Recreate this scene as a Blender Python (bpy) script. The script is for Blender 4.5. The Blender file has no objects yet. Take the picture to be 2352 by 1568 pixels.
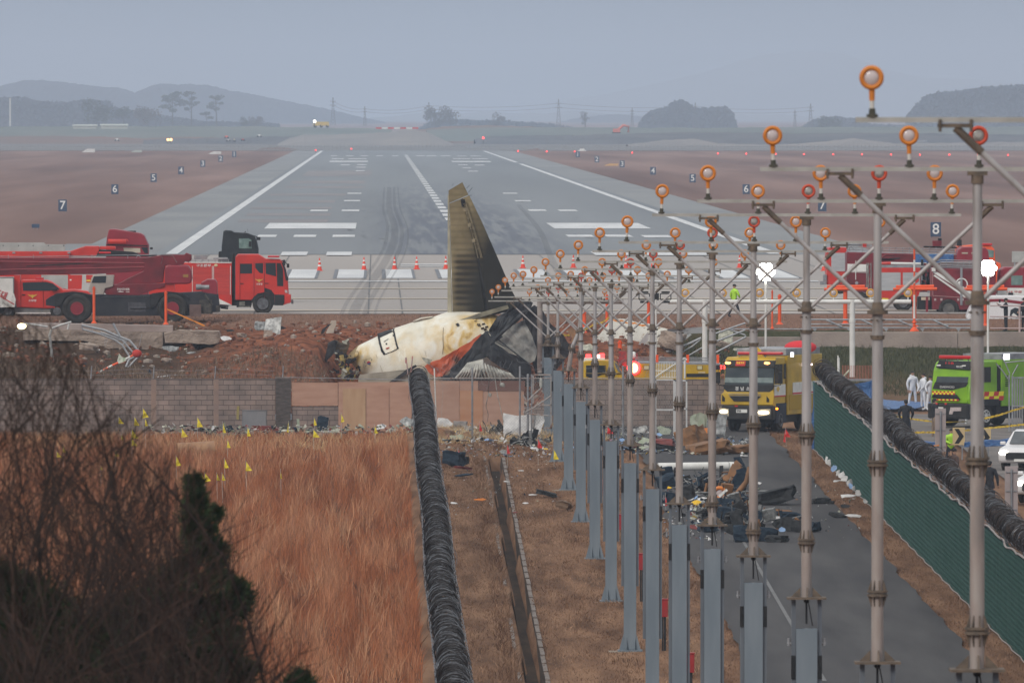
import bpy,bmesh,math,random
import numpy as np
from mathutils import Vector,Matrix,noise
S=bpy.context.scene
C=S.collection
F=28200.0      # focal length in photo units (photo read at 2352 x 1568)
HX,HY,CH=866.0,260.0,10.53
K=2352/4096
# ------------------------------------------------------------------ camera
cd=bpy.data.cameras.new('camera');cam=bpy.data.objects.new('camera',cd);C.objects.link(cam)
cam.location=(0,0,CH)
cam.rotation_euler=(math.radians(90)-math.atan((784-HY)/F),0,-math.atan((1176-HX)/F))
cd.sensor_width=36;cd.lens=36*F/2352
cd.clip_start=1;cd.clip_end=40000
cd.dof.use_dof=True;cd.dof.focus_distance=545;cd.dof.aperture_fstop=13
S.camera=cam
# ------------------------------------------------------------------ world, sun
SUN_EL,SUN_AZ=math.radians(32),math.radians(215)   # behind the camera, to its left
w=bpy.data.worlds.new('World');S.world=w;w.use_nodes=True
nt=w.node_tree;N=nt.nodes;L=nt.links
bg=N['Background'];bg.inputs['Strength'].default_value=1.0
sky=N.new('ShaderNodeTexSky');sky.sky_type='NISHITA';sky.sun_disc=False
sky.sun_elevation=SUN_EL;sky.sun_rotation=SUN_AZ
hs=N.new('ShaderNodeHueSaturation');hs.inputs['Saturation'].default_value=.45;hs.inputs['Value'].default_value=.05
L.new(sky.outputs[0],hs.inputs['Color'])
tc=N.new('ShaderNodeTexCoord');sx=N.new('ShaderNodeSeparateXYZ');L.new(tc.outputs['Generated'],sx.inputs[0])
cr=N.new('ShaderNodeValToRGB');L.new(sx.outputs['Z'],cr.inputs[0])
cr.color_ramp.elements[0].position=0.0;cr.color_ramp.elements[0].color=(.37,.425,.51,1)
cr.color_ramp.elements[1].position=0.8;cr.color_ramp.elements[1].color=(1.1,1.09,1.06,1)
e=cr.color_ramp.elements.new(0.012);e.color=(.215,.275,.36,1)
e=cr.color_ramp.elements.new(0.12);e.color=(.42,.48,.55,1)
mx=N.new('ShaderNodeMixRGB');mx.inputs[0].default_value=.85
L.new(hs.outputs[0],mx.inputs[1]);L.new(cr.outputs[0],mx.inputs[2]);L.new(mx.outputs[0],bg.inputs['Color'])
sd=bpy.data.lights.new('sun','SUN');sd.energy=1.6;sd.angle=math.radians(14);sd.color=(1,.93,.84)
so=bpy.data.objects.new('sun',sd);C.objects.link(so)
dv=Vector((math.sin(SUN_AZ)*math.cos(SUN_EL),math.cos(SUN_AZ)*math.cos(SUN_EL),math.sin(SUN_EL)))
so.rotation_euler=dv.to_track_quat('Z','Y').to_euler()
S.view_settings.view_transform='Standard';S.view_settings.look='None'
S.view_settings.exposure=0.06;S.view_settings.gamma=1
S.cycles.volume_bounces=1;S.cycles.max_bounces=6;S.cycles.volume_step_rate=1
# ------------------------------------------------------------------ helpers
def P(px,py,Y): return Vector(((px -HX)*Y/F,Y,CH -(py -HY)*Y/F))
def Z(x0,y0,s): return lambda zx,zy,Y: P((x0 +zx/s)*K,(y0 +zy/s)*K,Y)
R1=Z(0,250,1.68);R2=Z(1300,350,1.68);R3=Z(2600,200,1.572)
R4=Z(0,880,1.8816);R5=Z(300,1250,1.68);R6=Z(1250,700,1.845);R7=Z(1650,1350,2.352)
R8=Z(1850,950,2.1382);B1=Z(2500,1250,2.352);B2=Z(3200,920,2.625);B3=Z(3200,1350,1.96)
B4=Z(2550,1750,2.24);B6=Z(1600,1750,1.599);B8=Z(3100,1900,1.8865)
C1=Z(2200,1200,2.94);C2=Z(3500,1500,2.614);C3=Z(0,1150,3.36);C5=Z(3500,950,3.919)
D0=lambda x,y,Y: P(x,y,Y)
def zg(Y): return -5.15+.0085*(min(Y,556)-358)     # land outside the wall

def nd(n,t,**k):
    x=n.new(t)
    for a,b in k.items(): setattr(x,a,b)
    return x
MATS={}
def mat(name,c,c2=None,scale=3,rough=.75,metal=0,bump=0,bscale=None,emis=0,st=(1,1,1),lo=.35,hi=.65,c3=None,detail=6,attr=None,alpha=None):
    if name in MATS: return MATS[name]
    m=bpy.data.materials.new(name);m.use_nodes=True;n=m.node_tree.nodes;l=m.node_tree.links
    b=n['Principled BSDF'];b.inputs['Roughness'].default_value=rough;b.inputs['Metallic'].default_value=metal
    b.inputs['Base Color'].default_value=(*c,1)
    m.diffuse_color=(*c,1)
    if c2 is not None or bump:
        t=nd(n,'ShaderNodeTexCoord');mp=nd(n,'ShaderNodeMapping');mp.inputs['Scale'].default_value=st
        l.new(t.outputs['Object'],mp.inputs[0])
    if c2 is not None:
        no=nd(n,'ShaderNodeTexNoise');no.inputs['Scale'].default_value=scale;no.inputs['Detail'].default_value=detail
        l.new(mp.outputs[0],no.inputs['Vector'])
        r=nd(n,'ShaderNodeValToRGB');r.color_ramp.elements[0].position=lo;r.color_ramp.elements[1].position=hi
        r.color_ramp.elements[0].color=(*c,1);r.color_ramp.elements[1].color=(*c2,1)
        if c3 is not None:
            q=r.color_ramp.elements.new((lo +hi)/2);q.color=(*c3,1)
        src=no.outputs['Fac']
        l.new(src,r.inputs[0]);out=r.outputs[0]
        if attr:
            at=nd(n,'ShaderNodeAttribute',attribute_name=attr);hv=nd(n,'ShaderNodeHueSaturation')
            l.new(out,hv.inputs['Color']);l.new(at.outputs['Fac'],hv.inputs['Value']);out=hv.outputs[0]
        l.new(out,b.inputs['Base Color'])
    if bump:
        n2=nd(n,'ShaderNodeTexNoise');n2.inputs['Scale'].default_value=bscale or scale*4;n2.inputs['Detail'].default_value=5
        l.new(mp.outputs[0],n2.inputs['Vector'])
        bp=nd(n,'ShaderNodeBump');bp.inputs['Strength'].default_value=bump;bp.inputs['Distance'].default_value=.1
        l.new(n2.outputs['Fac'],bp.inputs['Height']);l.new(bp.outputs[0],b.inputs['Normal'])
    if emis:
        b.inputs['Emission Color'].default_value=(*c,1);b.inputs['Emission Strength'].default_value=emis
    if alpha is not None:
        b.inputs['Alpha'].default_value=alpha
    MATS[name]=m;return m

class MB:
    def __init__(s): s.v=[];s.f=[];s.m=[];s.s=[]
    def add(s,vs,fs,m=0,sm=False):
        o=len(s.v);s.v += [tuple(a) for a in vs]
        for f in fs: s.f.append([o +i for i in f]);s.m.append(m);s.s.append(sm)
        return s
    def box(s,c,d,R=None,m=0):
        c=Vector(c);h=Vector(d)/2
        vs=[Vector((x*h.x,y*h.y,z*h.z)) for x in (-1,1) for y in (-1,1) for z in (-1,1)]
        if R is not None: vs=[R @ v for v in vs]
        return s.add([c +v for v in vs],[(0,1,3,2),(4,6,7,5),(0,4,5,1),(2,3,7,6),(0,2,6,4),(1,5,7,3)],m)
    def bb(s,a,b,m=0):   # two corners
        a=Vector(a);b=Vector(b)
        return s.box((a +b)/2,[abs(x) for x in (b -a)],m=m)
    def cyl(s,p,q,r,r2=None,n=10,m=0,caps=True,sm=True):
        p=Vector(p);q=Vector(q);r2=r if r2 is None else r2
        d=(q -p)
        if d.length <1e-6: return s
        R=d.to_track_quat('Z','Y').to_matrix()
        a=[R @ Vector((math.cos(2*math.pi*i/n),math.sin(2*math.pi*i/n),0)) for i in range(n)]
        vs=[p +x*r for x in a]+[q +x*r2 for x in a]
        s.add(vs,[(i,(i +1)%n,n +(i +1)%n,n +i) for i in range(n)],m,sm)
        if caps: 
            s.add([v for v in vs[:n]],[tuple(range(n))[::-1]],m);s.add([v for v in vs[n:]],[tuple(range(n))],m)
        return s
    def tube(s,pts,r,n=5,m=0,r2=None):
        pts=[Vector(p) for p in pts];rs=[r +((r2 if r2 is not None else r)-r)*i/max(1,len(pts)-1) for i in range(len(pts))]
        vs=[]
        for i,p in enumerate(pts):
            d=(pts[min(i +1,len(pts)-1)]-pts[max(i -1,0)])
            if d.length <1e-9: d=Vector((0,0,1))
            R=d.to_track_quat('Z','Y').to_matrix()
            vs += [p +R @ Vector((math.cos(2*math.pi*k/n)*rs[i],math.sin(2*math.pi*k/n)*rs[i],0)) for k in range(n)]
        fs=[(i*n +k,i*n +(k +1)%n,(i +1)*n +(k +1)%n,(i +1)*n +k) for i in range(len(pts)-1) for k in range(n)]
        return s.add(vs,fs,m,True)
    def ring(s,c,R0,r,axis='Y',n=20,k=6,m=0):
        c=Vector(c);vs=[]
        for i in range(n):
            a=2*math.pi*i/n
            for j in range(k):
                b=2*math.pi*j/k;q=R0 +r*math.cos(b);h=r*math.sin(b)
                vs.append(c +(Vector((q*math.cos(a),h,q*math.sin(a))) if axis == 'Y' else Vector((h,q*math.cos(a),q*math.sin(a))) if axis == 'X' else Vector((q*math.cos(a),q*math.sin(a),h))))
        return s.add(vs,[(i*k +j,i*k +(j +1)%k,((i +1)%n)*k +(j +1)%k,((i +1)%n)*k +j) for i in range(n) for j in range(k)],m,True)
    def prism(s,pts,d,m=0):   # pts: world points in order; d: extrusion vector
        pts=[Vector(p) for p in pts];d=Vector(d) if not isinstance(d,(int,float)) else Vector((0,d,0));n=len(pts)
        return s.add(pts +[p +d for p in pts],[tuple(range(n)),tuple(range(2*n -1,n -1,-1))]+[(i,n +i,n +(i +1)%n,(i +1)%n) for i in range(n)],m)
    def ell(s,c,r,n=12,k=7,m=0,R=None):
        c=Vector(c);vs=[]
        for j in range(k +1):
            t=math.pi*j/k
            for i in range(n):
                a=2*math.pi*i/n
                v=Vector((r[0]*math.sin(t)*math.cos(a),r[1]*math.sin(t)*math.sin(a),r[2]*math.cos(t)))
                vs.append(c +(R @ v if R is not None else v))
        return s.add(vs,[(j*n +i,(j +1)*n +i,(j +1)*n +(i +1)%n,j*n +(i +1)%n) for j in range(k) for i in range(n)],m,True)
    def loft(s,rings,m=0,close=True,caps=True,sm=True):
        n=len(rings[0]);vs=[v for r in rings for v in r];J=n if close else n -1
        s.add(vs,[(i*n +j,i*n +(j +1)%n,(i +1)*n +(j +1)%n,(i +1)*n +j) for i in range(len(rings)-1) for j in range(J)],m,sm)
        if caps and close: s.add(rings[0],[tuple(range(n))[::-1]],m);s.add(rings[-1],[tuple(range(n))],m)
        return s

def obj(name,mb,mats,parent=None,origin=(0,0,0),bevel=0,label=None):
    o3=Vector(origin)
    me=bpy.data.meshes.new(name)
    me.from_pydata([(a[0]-o3.x,a[1]-o3.y,a[2]-o3.z) for a in mb.v],[],mb.f)
    if not isinstance(mats,(list,tuple)): mats=[mats]
    for m in mats: me.materials.append(m)
    me.polygons.foreach_set('material_index',mb.m);me.polygons.foreach_set('use_smooth',mb.s);me.update()
    bm=bmesh.new();bm.from_mesh(me);bmesh.ops.recalc_face_normals(bm,faces=bm.faces);bm.to_mesh(me);bm.free()
    o=bpy.data.objects.new(name,me);C.objects.link(o)
    if parent is not None: o.parent=parent
    else: o.location=o3
    if bevel:
        b=o.modifiers.new('bevel','BEVEL');b.width=bevel;b.segments=2;b.limit_method='ANGLE'
    if label: o['label']=label
    return o
def tag(o,label=None,cat=None,group=None,kind=None):
    if label: o['label']=label
    if cat: o['category']=cat
    if group: o['group']=group
    if kind: o['kind']=kind
    return o
def fixn(nm):
    w_=nm.split('_')[-1];return {'seat': 'seat_wreck','back': 'seat_wreck','panel': nm.replace('panel','scrap'),'frame': nm.replace('frame','lattice'),'seatframe': ''}.get(w_,nm) if nm != 'light_frame' else 'light_gantry'
class T:   # a thing: an Empty that parents its parts; parts are given in world coordinates
    def __init__(s,name,label,cat,loc,group=None,rot=None):
        s.e=bpy.data.objects.new(fixn(name),None);C.objects.link(s.e);s.e.location=loc;s.o=Vector(loc)
        s.e.empty_display_size=.3
        tag(s.e,label,cat,group)
    def part(s,name,mb,mats,parent=None,bevel=0,label=None):
        o=obj(name,mb,mats,parent or s.e,(0,0,0),bevel,label)
        # parts lie in world coordinates: bring them into the thing's space
        for v in o.data.vertices: v.co -= s.o
        return o
class TL(T):   # a thing whose parts are given in its own local coordinates
    def __init__(s,name,label,cat,loc,group=None,rz=0):
        super().__init__(name,label,cat,loc,group);s.e.rotation_euler=(0,0,rz);s.o=Vector((0,0,0))
def single(name,mb,mats,label,cat,group=None,origin=None,bevel=0):
    if origin is None:
        a=np.array(mb.v);origin=(a[:,0].mean(),a[:,1].mean(),a[:,2].min())
    return tag(obj(fixn(name),mb,mats,None,origin,bevel),label,cat,group)
def struct(name,mb,mats,kind='structure'):
    return tag(obj(name,mb,mats),kind=kind)
def dup(e,loc,rz=None,label=None):
    r=e.copy();C.objects.link(r);r.location=loc
    if rz is not None: r.rotation_euler=(0,0,rz)
    if label: r['label']=label
    for ch in list(e.children):
        c=ch.copy();C.objects.link(c);c.parent=r
        for g in ch.children:
            d=g.copy();C.objects.link(d);d.parent=c
    return r
def text(name,body,size,m,parent,loc,rx=90,rz=0,ry=0,width=None,origin=None,ext=.004):
    cu=bpy.data.curves.new(name,'FONT');cu.body=body;cu.size=size;cu.align_x='CENTER';cu.align_y='CENTER';cu.extrude=ext;cu.offset=size*.012
    t=bpy.data.objects.new(name,cu);C.objects.link(t)
    bpy.context.view_layer.update()
    me=bpy.data.meshes.new_from_object(t.evaluated_get(bpy.context.evaluated_depsgraph_get()))
    bpy.data.objects.remove(t);me.materials.clear();me.materials.append(m)
    o=bpy.data.objects.new(name,me);C.objects.link(o)
    if parent is not None: o.parent=parent
    o.location=Vector(loc)-(Vector(origin) if origin is not None else Vector((0,0,0)))
    o.rotation_euler=(math.radians(rx),math.radians(ry),math.radians(rz))
    if width:
        xs=[v.co.x for v in me.vertices]
        if xs: o.scale=(width/max(1e-6,max(xs)-min(xs)),1,1)
    return o
rnd=random.Random(7)
def fbm(x,y,z=0,o=4): return noise.fractal(Vector((x,y,z)),1.0,2.0,o)
# ------------------------------------------------------------------ materials
WHITE=mat('white_paint',(.72,.72,.70),(.60,.60,.58),2,.5)
RED=mat('fire_red',(.58,.028,.017),(.40,.024,.018),1.1,.38,lo=.35,hi=.75)
DRED=mat('deep_red',(.19,.008,.018),(.10,.006,.012),1.4,.45)
MRED=mat('crimson',(.26,.015,.03),(.21,.013,.025),1.5,.4)
BLACK=mat('black_trim',(.012,.013,.015),(.025,.025,.027),4,.55)
RUB=mat('rubber',(.02,.02,.021),(.045,.043,.04),3,.85)
GLASS=mat('dark_glass',(.02,.026,.032),None,rough=.12)
STEEL=mat('galvanised',(.34,.35,.37),(.22,.22,.24),3,.5,.5)
RIM=mat('rim_metal',(.17,.18,.2),(.09,.09,.1),6,.5,.4)
ORANGE=mat('orange_paint',(.85,.10,.015),(.70,.08,.015),2,.5)
YEL=mat('yellow_truck',(.54,.34,.008),(.38,.24,.012),1.3,.38)
LIME=mat('lime_paint',(.22,.45,.012),(.14,.30,.015),1.3,.38)
GOLD=mat('gold_emblem',(.62,.40,.05),None,rough=.5)
SILV=mat('shutter_silver',(.45,.46,.48),(.38,.39,.41),1,.45,.3,st=(1,1,8))
GRED=mat('glow_red',(1,.03,.03),None,emis=6)
GWHITE=mat('glow_white',(1,.96,.82),None,emis=14)
GWARM=mat('glow_warm',(1,.55,.2),None,emis=3)
SOOT=mat('soot',(.012,.012,.014),(.055,.055,.06),1.6,.8,bump=.4,bscale=6)
# ------------------------------------------------------------------ setting: land
def sheet(name,xs,ys,zf,m,kind='structure',uvn=None):
    mb=MB();nx=len(xs)
    mb.v=[(x,y,zf(x,y)) for y in ys for x in xs]
    mb.f=[(j*nx +i,j*nx +i +1,(j +1)*nx +i +1,(j +1)*nx +i) for j in range(len(ys)-1) for i in range(nx -1)]
    mb.m=[0]*len(mb.f);mb.s=[True]*len(mb.f)
    return struct(name,mb,m,kind)
rng=lambda a,b,n: [a +(b -a)*i/n for i in range(n +1)]
M_GR=mat('dry_turf',(.10,.055,.034),(.24,.14,.085),1.2,.95,bump=.5,bscale=9,c3=(.17,.095,.058),st=(1,.1,1))
M_AIR=mat('airfield_grass',(.125,.075,.065),(.27,.175,.15),.06,.95,lo=.3,hi=.7,c3=(.19,.118,.10),detail=10,st=(1,.03,1))
def gz(x,y):
    z=zg(y)+.05*fbm(x*.5,y*.12)
    if x <1.4: z -= min(.35,(1.4-x)*.3)
    # drain: a concrete channel cut in the verge
    a,b=4.2+.0030*(y -341),4.6+.0030*(y -341)
    if y <512 and a <x <b: z -= .55
    if x >19: z += .05
    return z
xs=[-400,-150,-60]+rng(-40,1.2,40)+[1.5,1.8,2.2]+rng(2.6,3.8,4)+[4.0+.12*i for i in range(14)]+rng(5.9,20,26)+rng(21,60,16)+[120,400]
sheet('ground',xs,rng(-60,330,30)+rng(335,560,100)+[564,572,574.5],gz,M_GR)
# embankment between the wall and the runway level
def ez(x,y):
    right=1/(1+math.exp(-(x -15.5)*1.2))
    t=(y -574)/50
    l=-3.45+2.85*max(0,min(1,t)) ** .85+.6*max(0,min(1,(y -626)/18))
    tr=(y -592)/33
    r=-3.55+2.15*max(0,min(1,tr)) ** .9
    if y >= 626.5: r=-.62
    z=l*(1-right)+r*right
    z += (.30*fbm(x*.35,y*.09)+.22*fbm(x*1.4,y*.4,5))*(1-right*.75)*(1 if y <630 else max(0,(644-y)/14))
    # heaps of thrown-up soil left of the wreck
    for cx,cy,s,h in ((-4.6,608,1.4,.45),(-2.6,612,1.2,.6),(-5.4,596,1.2,.5),(10.2,616,2.4,.4),(-12,604,2.4,-.35)):
        z += h*math.exp(-((x -cx) ** 2)/(2*s*s)-((y -cy) ** 2)/(2*64))
    if y <609 and -2.9<x <9.5:
        k=min(1,(x +2.9)/1.2,(9.5-x)/2)*min(1,(609-y)/5);z=z*(1-k)-3.6*k
    if y >636: z=z*max(0,(645-y)/9)-.02
    return z
m=mat('embankment_soil',(.075,.034,.022),(.30,.115,.06),1.6,.95,bump=1,bscale=5,c3=(.18,.066,.037),lo=.3,hi=.7)
n=m.node_tree.nodes;l=m.node_tree.links
b=n['Principled BSDF'];rampn=[x for x in n if x.type == 'VALTORGB'][0];coord=[x for x in n if x.type == 'TEX_COORD'][0]
sp=n.new('ShaderNodeSeparateXYZ');l.new(coord.outputs['Object'],sp.inputs[0])
def mr(n,l,src,a,b_,c=0,d=1):
    q=n.new('ShaderNodeMapRange');q.inputs[1].default_value=a;q.inputs[2].default_value=b_;q.inputs[3].default_value=c;q.inputs[4].default_value=d
    l.new(src,q.inputs[0]);return q.outputs[0]
nz=n.new('ShaderNodeTexNoise');nz.inputs['Scale'].default_value=.5;nz.inputs['Detail'].default_value=8;l.new(coord.outputs['Object'],nz.inputs['Vector'])
ad=n.new('ShaderNodeMath');ad.operation='MULTIPLY_ADD';l.new(nz.outputs['Fac'],ad.inputs[0]);ad.inputs[1].default_value=7;l.new(sp.outputs['X'],ad.inputs[2])
def mixc(n,l,fac,a,c):
    q=n.new('ShaderNodeMixRGB');l.new(fac,q.inputs[0])
    if isinstance(a,tuple): q.inputs[1].default_value=(*a,1)
    else: l.new(a,q.inputs[1])
    if isinstance(c,tuple): q.inputs[2].default_value=(*c,1)
    else: l.new(c,q.inputs[2])
    return q.outputs[0]
gn=n.new('ShaderNodeTexNoise');gn.inputs['Scale'].default_value=5;gn.inputs['Detail'].default_value=6;l.new(coord.outputs['Object'],gn.inputs['Vector'])
green=mixc(n,l,gn.outputs['Fac'],(.022,.03,.014),(.085,.08,.045))
brown=mixc(n,l,gn.outputs['Fac'],(.06,.04,.024),(.21,.13,.08))
gb=mixc(n,l,mr(n,l,sp.outputs['Y'],600,612),brown,green)     # dry grass at the foot, green on the bank
c1=mixc(n,l,mr(n,l,ad.outputs[0],17,19.5),rampn.outputs[0],gb)
leftg=mixc(n,l,gn.outputs['Fac'],(.018,.016,.011),(.11,.06,.038))
c2=mixc(n,l,mr(n,l,ad.outputs[0],-6.5,-3),leftg,c1)
top=mixc(n,l,gn.outputs['Fac'],(.12,.07,.05),(.26,.15,.11))
c3_=mixc(n,l,mr(n,l,sp.outputs['Y'],628,632),c2,top)
l.new(c3_,b.inputs['Base Color'])
sheet('embankment',[-400,-120,-50]+rng(-26,40,260)+[60,120,400],rng(572,645,90),ez,m)
sheet('airfield_ground',[-6000,-1500,-300,-100,0,100,300,1500,6000],[645,800,1200,2000,3400,6000,11000,26000],lambda x,y:-.03,M_AIR)
# grass verge in front of the trucks: raise a rough edge
# apron and runway
M_CON=mat('apron_concrete',(.37,.335,.315),(.27,.25,.24),.06,.8,c3=(.325,.298,.282),detail=10,st=(1,.04,1),lo=.3,hi=.7)
M_ASP=mat('runway_asphalt',(.20,.215,.235),(.14,.152,.17),.06,.75,c3=(.17,.183,.2),detail=12,st=(1,.02,1),lo=.3,hi=.7)
n=M_ASP.node_tree.nodes;l=M_ASP.node_tree.links;rp=[x for x in n if x.type == 'VALTORGB'][0];co=[x for x in n if x.type == 'TEX_COORD'][0]
sp=n.new('ShaderNodeSeparateXYZ');l.new(co.outputs['Object'],sp.inputs[0])
# rubber laid down by tyres along the middle of the touchdown zone
mp=n.new('ShaderNodeMapping');mp.inputs['Scale'].default_value=(1.2,.012,1);l.new(co.outputs['Object'],mp.inputs[0])
nz=n.new('ShaderNodeTexNoise');nz.inputs['Scale'].default_value=1;nz.inputs['Detail'].default_value=8;l.new(mp.outputs[0],nz.inputs['Vector'])
dx=n.new('ShaderNodeMath');dx.operation='SUBTRACT';l.new(sp.outputs['X'],dx.inputs[0]);dx.inputs[1].default_value=7.3
ab=n.new('ShaderNodeMath');ab.operation='ABSOLUTE';l.new(dx.outputs[0],ab.inputs[0])
ma=n.new('ShaderNodeMath');ma.operation='MULTIPLY';l.new(mr(n,l,ab.outputs[0],9,4),ma.inputs[0]);l.new(mr(n,l,sp.outputs['Y'],1900,1180),ma.inputs[1])
mb2=n.new('ShaderNodeMath');mb2.operation='MULTIPLY';l.new(ma.outputs[0],mb2.inputs[0]);l.new(mr(n,l,nz.outputs['Fac'],.40,.54),mb2.inputs[1])
mc=n.new('ShaderNodeMath');mc.operation='MULTIPLY';l.new(mb2.outputs[0],mc.inputs[0]);mc.inputs[1].default_value=1.0
l.new(mixc(n,l,mc.outputs[0],rp.outputs[0],(.098,.11,.14)),n['Principled BSDF'].inputs['Base Color'])
M_ASL=mat('shoulder_asphalt',(.235,.24,.245),(.18,.185,.195),.05,.8,detail=10,st=(1,.2,1))
M_PNT=mat('runway_paint',(.62,.63,.64),(.50,.51,.53),.4,.6,st=(1,.1,1))
def flat(name,x0,x1,y0,y1,z,m,nx=1,ny=1): return sheet(name,rng(x0,x1,nx),rng(y0,y1,ny),lambda x,y: z,m)
flat('access_road_paving',-60,90,645,770,0.0,M_CON)
flat('overrun_paving',-23.0,38.0,770,914,0.0,M_CON)
flat('shoulder_paving',-25,-23.002,770,990,0.0,M_ASL)
flat('runway_shoulder',-23.0,38.0,914.01,3440,0.0,M_ASL)
flat('runway',-16.6,31.2,914.02,3440,0.03,M_ASP)
XC=7.2
pm=MB()
def mk(x0,x1,y0,y1,z=.06,m=0,jit=0): pm.add([(x0,y0,z),(x1,y0,z),(x1,y1,z),(x0,y1,z)],[(0,1,2,3)],m)
mk(-15.75,-14.85,914,3400);mk(29.2,30.1,914,2540);mk(29.2,30.1,2610,3400)
y=1150
while y <3080: mk(XC -.45,XC +.45,y,y +30);y += 50
def pxrect(x0,x1,y0,y1,z=.06,m=0):   # a painted bar read off the photo as its left, right, far and near edges
    Ya=F*(CH -z)/(y0 -HY);Yb=F*(CH -z)/(y1 -HY);Ym=(Ya +Yb)/2
    X0=(x0 -HX)*Ym/F;X1=(x1 -HX)*Ym/F
    mk(X0,X1,Yb,Ya,z,m)
for r in ((613,818,512,525),(1264,1480,512,525),(592,635,539,544),(675,726,539,544),(764,815,539,544),(1302,1362,539,544),
          (1390,1450,539,544),(1476,1540,540,545),(646,706,578,586),(750,808,578,586),(1362,1450,578,586),(1480,1545,578,586),(1560,1625,578,586),(713,753,481.5,485),(785,825,481.5,485),
          (1214,1254,481,484.5),(1283,1325,481.5,485),(790,827,459.5,462),(1183,1219,460,462.5),(798,830,443,445.2),(1155,1188,443,445),
          (757,845,369.5,372),(1038,1127,370,372.5),(762,790,364,365.5),(800,842,364,365.5),(1040,1080,364,365.3),(1085,1120,364,365.3),
          (782,804,378,379.5),(820,842,377.5,379),(818,840,383.5,385),(817,838,391.5,393),(1052,1074,378,379.3),(1090,1112,378.5,380),(1063,1082,385,386.3),(1075,1098,392.5,394),
          (760,775,357.5,358.7),(795,812,357.5,358.7),(828,846,357.5,358.7),(864,880,357.5,358.7),(900,915,357.5,358.7),(955,975,357.5,358.7),(980,1003,357.5,358.7),(1012,1035,357.5,358.7),(1050,1072,358,359),(1080,1104,358,359)):
    pxrect(*r)
for x0 in (660,770,880,1005,1190,1296,1415,1525,1635,1745):      # white blocks on the concrete, with dark edges
    pxrect(x0 +6,x0 +66,618.5,638.5,.03);pxrect(x0 -3,x0 +5,618,639,.035,1);pxrect(x0 +66,x0 +72,618,639,.035,1)
pxrect(395,1880,644.5,646.5,.03);pxrect(920,1030,606,608,.03);pxrect(920,1030,611,612.4,.03)
for y_ in (661.5,684.5,711.5): pxrect(300,2352,y_,y_ +1.3,.03,2)
for X_ in (-12.5,-6.5,-.5,1.3,6,12,18,24,30): mk(X_,X_ +.07,645,914,.025,3)
for Y_ in (760,): mk(-23,38,Y_,Y_ +.35,.022,3)
# patches of newer surfacing on the left half of the runway
for x0,x1,ya,yb in ((-13.5,-4.8,1180,1215),(-13.5,-4.8,1255,1290),(-14,-5,1345,1372),(-14,-5,1440,1478),(-13.8,-4,1560,1600),(-13,-1.8,1720,1762),(-13,-1.8,1830,1905),(-12.5,-1,2050,2240)):
    mk(x0,x1,ya,yb,.045,4)
struct('runway_markings',pm,[M_PNT,mat('mark_edge_grey',(.12,.13,.155),(.17,.18,.2),.6),mat('taxi_line_amber',(.60,.50,.36),(.48,.42,.34),.5),mat('joint_filler',(.11,.11,.115)),mat('resurfaced_strip',(.25,.23,.235),(.19,.185,.195),.12,.8,st=(1,.3,1),detail=8)])
# tyre tracks that swing across the concrete
tk=MB()
def track(pts,wd,z=.04):
    P3=[Vector(((x -HX)*(Y := F*(CH -z)/(y -HY))/F,Y,z)) for x,y in pts]
    for a in range(len(P3)-1):
        p,q=P3[a],P3[a +1];tk.add([(p.x -wd,p.y,z),(p.x +wd,p.y,z),(q.x +wd,q.y,z),(q.x -wd,q.y,z)],[(0,1,2,3)])
def curve(pts,n=30):
    out=[]
    for i in range(len(pts)-1):
        p0=pts[max(0,i -1)];p1=pts[i];p2=pts[i +1];p3=pts[min(len(pts)-1,i +2)]
        for k in range(n):
            t=k/n;out.append(tuple(.5*(2*p1[j]+(p2[j]-p0[j])*t +(2*p0[j]-5*p1[j]+4*p2[j]-p3[j])*t*t +(3*p1[j]-p0[j]-3*p2[j]+p3[j])*t ** 3) for j in (0,1)))
    return out +[pts[-1]]
tr=[(905,430),(908,480),(922,520),(921,560),(905,600),(880,640),(850,690),(838,722)]
for dx_,wd in ((0,.16),(-11,.30),(9,.07),(-22,.12)):
    track([(x +dx_*(1+(y -430)/200),y) for x,y in curve(tr,8)],wd,.04+dx_*.0003)
track(curve([(1190,470),(1240,530),(1265,590),(1290,640)],8),.25,.046)
struct('tyre_marks',tk,mat('tyre_smear',(.12,.125,.14),(.21,.215,.23),.8,.8,st=(1,.05,1),alpha=.2))
sp_=MB()
for i in range(260):
    sx=rnd.uniform(780,1400);sy=rnd.uniform(455,560)
    if not (abs(sx -850)<60 or abs(sx -1180)<60 or rnd.random()<.2+.3*(abs(sx -1000)<130)): continue
    Y=F*CH/(sy -HY);X=(sx -HX)*Y/F;a,c=rnd.uniform(.08,.35),rnd.uniform(.6,3.5)
    k=rnd.randint(5,8);sp_.add([(X +a*math.cos(6.283*j/k)*rnd.uniform(.5,1),Y +c*math.sin(6.283*j/k)*rnd.uniform(.5,1),.048) for j in range(k)],[tuple(range(k))])
struct('rubber_scuffs_ground',sp_,mat('scuff_dark',(.085,.095,.115)))
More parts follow.
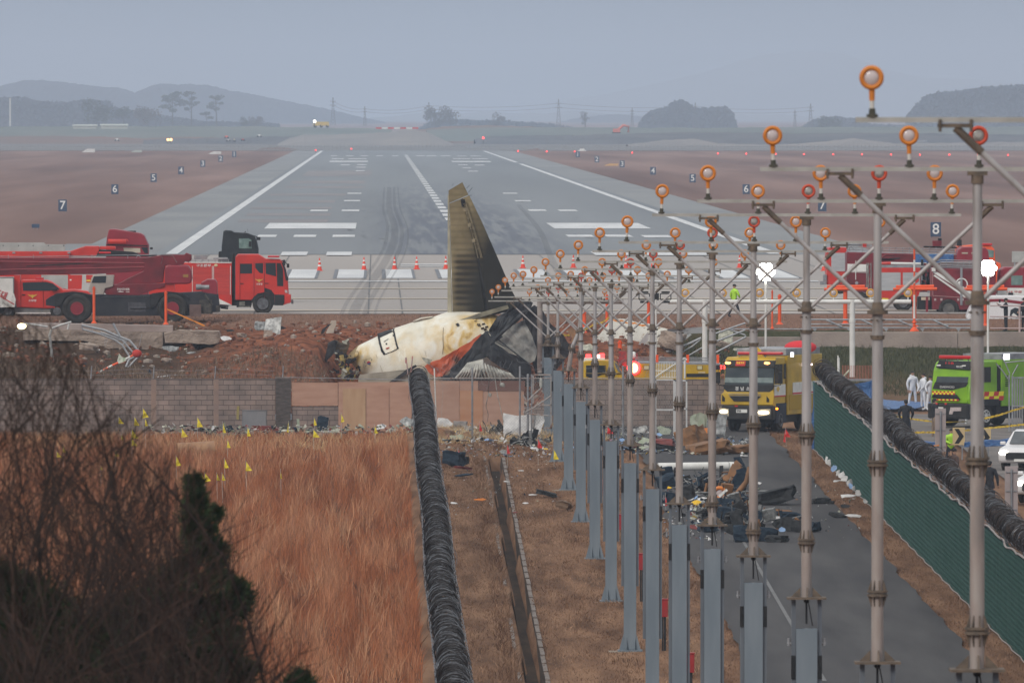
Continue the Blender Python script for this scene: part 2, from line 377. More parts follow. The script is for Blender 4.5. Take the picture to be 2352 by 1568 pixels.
# service road outside the wall
M_RD=mat('service_asphalt',(.044,.043,.047),(.080,.078,.080),.8,.85,bump=.12,bscale=12,c3=(.062,.060,.063),st=(1,.08,1),detail=10,lo=.3,hi=.7)
mbr=MB();vs=[]
for i,Y in enumerate(rng(250,555,180)):
    xl=10.6+.25*fbm(1,Y*.13)+(.4 if Y >450 else 0)*min(1,(Y -450)/40)-(3.8 if Y >520 else 0)*min(1,max(0,(Y -520)/15));xr=17.25+.22*fbm(9,Y*.13)
    vs += [(xl,Y,zg(Y)+.085),(xl +(xr -xl)/2,Y,zg(Y)+.1),(xr,Y,zg(Y)+.085)]
mbr.v=vs;mbr.f=[(3*i +j,3*i +j +1,3*i +4+j,3*i +3+j) for i in range(180) for j in range(2)];mbr.m=[0]*len(mbr.f);mbr.s=[True]*len(mbr.f)
struct('service_road',mbr,M_RD)
mbl=MB();mbl.add([(12.35,340,zg(340)+.11),(12.47,340,zg(340)+.11),(13.05,470,zg(470)+.11),(12.95,470,zg(470)+.11)],[(0,1,2,3)])
struct('road_markings',mbl,mat('worn_line',(.15,.15,.155),(.11,.11,.112),2))
flat('yard_paving',21.5,60,430,556,zg(490)+.62,M_RD) if False else None
mbp=MB()
for y0_,y1_,x_ in ((300,527,24.8),(527,566,20.5)):
    Ys=rng(y0_,y1_,30);mbp.add([(x +(.3*fbm(3,Y*.1) if x <30 else 0),Y,zg(Y)+.13) for Y in Ys for x in (x_,60)],[(2*i,2*i +1,2*i +3,2*i +2) for i in range(30)],0,True)
struct('street_road',mbp,mat('street_asphalt',(.13,.12,.118),(.19,.17,.16),.5,.85))
# concrete lips of the drain
mbd=MB()
for s0,wd in ((4.68,.13),(3.92,.1)):
    Yr=rng(250,512,60)
    for a,b_ in zip(Yr[:-1],Yr[1:]):
        if s0 <4 and fbm(3,a*.05)>.02: continue
        j=.02*fbm(2,a)
        mbd.prism([(s0 +.003*(a -341)+j,a,zg(a)-.4),(s0 +wd +.003*(a -341)+j,a,zg(a)-.4),(s0 +wd +.003*(a -341)+j,a,zg(a)+.07),(s0 +.003*(a -341)+j,a,zg(a)+.07)],(.003*(b_ -a),b_ -a,0))
mdc=MB();Yr=rng(250,512,80);mdc.v=[(x +.003*(Y -341),Y,zg(Y)+z) for Y in Yr for x,z in ((4.16,.02),(4.2,-.5),(4.6,-.5),(4.66,.07))]
mdc.f=[(4*i +j,4*i +j +1,4*i +5+j,4*i +4+j) for i in range(80) for j in range(3)];mdc.m=[0]*240;mdc.s=[False]*240
struct('drain_bed_ground',mdc,mat('dark_soil',(.035,.026,.02),(.09,.06,.042),2,.95,st=(1,.1,1)))  # channel walls and bed share one dark soil colour
struct('drain_channel_ground',mbd,mat('drain_concrete',(.24,.2,.18),(.10,.08,.066),5,.9))
# ------------------------------------------------------------------ far land
def ridge(name,tops,Y,depth,m,n=220,amp=.0,fr=.3,rows=8,kind='structure',basepy=None):
    xs=[p[0] for p in tops];zs=[p[1] for p in tops];mb=MB();nx=n +1
    for j in range(rows +1):
        t=j/rows
        for i in range(nx):
            px=xs[0]+(xs[-1]-xs[0])*i/n;py=float(np.interp(px,xs,zs));q=P(px,py,Y)
            if depth <250: hh=(1-abs(2*t -1)) ** .6
            else: hh=math.sin(math.pi*t) ** .7 if 0<t <1 else 0
            y=Y +(t -.5)*2*depth
            zz=-1+(q.z +1)*hh
            zz += amp*(noise.noise(Vector((q.x*fr,y*fr,1)))+.6*noise.noise(Vector((q.x*fr*3.1,y*fr*3,4))))*(1 if 0<t <1 else 0)
            mb.v.append((q.x,y,zz))
    mb.f=[(j*nx +i,j*nx +i +1,(j +1)*nx +i +1,(j +1)*nx +i) for j in range(rows) for i in range(n)]
    mb.m=[0]*len(mb.f);mb.s=[depth >5e5]*len(mb.f)
    return struct(name,mb,m,kind)
M_WOOD=mat('winter_wood',(.010,.018,.034),(.035,.045,.065),.05,.95,bump=.6,bscale=.3)
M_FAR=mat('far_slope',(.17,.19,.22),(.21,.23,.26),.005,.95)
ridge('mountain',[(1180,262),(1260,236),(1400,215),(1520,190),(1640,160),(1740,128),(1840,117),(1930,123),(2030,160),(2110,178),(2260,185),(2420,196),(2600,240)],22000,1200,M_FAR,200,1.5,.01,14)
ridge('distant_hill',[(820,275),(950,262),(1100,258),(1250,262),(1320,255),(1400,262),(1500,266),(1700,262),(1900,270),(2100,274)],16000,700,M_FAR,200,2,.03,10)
ridge('hill',[(-260,205),(-100,200),(0,199),(51,186),(82,184),(137,189),(205,197),(284,205),(311,214),(342,201),(369,192),(410,195),(478,196),(513,205),(581,218),(632,228),(683,239),(735,247),(803,264),(860,276),(900,288)],13000,600,M_WOOD,520,1.6,.12,26)
ridge('low_hill',[(1290,280),(1340,268),(1372,266),(1420,262),(1470,268),(1530,282),(1600,290)],14000,350,M_WOOD,120,1.5,.12,12)
M_GB=mat('green_bank',(.085,.11,.10),(.13,.145,.13),.03,.9)
M_RB=mat('red_bank',(.17,.085,.06),(.12,.09,.08),.05,.9)
M_DK=mat('dark_bank',(.05,.055,.07),(.09,.09,.10),.05,.9)
M_GV=mat('gravel_bank',(.17,.16,.16),(.24,.215,.2),.05,.9,bump=.5,bscale=.4)
ridge('field_bank',[(-300,292),(0,291),(300,290),(560,290),(700,293),(900,296)],4700,120,M_GB,120,.3,.1)
ridge('field_bank',[(980,298),(1150,293),(1400,293),(1600,294),(1900,292),(2352,291),(2700,291)],4700,120,M_GB,120,.3,.1)
ridge('earth_bank',[(-300,314),(0,313),(120,312),(260,315),(330,318),(420,314),(600,318),(660,324)],4280,60,M_RB,160,.35,.15)
ridge('earth_bank',[(925,306),(1010,291),(1120,288),(1250,292),(1380,296),(1470,300)],4850,60,M_RB,100,.4,.1)
ridge('dark_bank',[(1090,318),(1130,312),(1300,310),(1450,307),(1600,303),(1800,306),(2000,305),(2352,309),(2700,308)],4200,60,M_DK,160,.3,.15)
ridge('dark_bank',[(330,322),(400,318),(560,316),(640,312),(720,314)],4200,30,M_DK,80,.4,.2)
ridge('gravel_mound',[(640,330),(662,318),(700,309),(800,309),(880,305),(915,300),(945,297),(985,304),(1015,318),(1040,330)],4050,110,M_GV,120,.3,.15)
ridge('gravel_mound',[(1440,332),(1530,322),(1600,319),(1650,330),(1760,333),(1840,330),(1960,318),(2060,330),(2352,326),(2500,326)],3900,40,M_GV,160,.3,.15)
flat('works_yard_ground',-700,700,3440,4300,0.02,mat('works_gravel',(.15,.145,.15),(.20,.19,.185),.02,.9))
for x0,x1,top in ((620,655,337),(715,735,334)): pass
ridge('soil_heap_mound',[(585,345),(610,339),(640,337),(665,340),(690,347)],3500,14,M_RB,40,.3,.5)
ridge('soil_heap_mound',[(1190,350),(1215,343),(1235,341),(1255,347)],3450,10,M_RB,40,.3,.5)
# ------------------------------------------------------------------ far trees
def leafmesh(mb,c,r,n,size,squash=1.0,seed=0,m=0):
    R_=random.Random(seed)
    for i in range(n):
        while True:
            v=Vector((R_.uniform(-1,1),R_.uniform(-1,1),R_.uniform(-1,1)))
            if v.length <1: break
        p=Vector(c)+Vector((v.x*r[0],v.y*r[1],v.z*r[2]))
        a=Vector((R_.gauss(0,1),R_.gauss(0,1),R_.gauss(0,1))).normalized();b_=a.orthogonal().normalized();s_=size*R_.uniform(.5,1.2)
        mb.add([p -a*s_,p +a*s_*.6+b_*s_,p +a*s_*.5-b_*s_*.8],[(0,1,2)],m)
M_LF=mat('dark_pine_leaf',(.018,.028,.02),(.045,.055,.035),.3,.9)
M_TW=mat('grey_twig',(.06,.05,.048),(.10,.08,.07),.3,.9)
M_BK=mat('bark',(.035,.028,.024),(.07,.055,.045),3,.9)
def far_tree(px,pyb,pyt,Y,wpx,label,mleaf,clumps=7,seed=1,pine=False,group='trees beyond the runway'):
    b_=P(px,pyb,Y);t_=P(px,pyt,Y);h=t_.z -b_.z;w_=wpx*Y/F;R_=random.Random(seed)
    t=T('pine_tree' if pine else 'tree',label,'tree',(b_.x,Y,b_.z),group)
    tr=MB();lean=R_.uniform(-.08,.08)*h
    tr.tube([b_,b_ +Vector((lean*.3,0,h*.4)),b_ +Vector((lean,0,h*.9))],h*.028,6,r2=h*.01)
    cm=MB()
    for i in range(clumps):
        f=R_.uniform(.45 if pine else .3,.95);a=R_.uniform(-1,1)*(1.1-abs(f -.65));c=b_ +Vector((lean*f +a*w_*.36,R_.uniform(-.3,.3)*w_,h*f))
        tr.tube([b_ +Vector((lean*f*.8,0,h*f*.75)),c],h*.01,4,r2=h*.003)
        rr=w_*R_.uniform(.12,.2)*(1 if pine else 1.4);leafmesh(cm,c,(rr*1.2,rr,rr*(.5 if pine else .9)),60,w_*.05,seed=seed*50+i)
    t.part('trunk',tr,M_BK);t.part('crown',cm,mleaf)
FT=[(397,290,211,62,12,True,'tall ragged pine, leftmost of three on the far horizon'),(440,290,207,48,10,True,'tall ragged pine, middle one of three on the far horizon'),
      (498,292,211,46,9,True,'thin pine standing alone, rightmost of three on the far horizon'),(475,292,254,40,6,True,'low bushy pine below the thin lone pine')]
for i,(px,b_,t_,w_,k,pn,lb) in enumerate(FT): far_tree(px,b_,t_,7400,w_,lb,M_LF,k,11+i,pn)
for i,(px,b_,t_,w_,lb) in enumerate([(1000,302,248,50,'bare rounded tree left of a pair behind the gravel mound'),(1035,302,247,48,'bare rounded tree right of a pair behind the gravel mound'),
        (1142,300,262,34,'small bare tree right of the tree pair on the far bank'),(285,292,249,40,'dark round tree above the pale far roofs'),(222,290,234,70,'broad bare tree left of the dark round tree'),
        (340,292,252,60,'broad grey tree left of the three tall pines'),(562,293,270,26,'small dark tree right of the lone pine'),(588,293,270,34,'small round tree, rightmost of the low trees by the lone pine'),
        (1905,300,272,60,'low dark tree cluster under the far mountain'),(1345,300,250,20,'slim tree among the low hills right of centre')]):
    far_tree(px,b_,t_,6800,w_,lb,M_LF if 'dark' in lb else M_TW,12,40+i)
def wood(name,tops,Y,basepy,n,size,seed,m):
    R_=random.Random(seed);mb=MB();xs=[p[0] for p in tops];zs=[p[1] for p in tops]
    for i in range(n):
        px=R_.uniform(xs[0],xs[-1]);tp=float(np.interp(px,xs,zs))+(3*noise.noise(Vector((px*.15,0,seed)))+3*noise.noise(Vector((px*.5,3,seed))));py=tp +(basepy -tp)*R_.random() ** 1.3
        p=P(px,py,Y)+Vector((0,R_.uniform(-25,25),0));a=Vector((R_.gauss(0,1),R_.gauss(0,1),R_.gauss(0,1))).normalized();b2=a.orthogonal().normalized();s_=size*R_.uniform(.5,1.3)
        mb.add([p -a*s_,p +a*s_*.6+b2*s_,p +a*s_*.5-b2*s_*.8],[(0,1,2)])
    return struct(name,mb,m,'stuff')
wood('far_wood',[(-60,215),(0,228),(40,226),(60,228),(90,236),(150,238),(200,232),(250,236),(262,250),(330,262),(380,270),(470,283),(560,286),(640,288)],8200,294,16000,1.78,3,M_WOOD)
wood('far_wood',[(1465,300),(1480,268),(1500,255),(1530,250),(1545,238),(1562,233),(1582,240),(1592,252),(1640,250),(1665,248),(1682,262),(1690,296)],8100,304,6000,1.78,4,M_WOOD)
wood('far_wood',[(2085,268),(2110,240),(2130,222),(2160,214),(2200,212),(2250,205),(2300,200),(2352,197),(2450,192)],8050,296,9000,1.78,5,M_WOOD)
wood('far_wood',[(960,300),(985,283),(1040,276),(1150,280),(1250,285),(1340,300),(1420,300)],8100,302,4000,1.46,6,M_WOOD)
wood('far_wood',[(1840,296),(1870,276),(1920,270),(1960,274),(2000,288),(2090,292)],8120,300,2500,1.46,7,M_WOOD)
# ------------------------------------------------------------------ reeds and grass
def blades(name,n,samp,h,wd,m,seed,lean=.25,lab=None):
    R_=np.random.RandomState(seed);x,y,hm=samp(R_,n);n=len(x)
    z=np.array([gz(a,b_) for a,b_ in zip(x,y)])-.02
    H=R_.uniform(h[0],h[1],n)*hm;a=R_.uniform(0,2*np.pi,n);W=R_.uniform(.6,1.4,n)*wd
    dx,dy=np.cos(a)*W,np.sin(a)*W*.4
    lx=R_.normal(.05,lean,n)*H;ly=R_.normal(0,lean,n)*H
    V=np.zeros((n,5,3));b0=np.stack([x,y,z],1)
    V[:,0]=b0 -np.stack([dx,dy,0*x],1);V[:,1]=b0 +np.stack([dx,dy,0*x],1)
    mid=b0 +np.stack([lx*.3,ly*.3,H*.6],1)
    V[:,2]=mid +np.stack([dx,dy,0*x],1)*.8;V[:,3]=mid -np.stack([dx,dy,0*x],1)*.8
    V[:,4]=b0 +np.stack([lx,ly,H],1)
    me=bpy.data.meshes.new(name);me.vertices.add(n*5);me.vertices.foreach_set('co',V.reshape(-1))
    base=np.arange(n)[:,None]*5;lp=np.concatenate([base +0,base +1,base +2,base +3,base +3,base +2,base +4],1).reshape(-1)
    me.loops.add(n*7);me.loops.foreach_set('vertex_index',lp.astype(np.int32))
    me.polygons.add(n*2);st=np.stack([np.arange(n)*7,np.arange(n)*7+4],1).reshape(-1);me.polygons.foreach_set('loop_start',st.astype(np.int32))
    me.update(calc_edges=True);me.materials.append(m)
    at=me.attributes.new('tone','FLOAT','POINT');at.data.foreach_set('value',np.repeat(R_.uniform(.6,1.45,n),5))
    o=bpy.data.objects.new(name,me);C.objects.link(o);tag(o,kind='stuff');return o
M_REED=mat('reed_straw',(.20,.072,.034),(.40,.20,.115),.9,.9,attr='tone',c3=(.32,.118,.055),lo=.3,hi=.7,st=(1,.022,.3))
M_GRB=mat('grass_straw',(.12,.066,.042),(.28,.175,.115),.9,.9,attr='tone',c3=(.19,.11,.07),st=(1,.08,1))
M_YG=mat('pale_straw',(.42,.27,.13),(.62,.46,.26),1.5,.9,attr='tone')
def s_reed(R_,n):
    x=R_.uniform(-22,1.25,n);y=335+(545-335)*R_.uniform(0,1,n) ** .9
    hm=np.array([.75+.5*(noise.noise(Vector((a*.5,b_*.02,0)))+.6*noise.noise(Vector((a*1.7,b_*.06,5)))) for a,b_ in zip(x,y)])*np.where(y >520,.55,1)
    hm *= np.where(np.abs(x +(.1+.012*(y -341))*1.0)<.12,.35,1)
    return x,y,hm
blades('reeds',230000,s_reed,(.55,1.15),.011,M_REED,1,.16)
def s_head(R_,n):
    c=R_.uniform(0,1,(900,2));i=R_.randint(0,900,n);x=np.clip(-21+22.2*c[i,0]+R_.normal(0,.16,n),-22,1.2);y=336+205*c[i,1]+R_.normal(0,1.3,n);return x,y,np.where(y >520,.6,1.0)
blades('reeds',22000,s_head,(.75,1.3),.012,mat('seed_head',(.42,.22,.12),(.33,.14,.07),.9,.9,attr='tone',st=(1,.05,1)),21,.22)
blades('reeds',9000,s_head,(.3,.9),.02,mat('dark_reed',(.10,.045,.028),(.17,.075,.045),.9,.9,attr='tone',st=(1,.05,1)),22,.4)
def s_verge(R_,n):
    x=np.concatenate([R_.uniform(2.1,10.6,int(n*.8)),R_.uniform(17.2,18.6,int(n*.1)),R_.uniform(18.8,23.5,n -int(n*.8)-int(n*.1))]);y=335+210*R_.uniform(0,1,n) ** .9
    keep=~((x >4.0+.003*(y -341)) & (x <4.7+.003*(y -341)) & (y <512))
    x,y=x[keep],y[keep]
    hm=np.array([.6+1.1*max(0,noise.noise(Vector((a*.9,b_*.12,3)))) for a,b_ in zip(x,y)])
    d=np.abs(x -(3.95+.003*(y -341)));hm *= np.where(d <.5,2.6,1)
    return x,y,hm
blades('dry_grass',150000,s_verge,(.05,.16),.009,M_GRB,2,.7)
def s_pale(R_,n):
    x=np.concatenate([R_.uniform(-18,1.2,n // 2),R_.uniform(2,10,n -n // 2)]);y=R_.uniform(528,546,n);return x,y,np.ones(n)
blades('pale_grass',16000,s_pale,(.1,.5),.008,M_YG,3,.6)
def s_slope(R_,n):
    x=R_.uniform(-20,24,n);y=R_.uniform(576,640,n);return x,y,np.ones(n)
_g=gz
gz=lambda x,y: ez(x,y)
blades('slope_grass',26000,lambda R_,n: (R_.uniform(-20,3,n),R_.uniform(574,600,n),np.clip([.6+2*noise.noise(Vector((a*.6,3,2))) for a in R_.uniform(-20,3,n)],0,2)),(.15,.6),.012,mat('dead_stalk',(.09,.055,.035),(.2,.14,.1),2,.9,attr='tone'),5,.5)
blades('slope_grass',30000,lambda R_,n: (R_.uniform(15,42,n),R_.uniform(596,624,n),np.ones(n)),(.1,.35),.012,mat('bank_green',(.03,.042,.02),(.09,.085,.045),2,.9,attr='tone'),6,.5)
blades('slope_grass',40000,lambda R_,n: (R_.uniform(-20,42,n),R_.uniform(629,643.5,n),np.ones(n)),(.03,.12),.012,mat('top_grass',(.17,.10,.07),(.3,.19,.14),.6,.9,attr='tone'),8,.5)
gz=_g
# ------------------------------------------------------------------ approach light masts
PIPE=mat('mast_pipe',(.42,.40,.40),(.22,.19,.175),2.2,.55,.25,st=(3,3,.5),c3=(.36,.34,.34),lo=.3,hi=.75)
PIPE2=mat('mast_pipe_rusty',(.34,.305,.285),(.21,.185,.175),1.6,.6,.1,st=(2,2,.6),c3=(.29,.24,.22))
RUST=mat('rusty_flange',(.085,.068,.055),(.15,.11,.08),9,.8)
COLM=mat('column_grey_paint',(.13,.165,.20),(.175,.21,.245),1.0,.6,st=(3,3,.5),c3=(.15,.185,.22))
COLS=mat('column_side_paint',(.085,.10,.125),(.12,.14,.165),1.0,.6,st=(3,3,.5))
BARM=mat('crossbar_grey',(.30,.29,.27),(.40,.39,.37),4,.6)
LRING=mat('lamp_ring_amber',(.62,.20,.02),(.52,.16,.015),9,.5)
LRED=mat('lamp_ring_red',(.55,.06,.02),(.45,.05,.02),9,.5)
LENS=mat('lamp_lens',(.42,.36,.36),(.55,.48,.48),12,.15)
LDARK=mat('lamp_lens_dark',(.10,.09,.09),(.4,.38,.36),9,.2)
STEMW=mat('lamp_stem_white',(.55,.53,.50),None,rough=.5)
FOOT=mat('lamp_foot',(.05,.05,.04),(.09,.085,.07),9,.8)
def lamp_mesh(r):
    h=MB();h.ring((0,-.03,.38),.095,.024,n=24,k=8);h.cyl((0,.03,.38),(0,.12,.38),.085,.03,16);h.cyl((0,0,.16),(0,0,.275),.026,.03,10)
    ln=MB();ln.ell((0,-.02,.38),(.08,.03,.08),16,8);st=MB();st.cyl((0,0,.07),(0,0,.165),.022,n=10)
    ft=MB();ft.cyl((0,0,0),(0,0,.03),.055,n=10);ft.cyl((0,0,.03),(0,0,.085),.034,.03,10)
    return h,ln,st,ft
_lm={}
def add_lamp(t,x,z,red=False):
    key=red
    if key not in _lm:
        h,ln,st,ft=lamp_mesh(1)
        rg=obj('lamp',h,LRED if red else LRING,t.e);a=obj('lens',ln,LDARK if red else LENS,rg);b=obj('stem',st,STEMW,rg);c=obj('foot',ft,FOOT,rg)
        _lm[key]=(rg,a,b,c);o=rg
    else:
        o=_lm[key][0].copy();C.objects.link(o);o.parent=t.e
        for q in _lm[key][1:]: d=q.copy();C.objects.link(d);d.parent=o
    o.location=(x,0,z);o.rotation_euler=(rnd.uniform(-.03,.03),rnd.uniform(-.04,.04),rnd.uniform(-.12,.12))
    return o
BARZ={118: 10.49,148: 9.88,178: 9.28,208: 8.83,238: 8.05,268: 7.54,298: 6.95,328: 6.39,358: 5.81,388: 5.2,418: 4.67,448: 4.22,478: 3.65,508: 2.95,538: 2.33}
PLZ={118: 4.3,148: 3.8,178: 2.55,208: 2.3,238: 1.93,268: 1.52,298: 1.04,328: .99,358: .83,388: .67,418: .59,448: .50,478: .49,508: .39,538: .33}
ORD=['nearest','second nearest','third nearest','fourth nearest','fifth nearest','sixth nearest','seventh nearest','eighth nearest','ninth nearest','tenth nearest','fifth from the wall end','fourth from the wall end','leaning kinked','second from the wall end','last, beside the wreck']
for k,D in enumerate(BARZ):
    X=7.24+.00066*(D -148);g=zg(D);bz=BARZ[D]-g;jz=bz -1.63;pz=PLZ[D]-g
    t=TL('approach_light_mast','grey approach light mast with lamp crossbar, '+ORD[k]+' in the row','light mast',(X,D,g),'approach light masts in a row')
    lean=.22 if D == 478 else 0
    ct=pz -.5     # top of the wide column
    m=MB();m.bb((-.18,-.15,.05),(.18,-.13,ct));m.bb((-.18,.13,.05),(.18,.15,ct));m.bb((-.02,-.13,.05),(.02,.13,ct))
    t.part('column',m,COLM,bevel=.006)
    m=MB();m.bb((-.36,-.3,0),(.36,.3,.04))
    for s in (-1,1):
        m.prism([(s*.18,-.14,.04),(s*.31,-.14,.04),(s*.19,-.14,.5)],.02);m.prism([(s*.18,.12,.04),(s*.31,.12,.04),(s*.19,.12,.5)],.02)
    for s in (-.12,.12): m.prism([(s,-.15,.04),(s,-.29,.04),(s,-.15,.45)],(.015,0,0))
    t.part('base_plate',m,COLM)
    m=MB();m.bb((-.62,-.5,-.35),(.62,.5,-.004));t.part('footing',m,mat('footing_concrete',(.22,.18,.14),(.30,.25,.2),3,.9))
    lo_=max(1.9,pz -5.1+.2*math.sin(k*3))
    for s in (-1,1):
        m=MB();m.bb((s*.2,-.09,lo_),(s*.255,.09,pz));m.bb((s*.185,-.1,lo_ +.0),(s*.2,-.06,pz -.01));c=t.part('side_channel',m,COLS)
        m=MB();m.bb((s*.195,-.115,pz -1.35),(s*.262,-.095,pz -.95));t.part('splice_plate',m,BLACK)
        m=MB();m.cyl((s*.26,-.02,pz -.75),(s*.33,-.02,pz -.75),.02);m.cyl((s*.30,-.02,pz -.79),(s*.30,-.02,pz -.66),.024);t.part('bolt',m,STEEL)
    m=MB();m.bb((-.33,-.26,pz),(.33,.26,pz +.035))
    for s in (-1,1):
        m.prism([(s*.10,-.01,pz +.035),(s*.27,-.01,pz +.035),(s*.10,-.01,pz +.2)],.02);m.prism([(0,s*.1,pz +.035),(0,s*.25,pz +.035),(0,s*.1,pz +.2)],(.02,0,0))
    t.part('mounting_plate',m,RUST)
    m=MB();m.cyl((0,0,pz -.42),(0,0,pz),.018,n=6);m.tube([(.02,0,pz),(.06,-.02,pz -.2),(.1,-.03,pz -.45)],.01,5);m.ell((0,0,pz -.03),(.05,.05,.04),8,5);t.part('cable',m,BLACK)
    H=jz -pz;mid=pz +H*.57
    def cl(z): return lean*max(0,(z -pz))/H if H else 0
    m=MB();m.cyl((0,0,pz +.03),(cl(mid),0,mid),.089,.086,16);t.part('lower_pipe',m,PIPE2)
    m=MB();m.cyl((cl(mid),0,mid),(cl(jz)+(.18 if lean else 0),0,jz),.082,.078,16);mpipe=m
    cz=[mid]+([pz +(.2 if D in (178,208) else .11)*H] if D <290 else [])
    for z in cz:
        m=MB();m.cyl((cl(z),0,z -.045),(cl(z),0,z -.012),.15,n=16);m.cyl((cl(z),0,z +.012),(cl(z),0,z +.045),.15,n=16);m.cyl((cl(z),0,z -.012),(cl(z),0,z +.012),.13,n=16)
        for i in range(8):
            a=i*math.pi/4+.2;c_,s_=math.cos(a),math.sin(a)
            for sg in (1,-1): m.prism([(cl(z)+c_*.095,s_*.095,z +sg*.045),(cl(z)+c_*.14,s_*.14,z +sg*.045),(cl(z)+c_*.095,s_*.095,z +sg*.19)],(-s_*.015,c_*.015,0))
        t.part('collar',m,RUST)
    m=mpipe;xo=cl(jz)+(.18 if lean else 0)
    for dz in (-.35,-.12): 
        for i in range(6): a=i*math.pi/3+.4;m.cyl((xo +.08*math.cos(a),.08*math.sin(a),jz +dz),(xo +.115*math.cos(a),.115*math.sin(a),jz +dz),.014,n=6,m=1)
    t.part('middle_pipe',m,[PIPE,RUST])
    m=MB();m.cyl((xo,0,jz -.03),(xo,0,jz +.02),.15,n=16);m.cyl((xo,0,jz +.02),(xo,0,jz +.14),.1,.07,12);t.part('junction_collar',m,RUST);m=MB();m.cyl((xo,0,jz -.4),(xo,0,jz -.34),.1,n=16);t.part('pipe_ring',m,RUST)
    m=MB();m.cyl((xo,0,jz),(xo*1.4,0,bz -.13),.058,n=12);t.part('upper_pole',m,PIPE)
    m=MB();m.cyl((xo*1.4,0,bz -.2),(xo*1.4,0,bz -.1),.075,n=12);m.bb((xo*1.4-.12,-.05,bz -.1),(xo*1.4+.12,.05,bz -.05));t.part('pole_head',m,RUST)
    for s in (-1,1):
        m=MB();a=Vector((xo +s*.07,0,jz +.04));b_=Vector((xo*1.4+s*1.66,0,bz -.1))
        m.cyl(a,b_,.033,n=10);t.part('brace',m,PIPE)
        m=MB();m.bb((xo*1.4+s*1.66-.17,-.05,bz -.10),(xo*1.4+s*1.66+.17,.05,bz -.06));m.cyl(b_ +(a -b_)*.16,b_,.040,n=8)
        for q in (-.15,.15): m.cyl((xo*1.4+s*1.66+q,-.06,bz -.14),(xo*1.4+s*1.66+q,-.06,bz -.02),.016,n=6)
        t.part('brace_head',m,RUST)
    m=MB();wl=2.62;m.bb((-wl,-.035,bz -.05),(wl,.035,bz -.0));m.bb((-wl,.035,bz -.05),(wl,.085,bz -.045));t.part('crossbar',m,BARM)
    for x in (-2.46,-.82,.82,2.46):
        add_lamp(t,x,bz)
    add_lamp(t,.02 if not lean else .3,bz,True)
# red control boxes beside the masts
bx0=None
for i,D in enumerate((298,328,358,388,418,448,478)):
    X=8.36;g=zg(D)
    lab='small red control box on a black post, '+['','nearest in the row','second nearest in the row','third nearest in the row','fourth nearest in the row','fifth nearest in the row','farthest in the row'][i] if i else None
    if not i: continue
    if bx0 is None:
        t=TL('control_box',lab,'control box',(X,D,g),'red boxes by the light masts')
        m=MB();m.bb((-.12,-.12,1.0),(.12,.12,1.5));m.bb((-.135,-.14,1.5),(.135,.14,1.53));t.part('box',m,mat('box_red',(.33,.012,.014),(.26,.012,.013),3,.5),bevel=.006)
        m=MB();m.bb((-.05,-.04,0),(-.01,.04,1.0));m.bb((.0,-.05,0),(.07,.05,1.0));t.part('post',m,BLACK)
        m=MB();m.bb((-.1,-.126,1.05),(.1,-.121,1.45));t.part('door',m,MATS['box_red'])
        bx0=t.e
    else: dup(bx0,(X,D,g),None,lab)
# ------------------------------------------------------------------ walls
m=bpy.data.materials.new('block_wall');m.use_nodes=True;n=m.node_tree.nodes;l=m.node_tree.links;b=n['Principled BSDF'];b.inputs['Roughness'].default_value=.9
t=n.new('ShaderNodeTexCoord');s=n.new('ShaderNodeSeparateXYZ');l.new(t.outputs['Object'],s.inputs[0]);c=n.new('ShaderNodeCombineXYZ');l.new(s.outputs['X'],c.inputs['X']);l.new(s.outputs['Z'],c.inputs['Y'])
br=n.new('ShaderNodeTexBrick');br.inputs['Scale'].default_value=1;br.inputs['Brick Width'].default_value=.486;br.inputs['Row Height'].default_value=.226;br.inputs['Mortar Size'].default_value=.011
br.inputs['Color1'].default_value=(.29,.235,.215,1);br.inputs['Color2'].default_value=(.235,.195,.18,1);br.inputs['Mortar'].default_value=(.09,.078,.074,1);l.new(c.outputs[0],br.inputs['Vector'])
no=n.new('ShaderNodeTexNoise');no.inputs['Scale'].default_value=1.3;no.inputs['Detail'].default_value=8;l.new(t.outputs['Object'],no.inputs['Vector'])
mu=n.new('ShaderNodeMixRGB');mu.blend_type='MULTIPLY';mu.inputs[0].default_value=.75;l.new(br.outputs[0],mu.inputs[1]);r=n.new('ShaderNodeValToRGB');r.color_ramp.elements[0].position=.3;r.color_ramp.elements[1].position=.7;r.color_ramp.elements[0].color=(.5,.5,.52,1);r.color_ramp.elements[1].color=(1.15,1.05,1,1)
l.new(no.outputs['Fac'],r.inputs[0]);l.new(r.outputs[0],mu.inputs[2]);l.new(mu.outputs[0],b.inputs['Base Color'])
bp=n.new('ShaderNodeBump');bp.inputs['Strength'].default_value=.6;bp.inputs['Distance'].default_value=.02;l.new(br.outputs['Fac'],bp.inputs['Height']);bp.invert=True;l.new(bp.outputs[0],b.inputs['Normal'])
M_BW=m
WY=548
top=P(0,871,WY).z
def wall(x0,x1,y0=871,lab='',name='block_wall',th=.2,Y=WY):
    a=P(x0,y0,Y);b_=P(x1,y0,Y);w=TL(name,lab,'wall',(a.x,Y,-4.3))
    m=MB();m.bb((0,0,0),(b_.x -a.x,th,a.z +4.3));w.part('blockwork',m,M_BW)
    m=MB();x=0
    while x <b_.x -a.x -.05:
        m.bb((x +.004,-.012,a.z +4.303),(min(x +.48,b_.x -a.x),th +.012,a.z +4.335+.006*math.sin(x*9)));x += .486
    w.part('capping',m,mat('cap_block',(.17,.14,.135),(.11,.095,.09),3,.9))
    return w,b_.x -a.x,a.z +4.3
w_,W,H=wall(-700,632,871,'long grey concrete block wall behind the reeds, left of the plywood')
PL=mat('wall_stain_pale',(.28,.19,.15),(.22,.16,.14),2,.9)
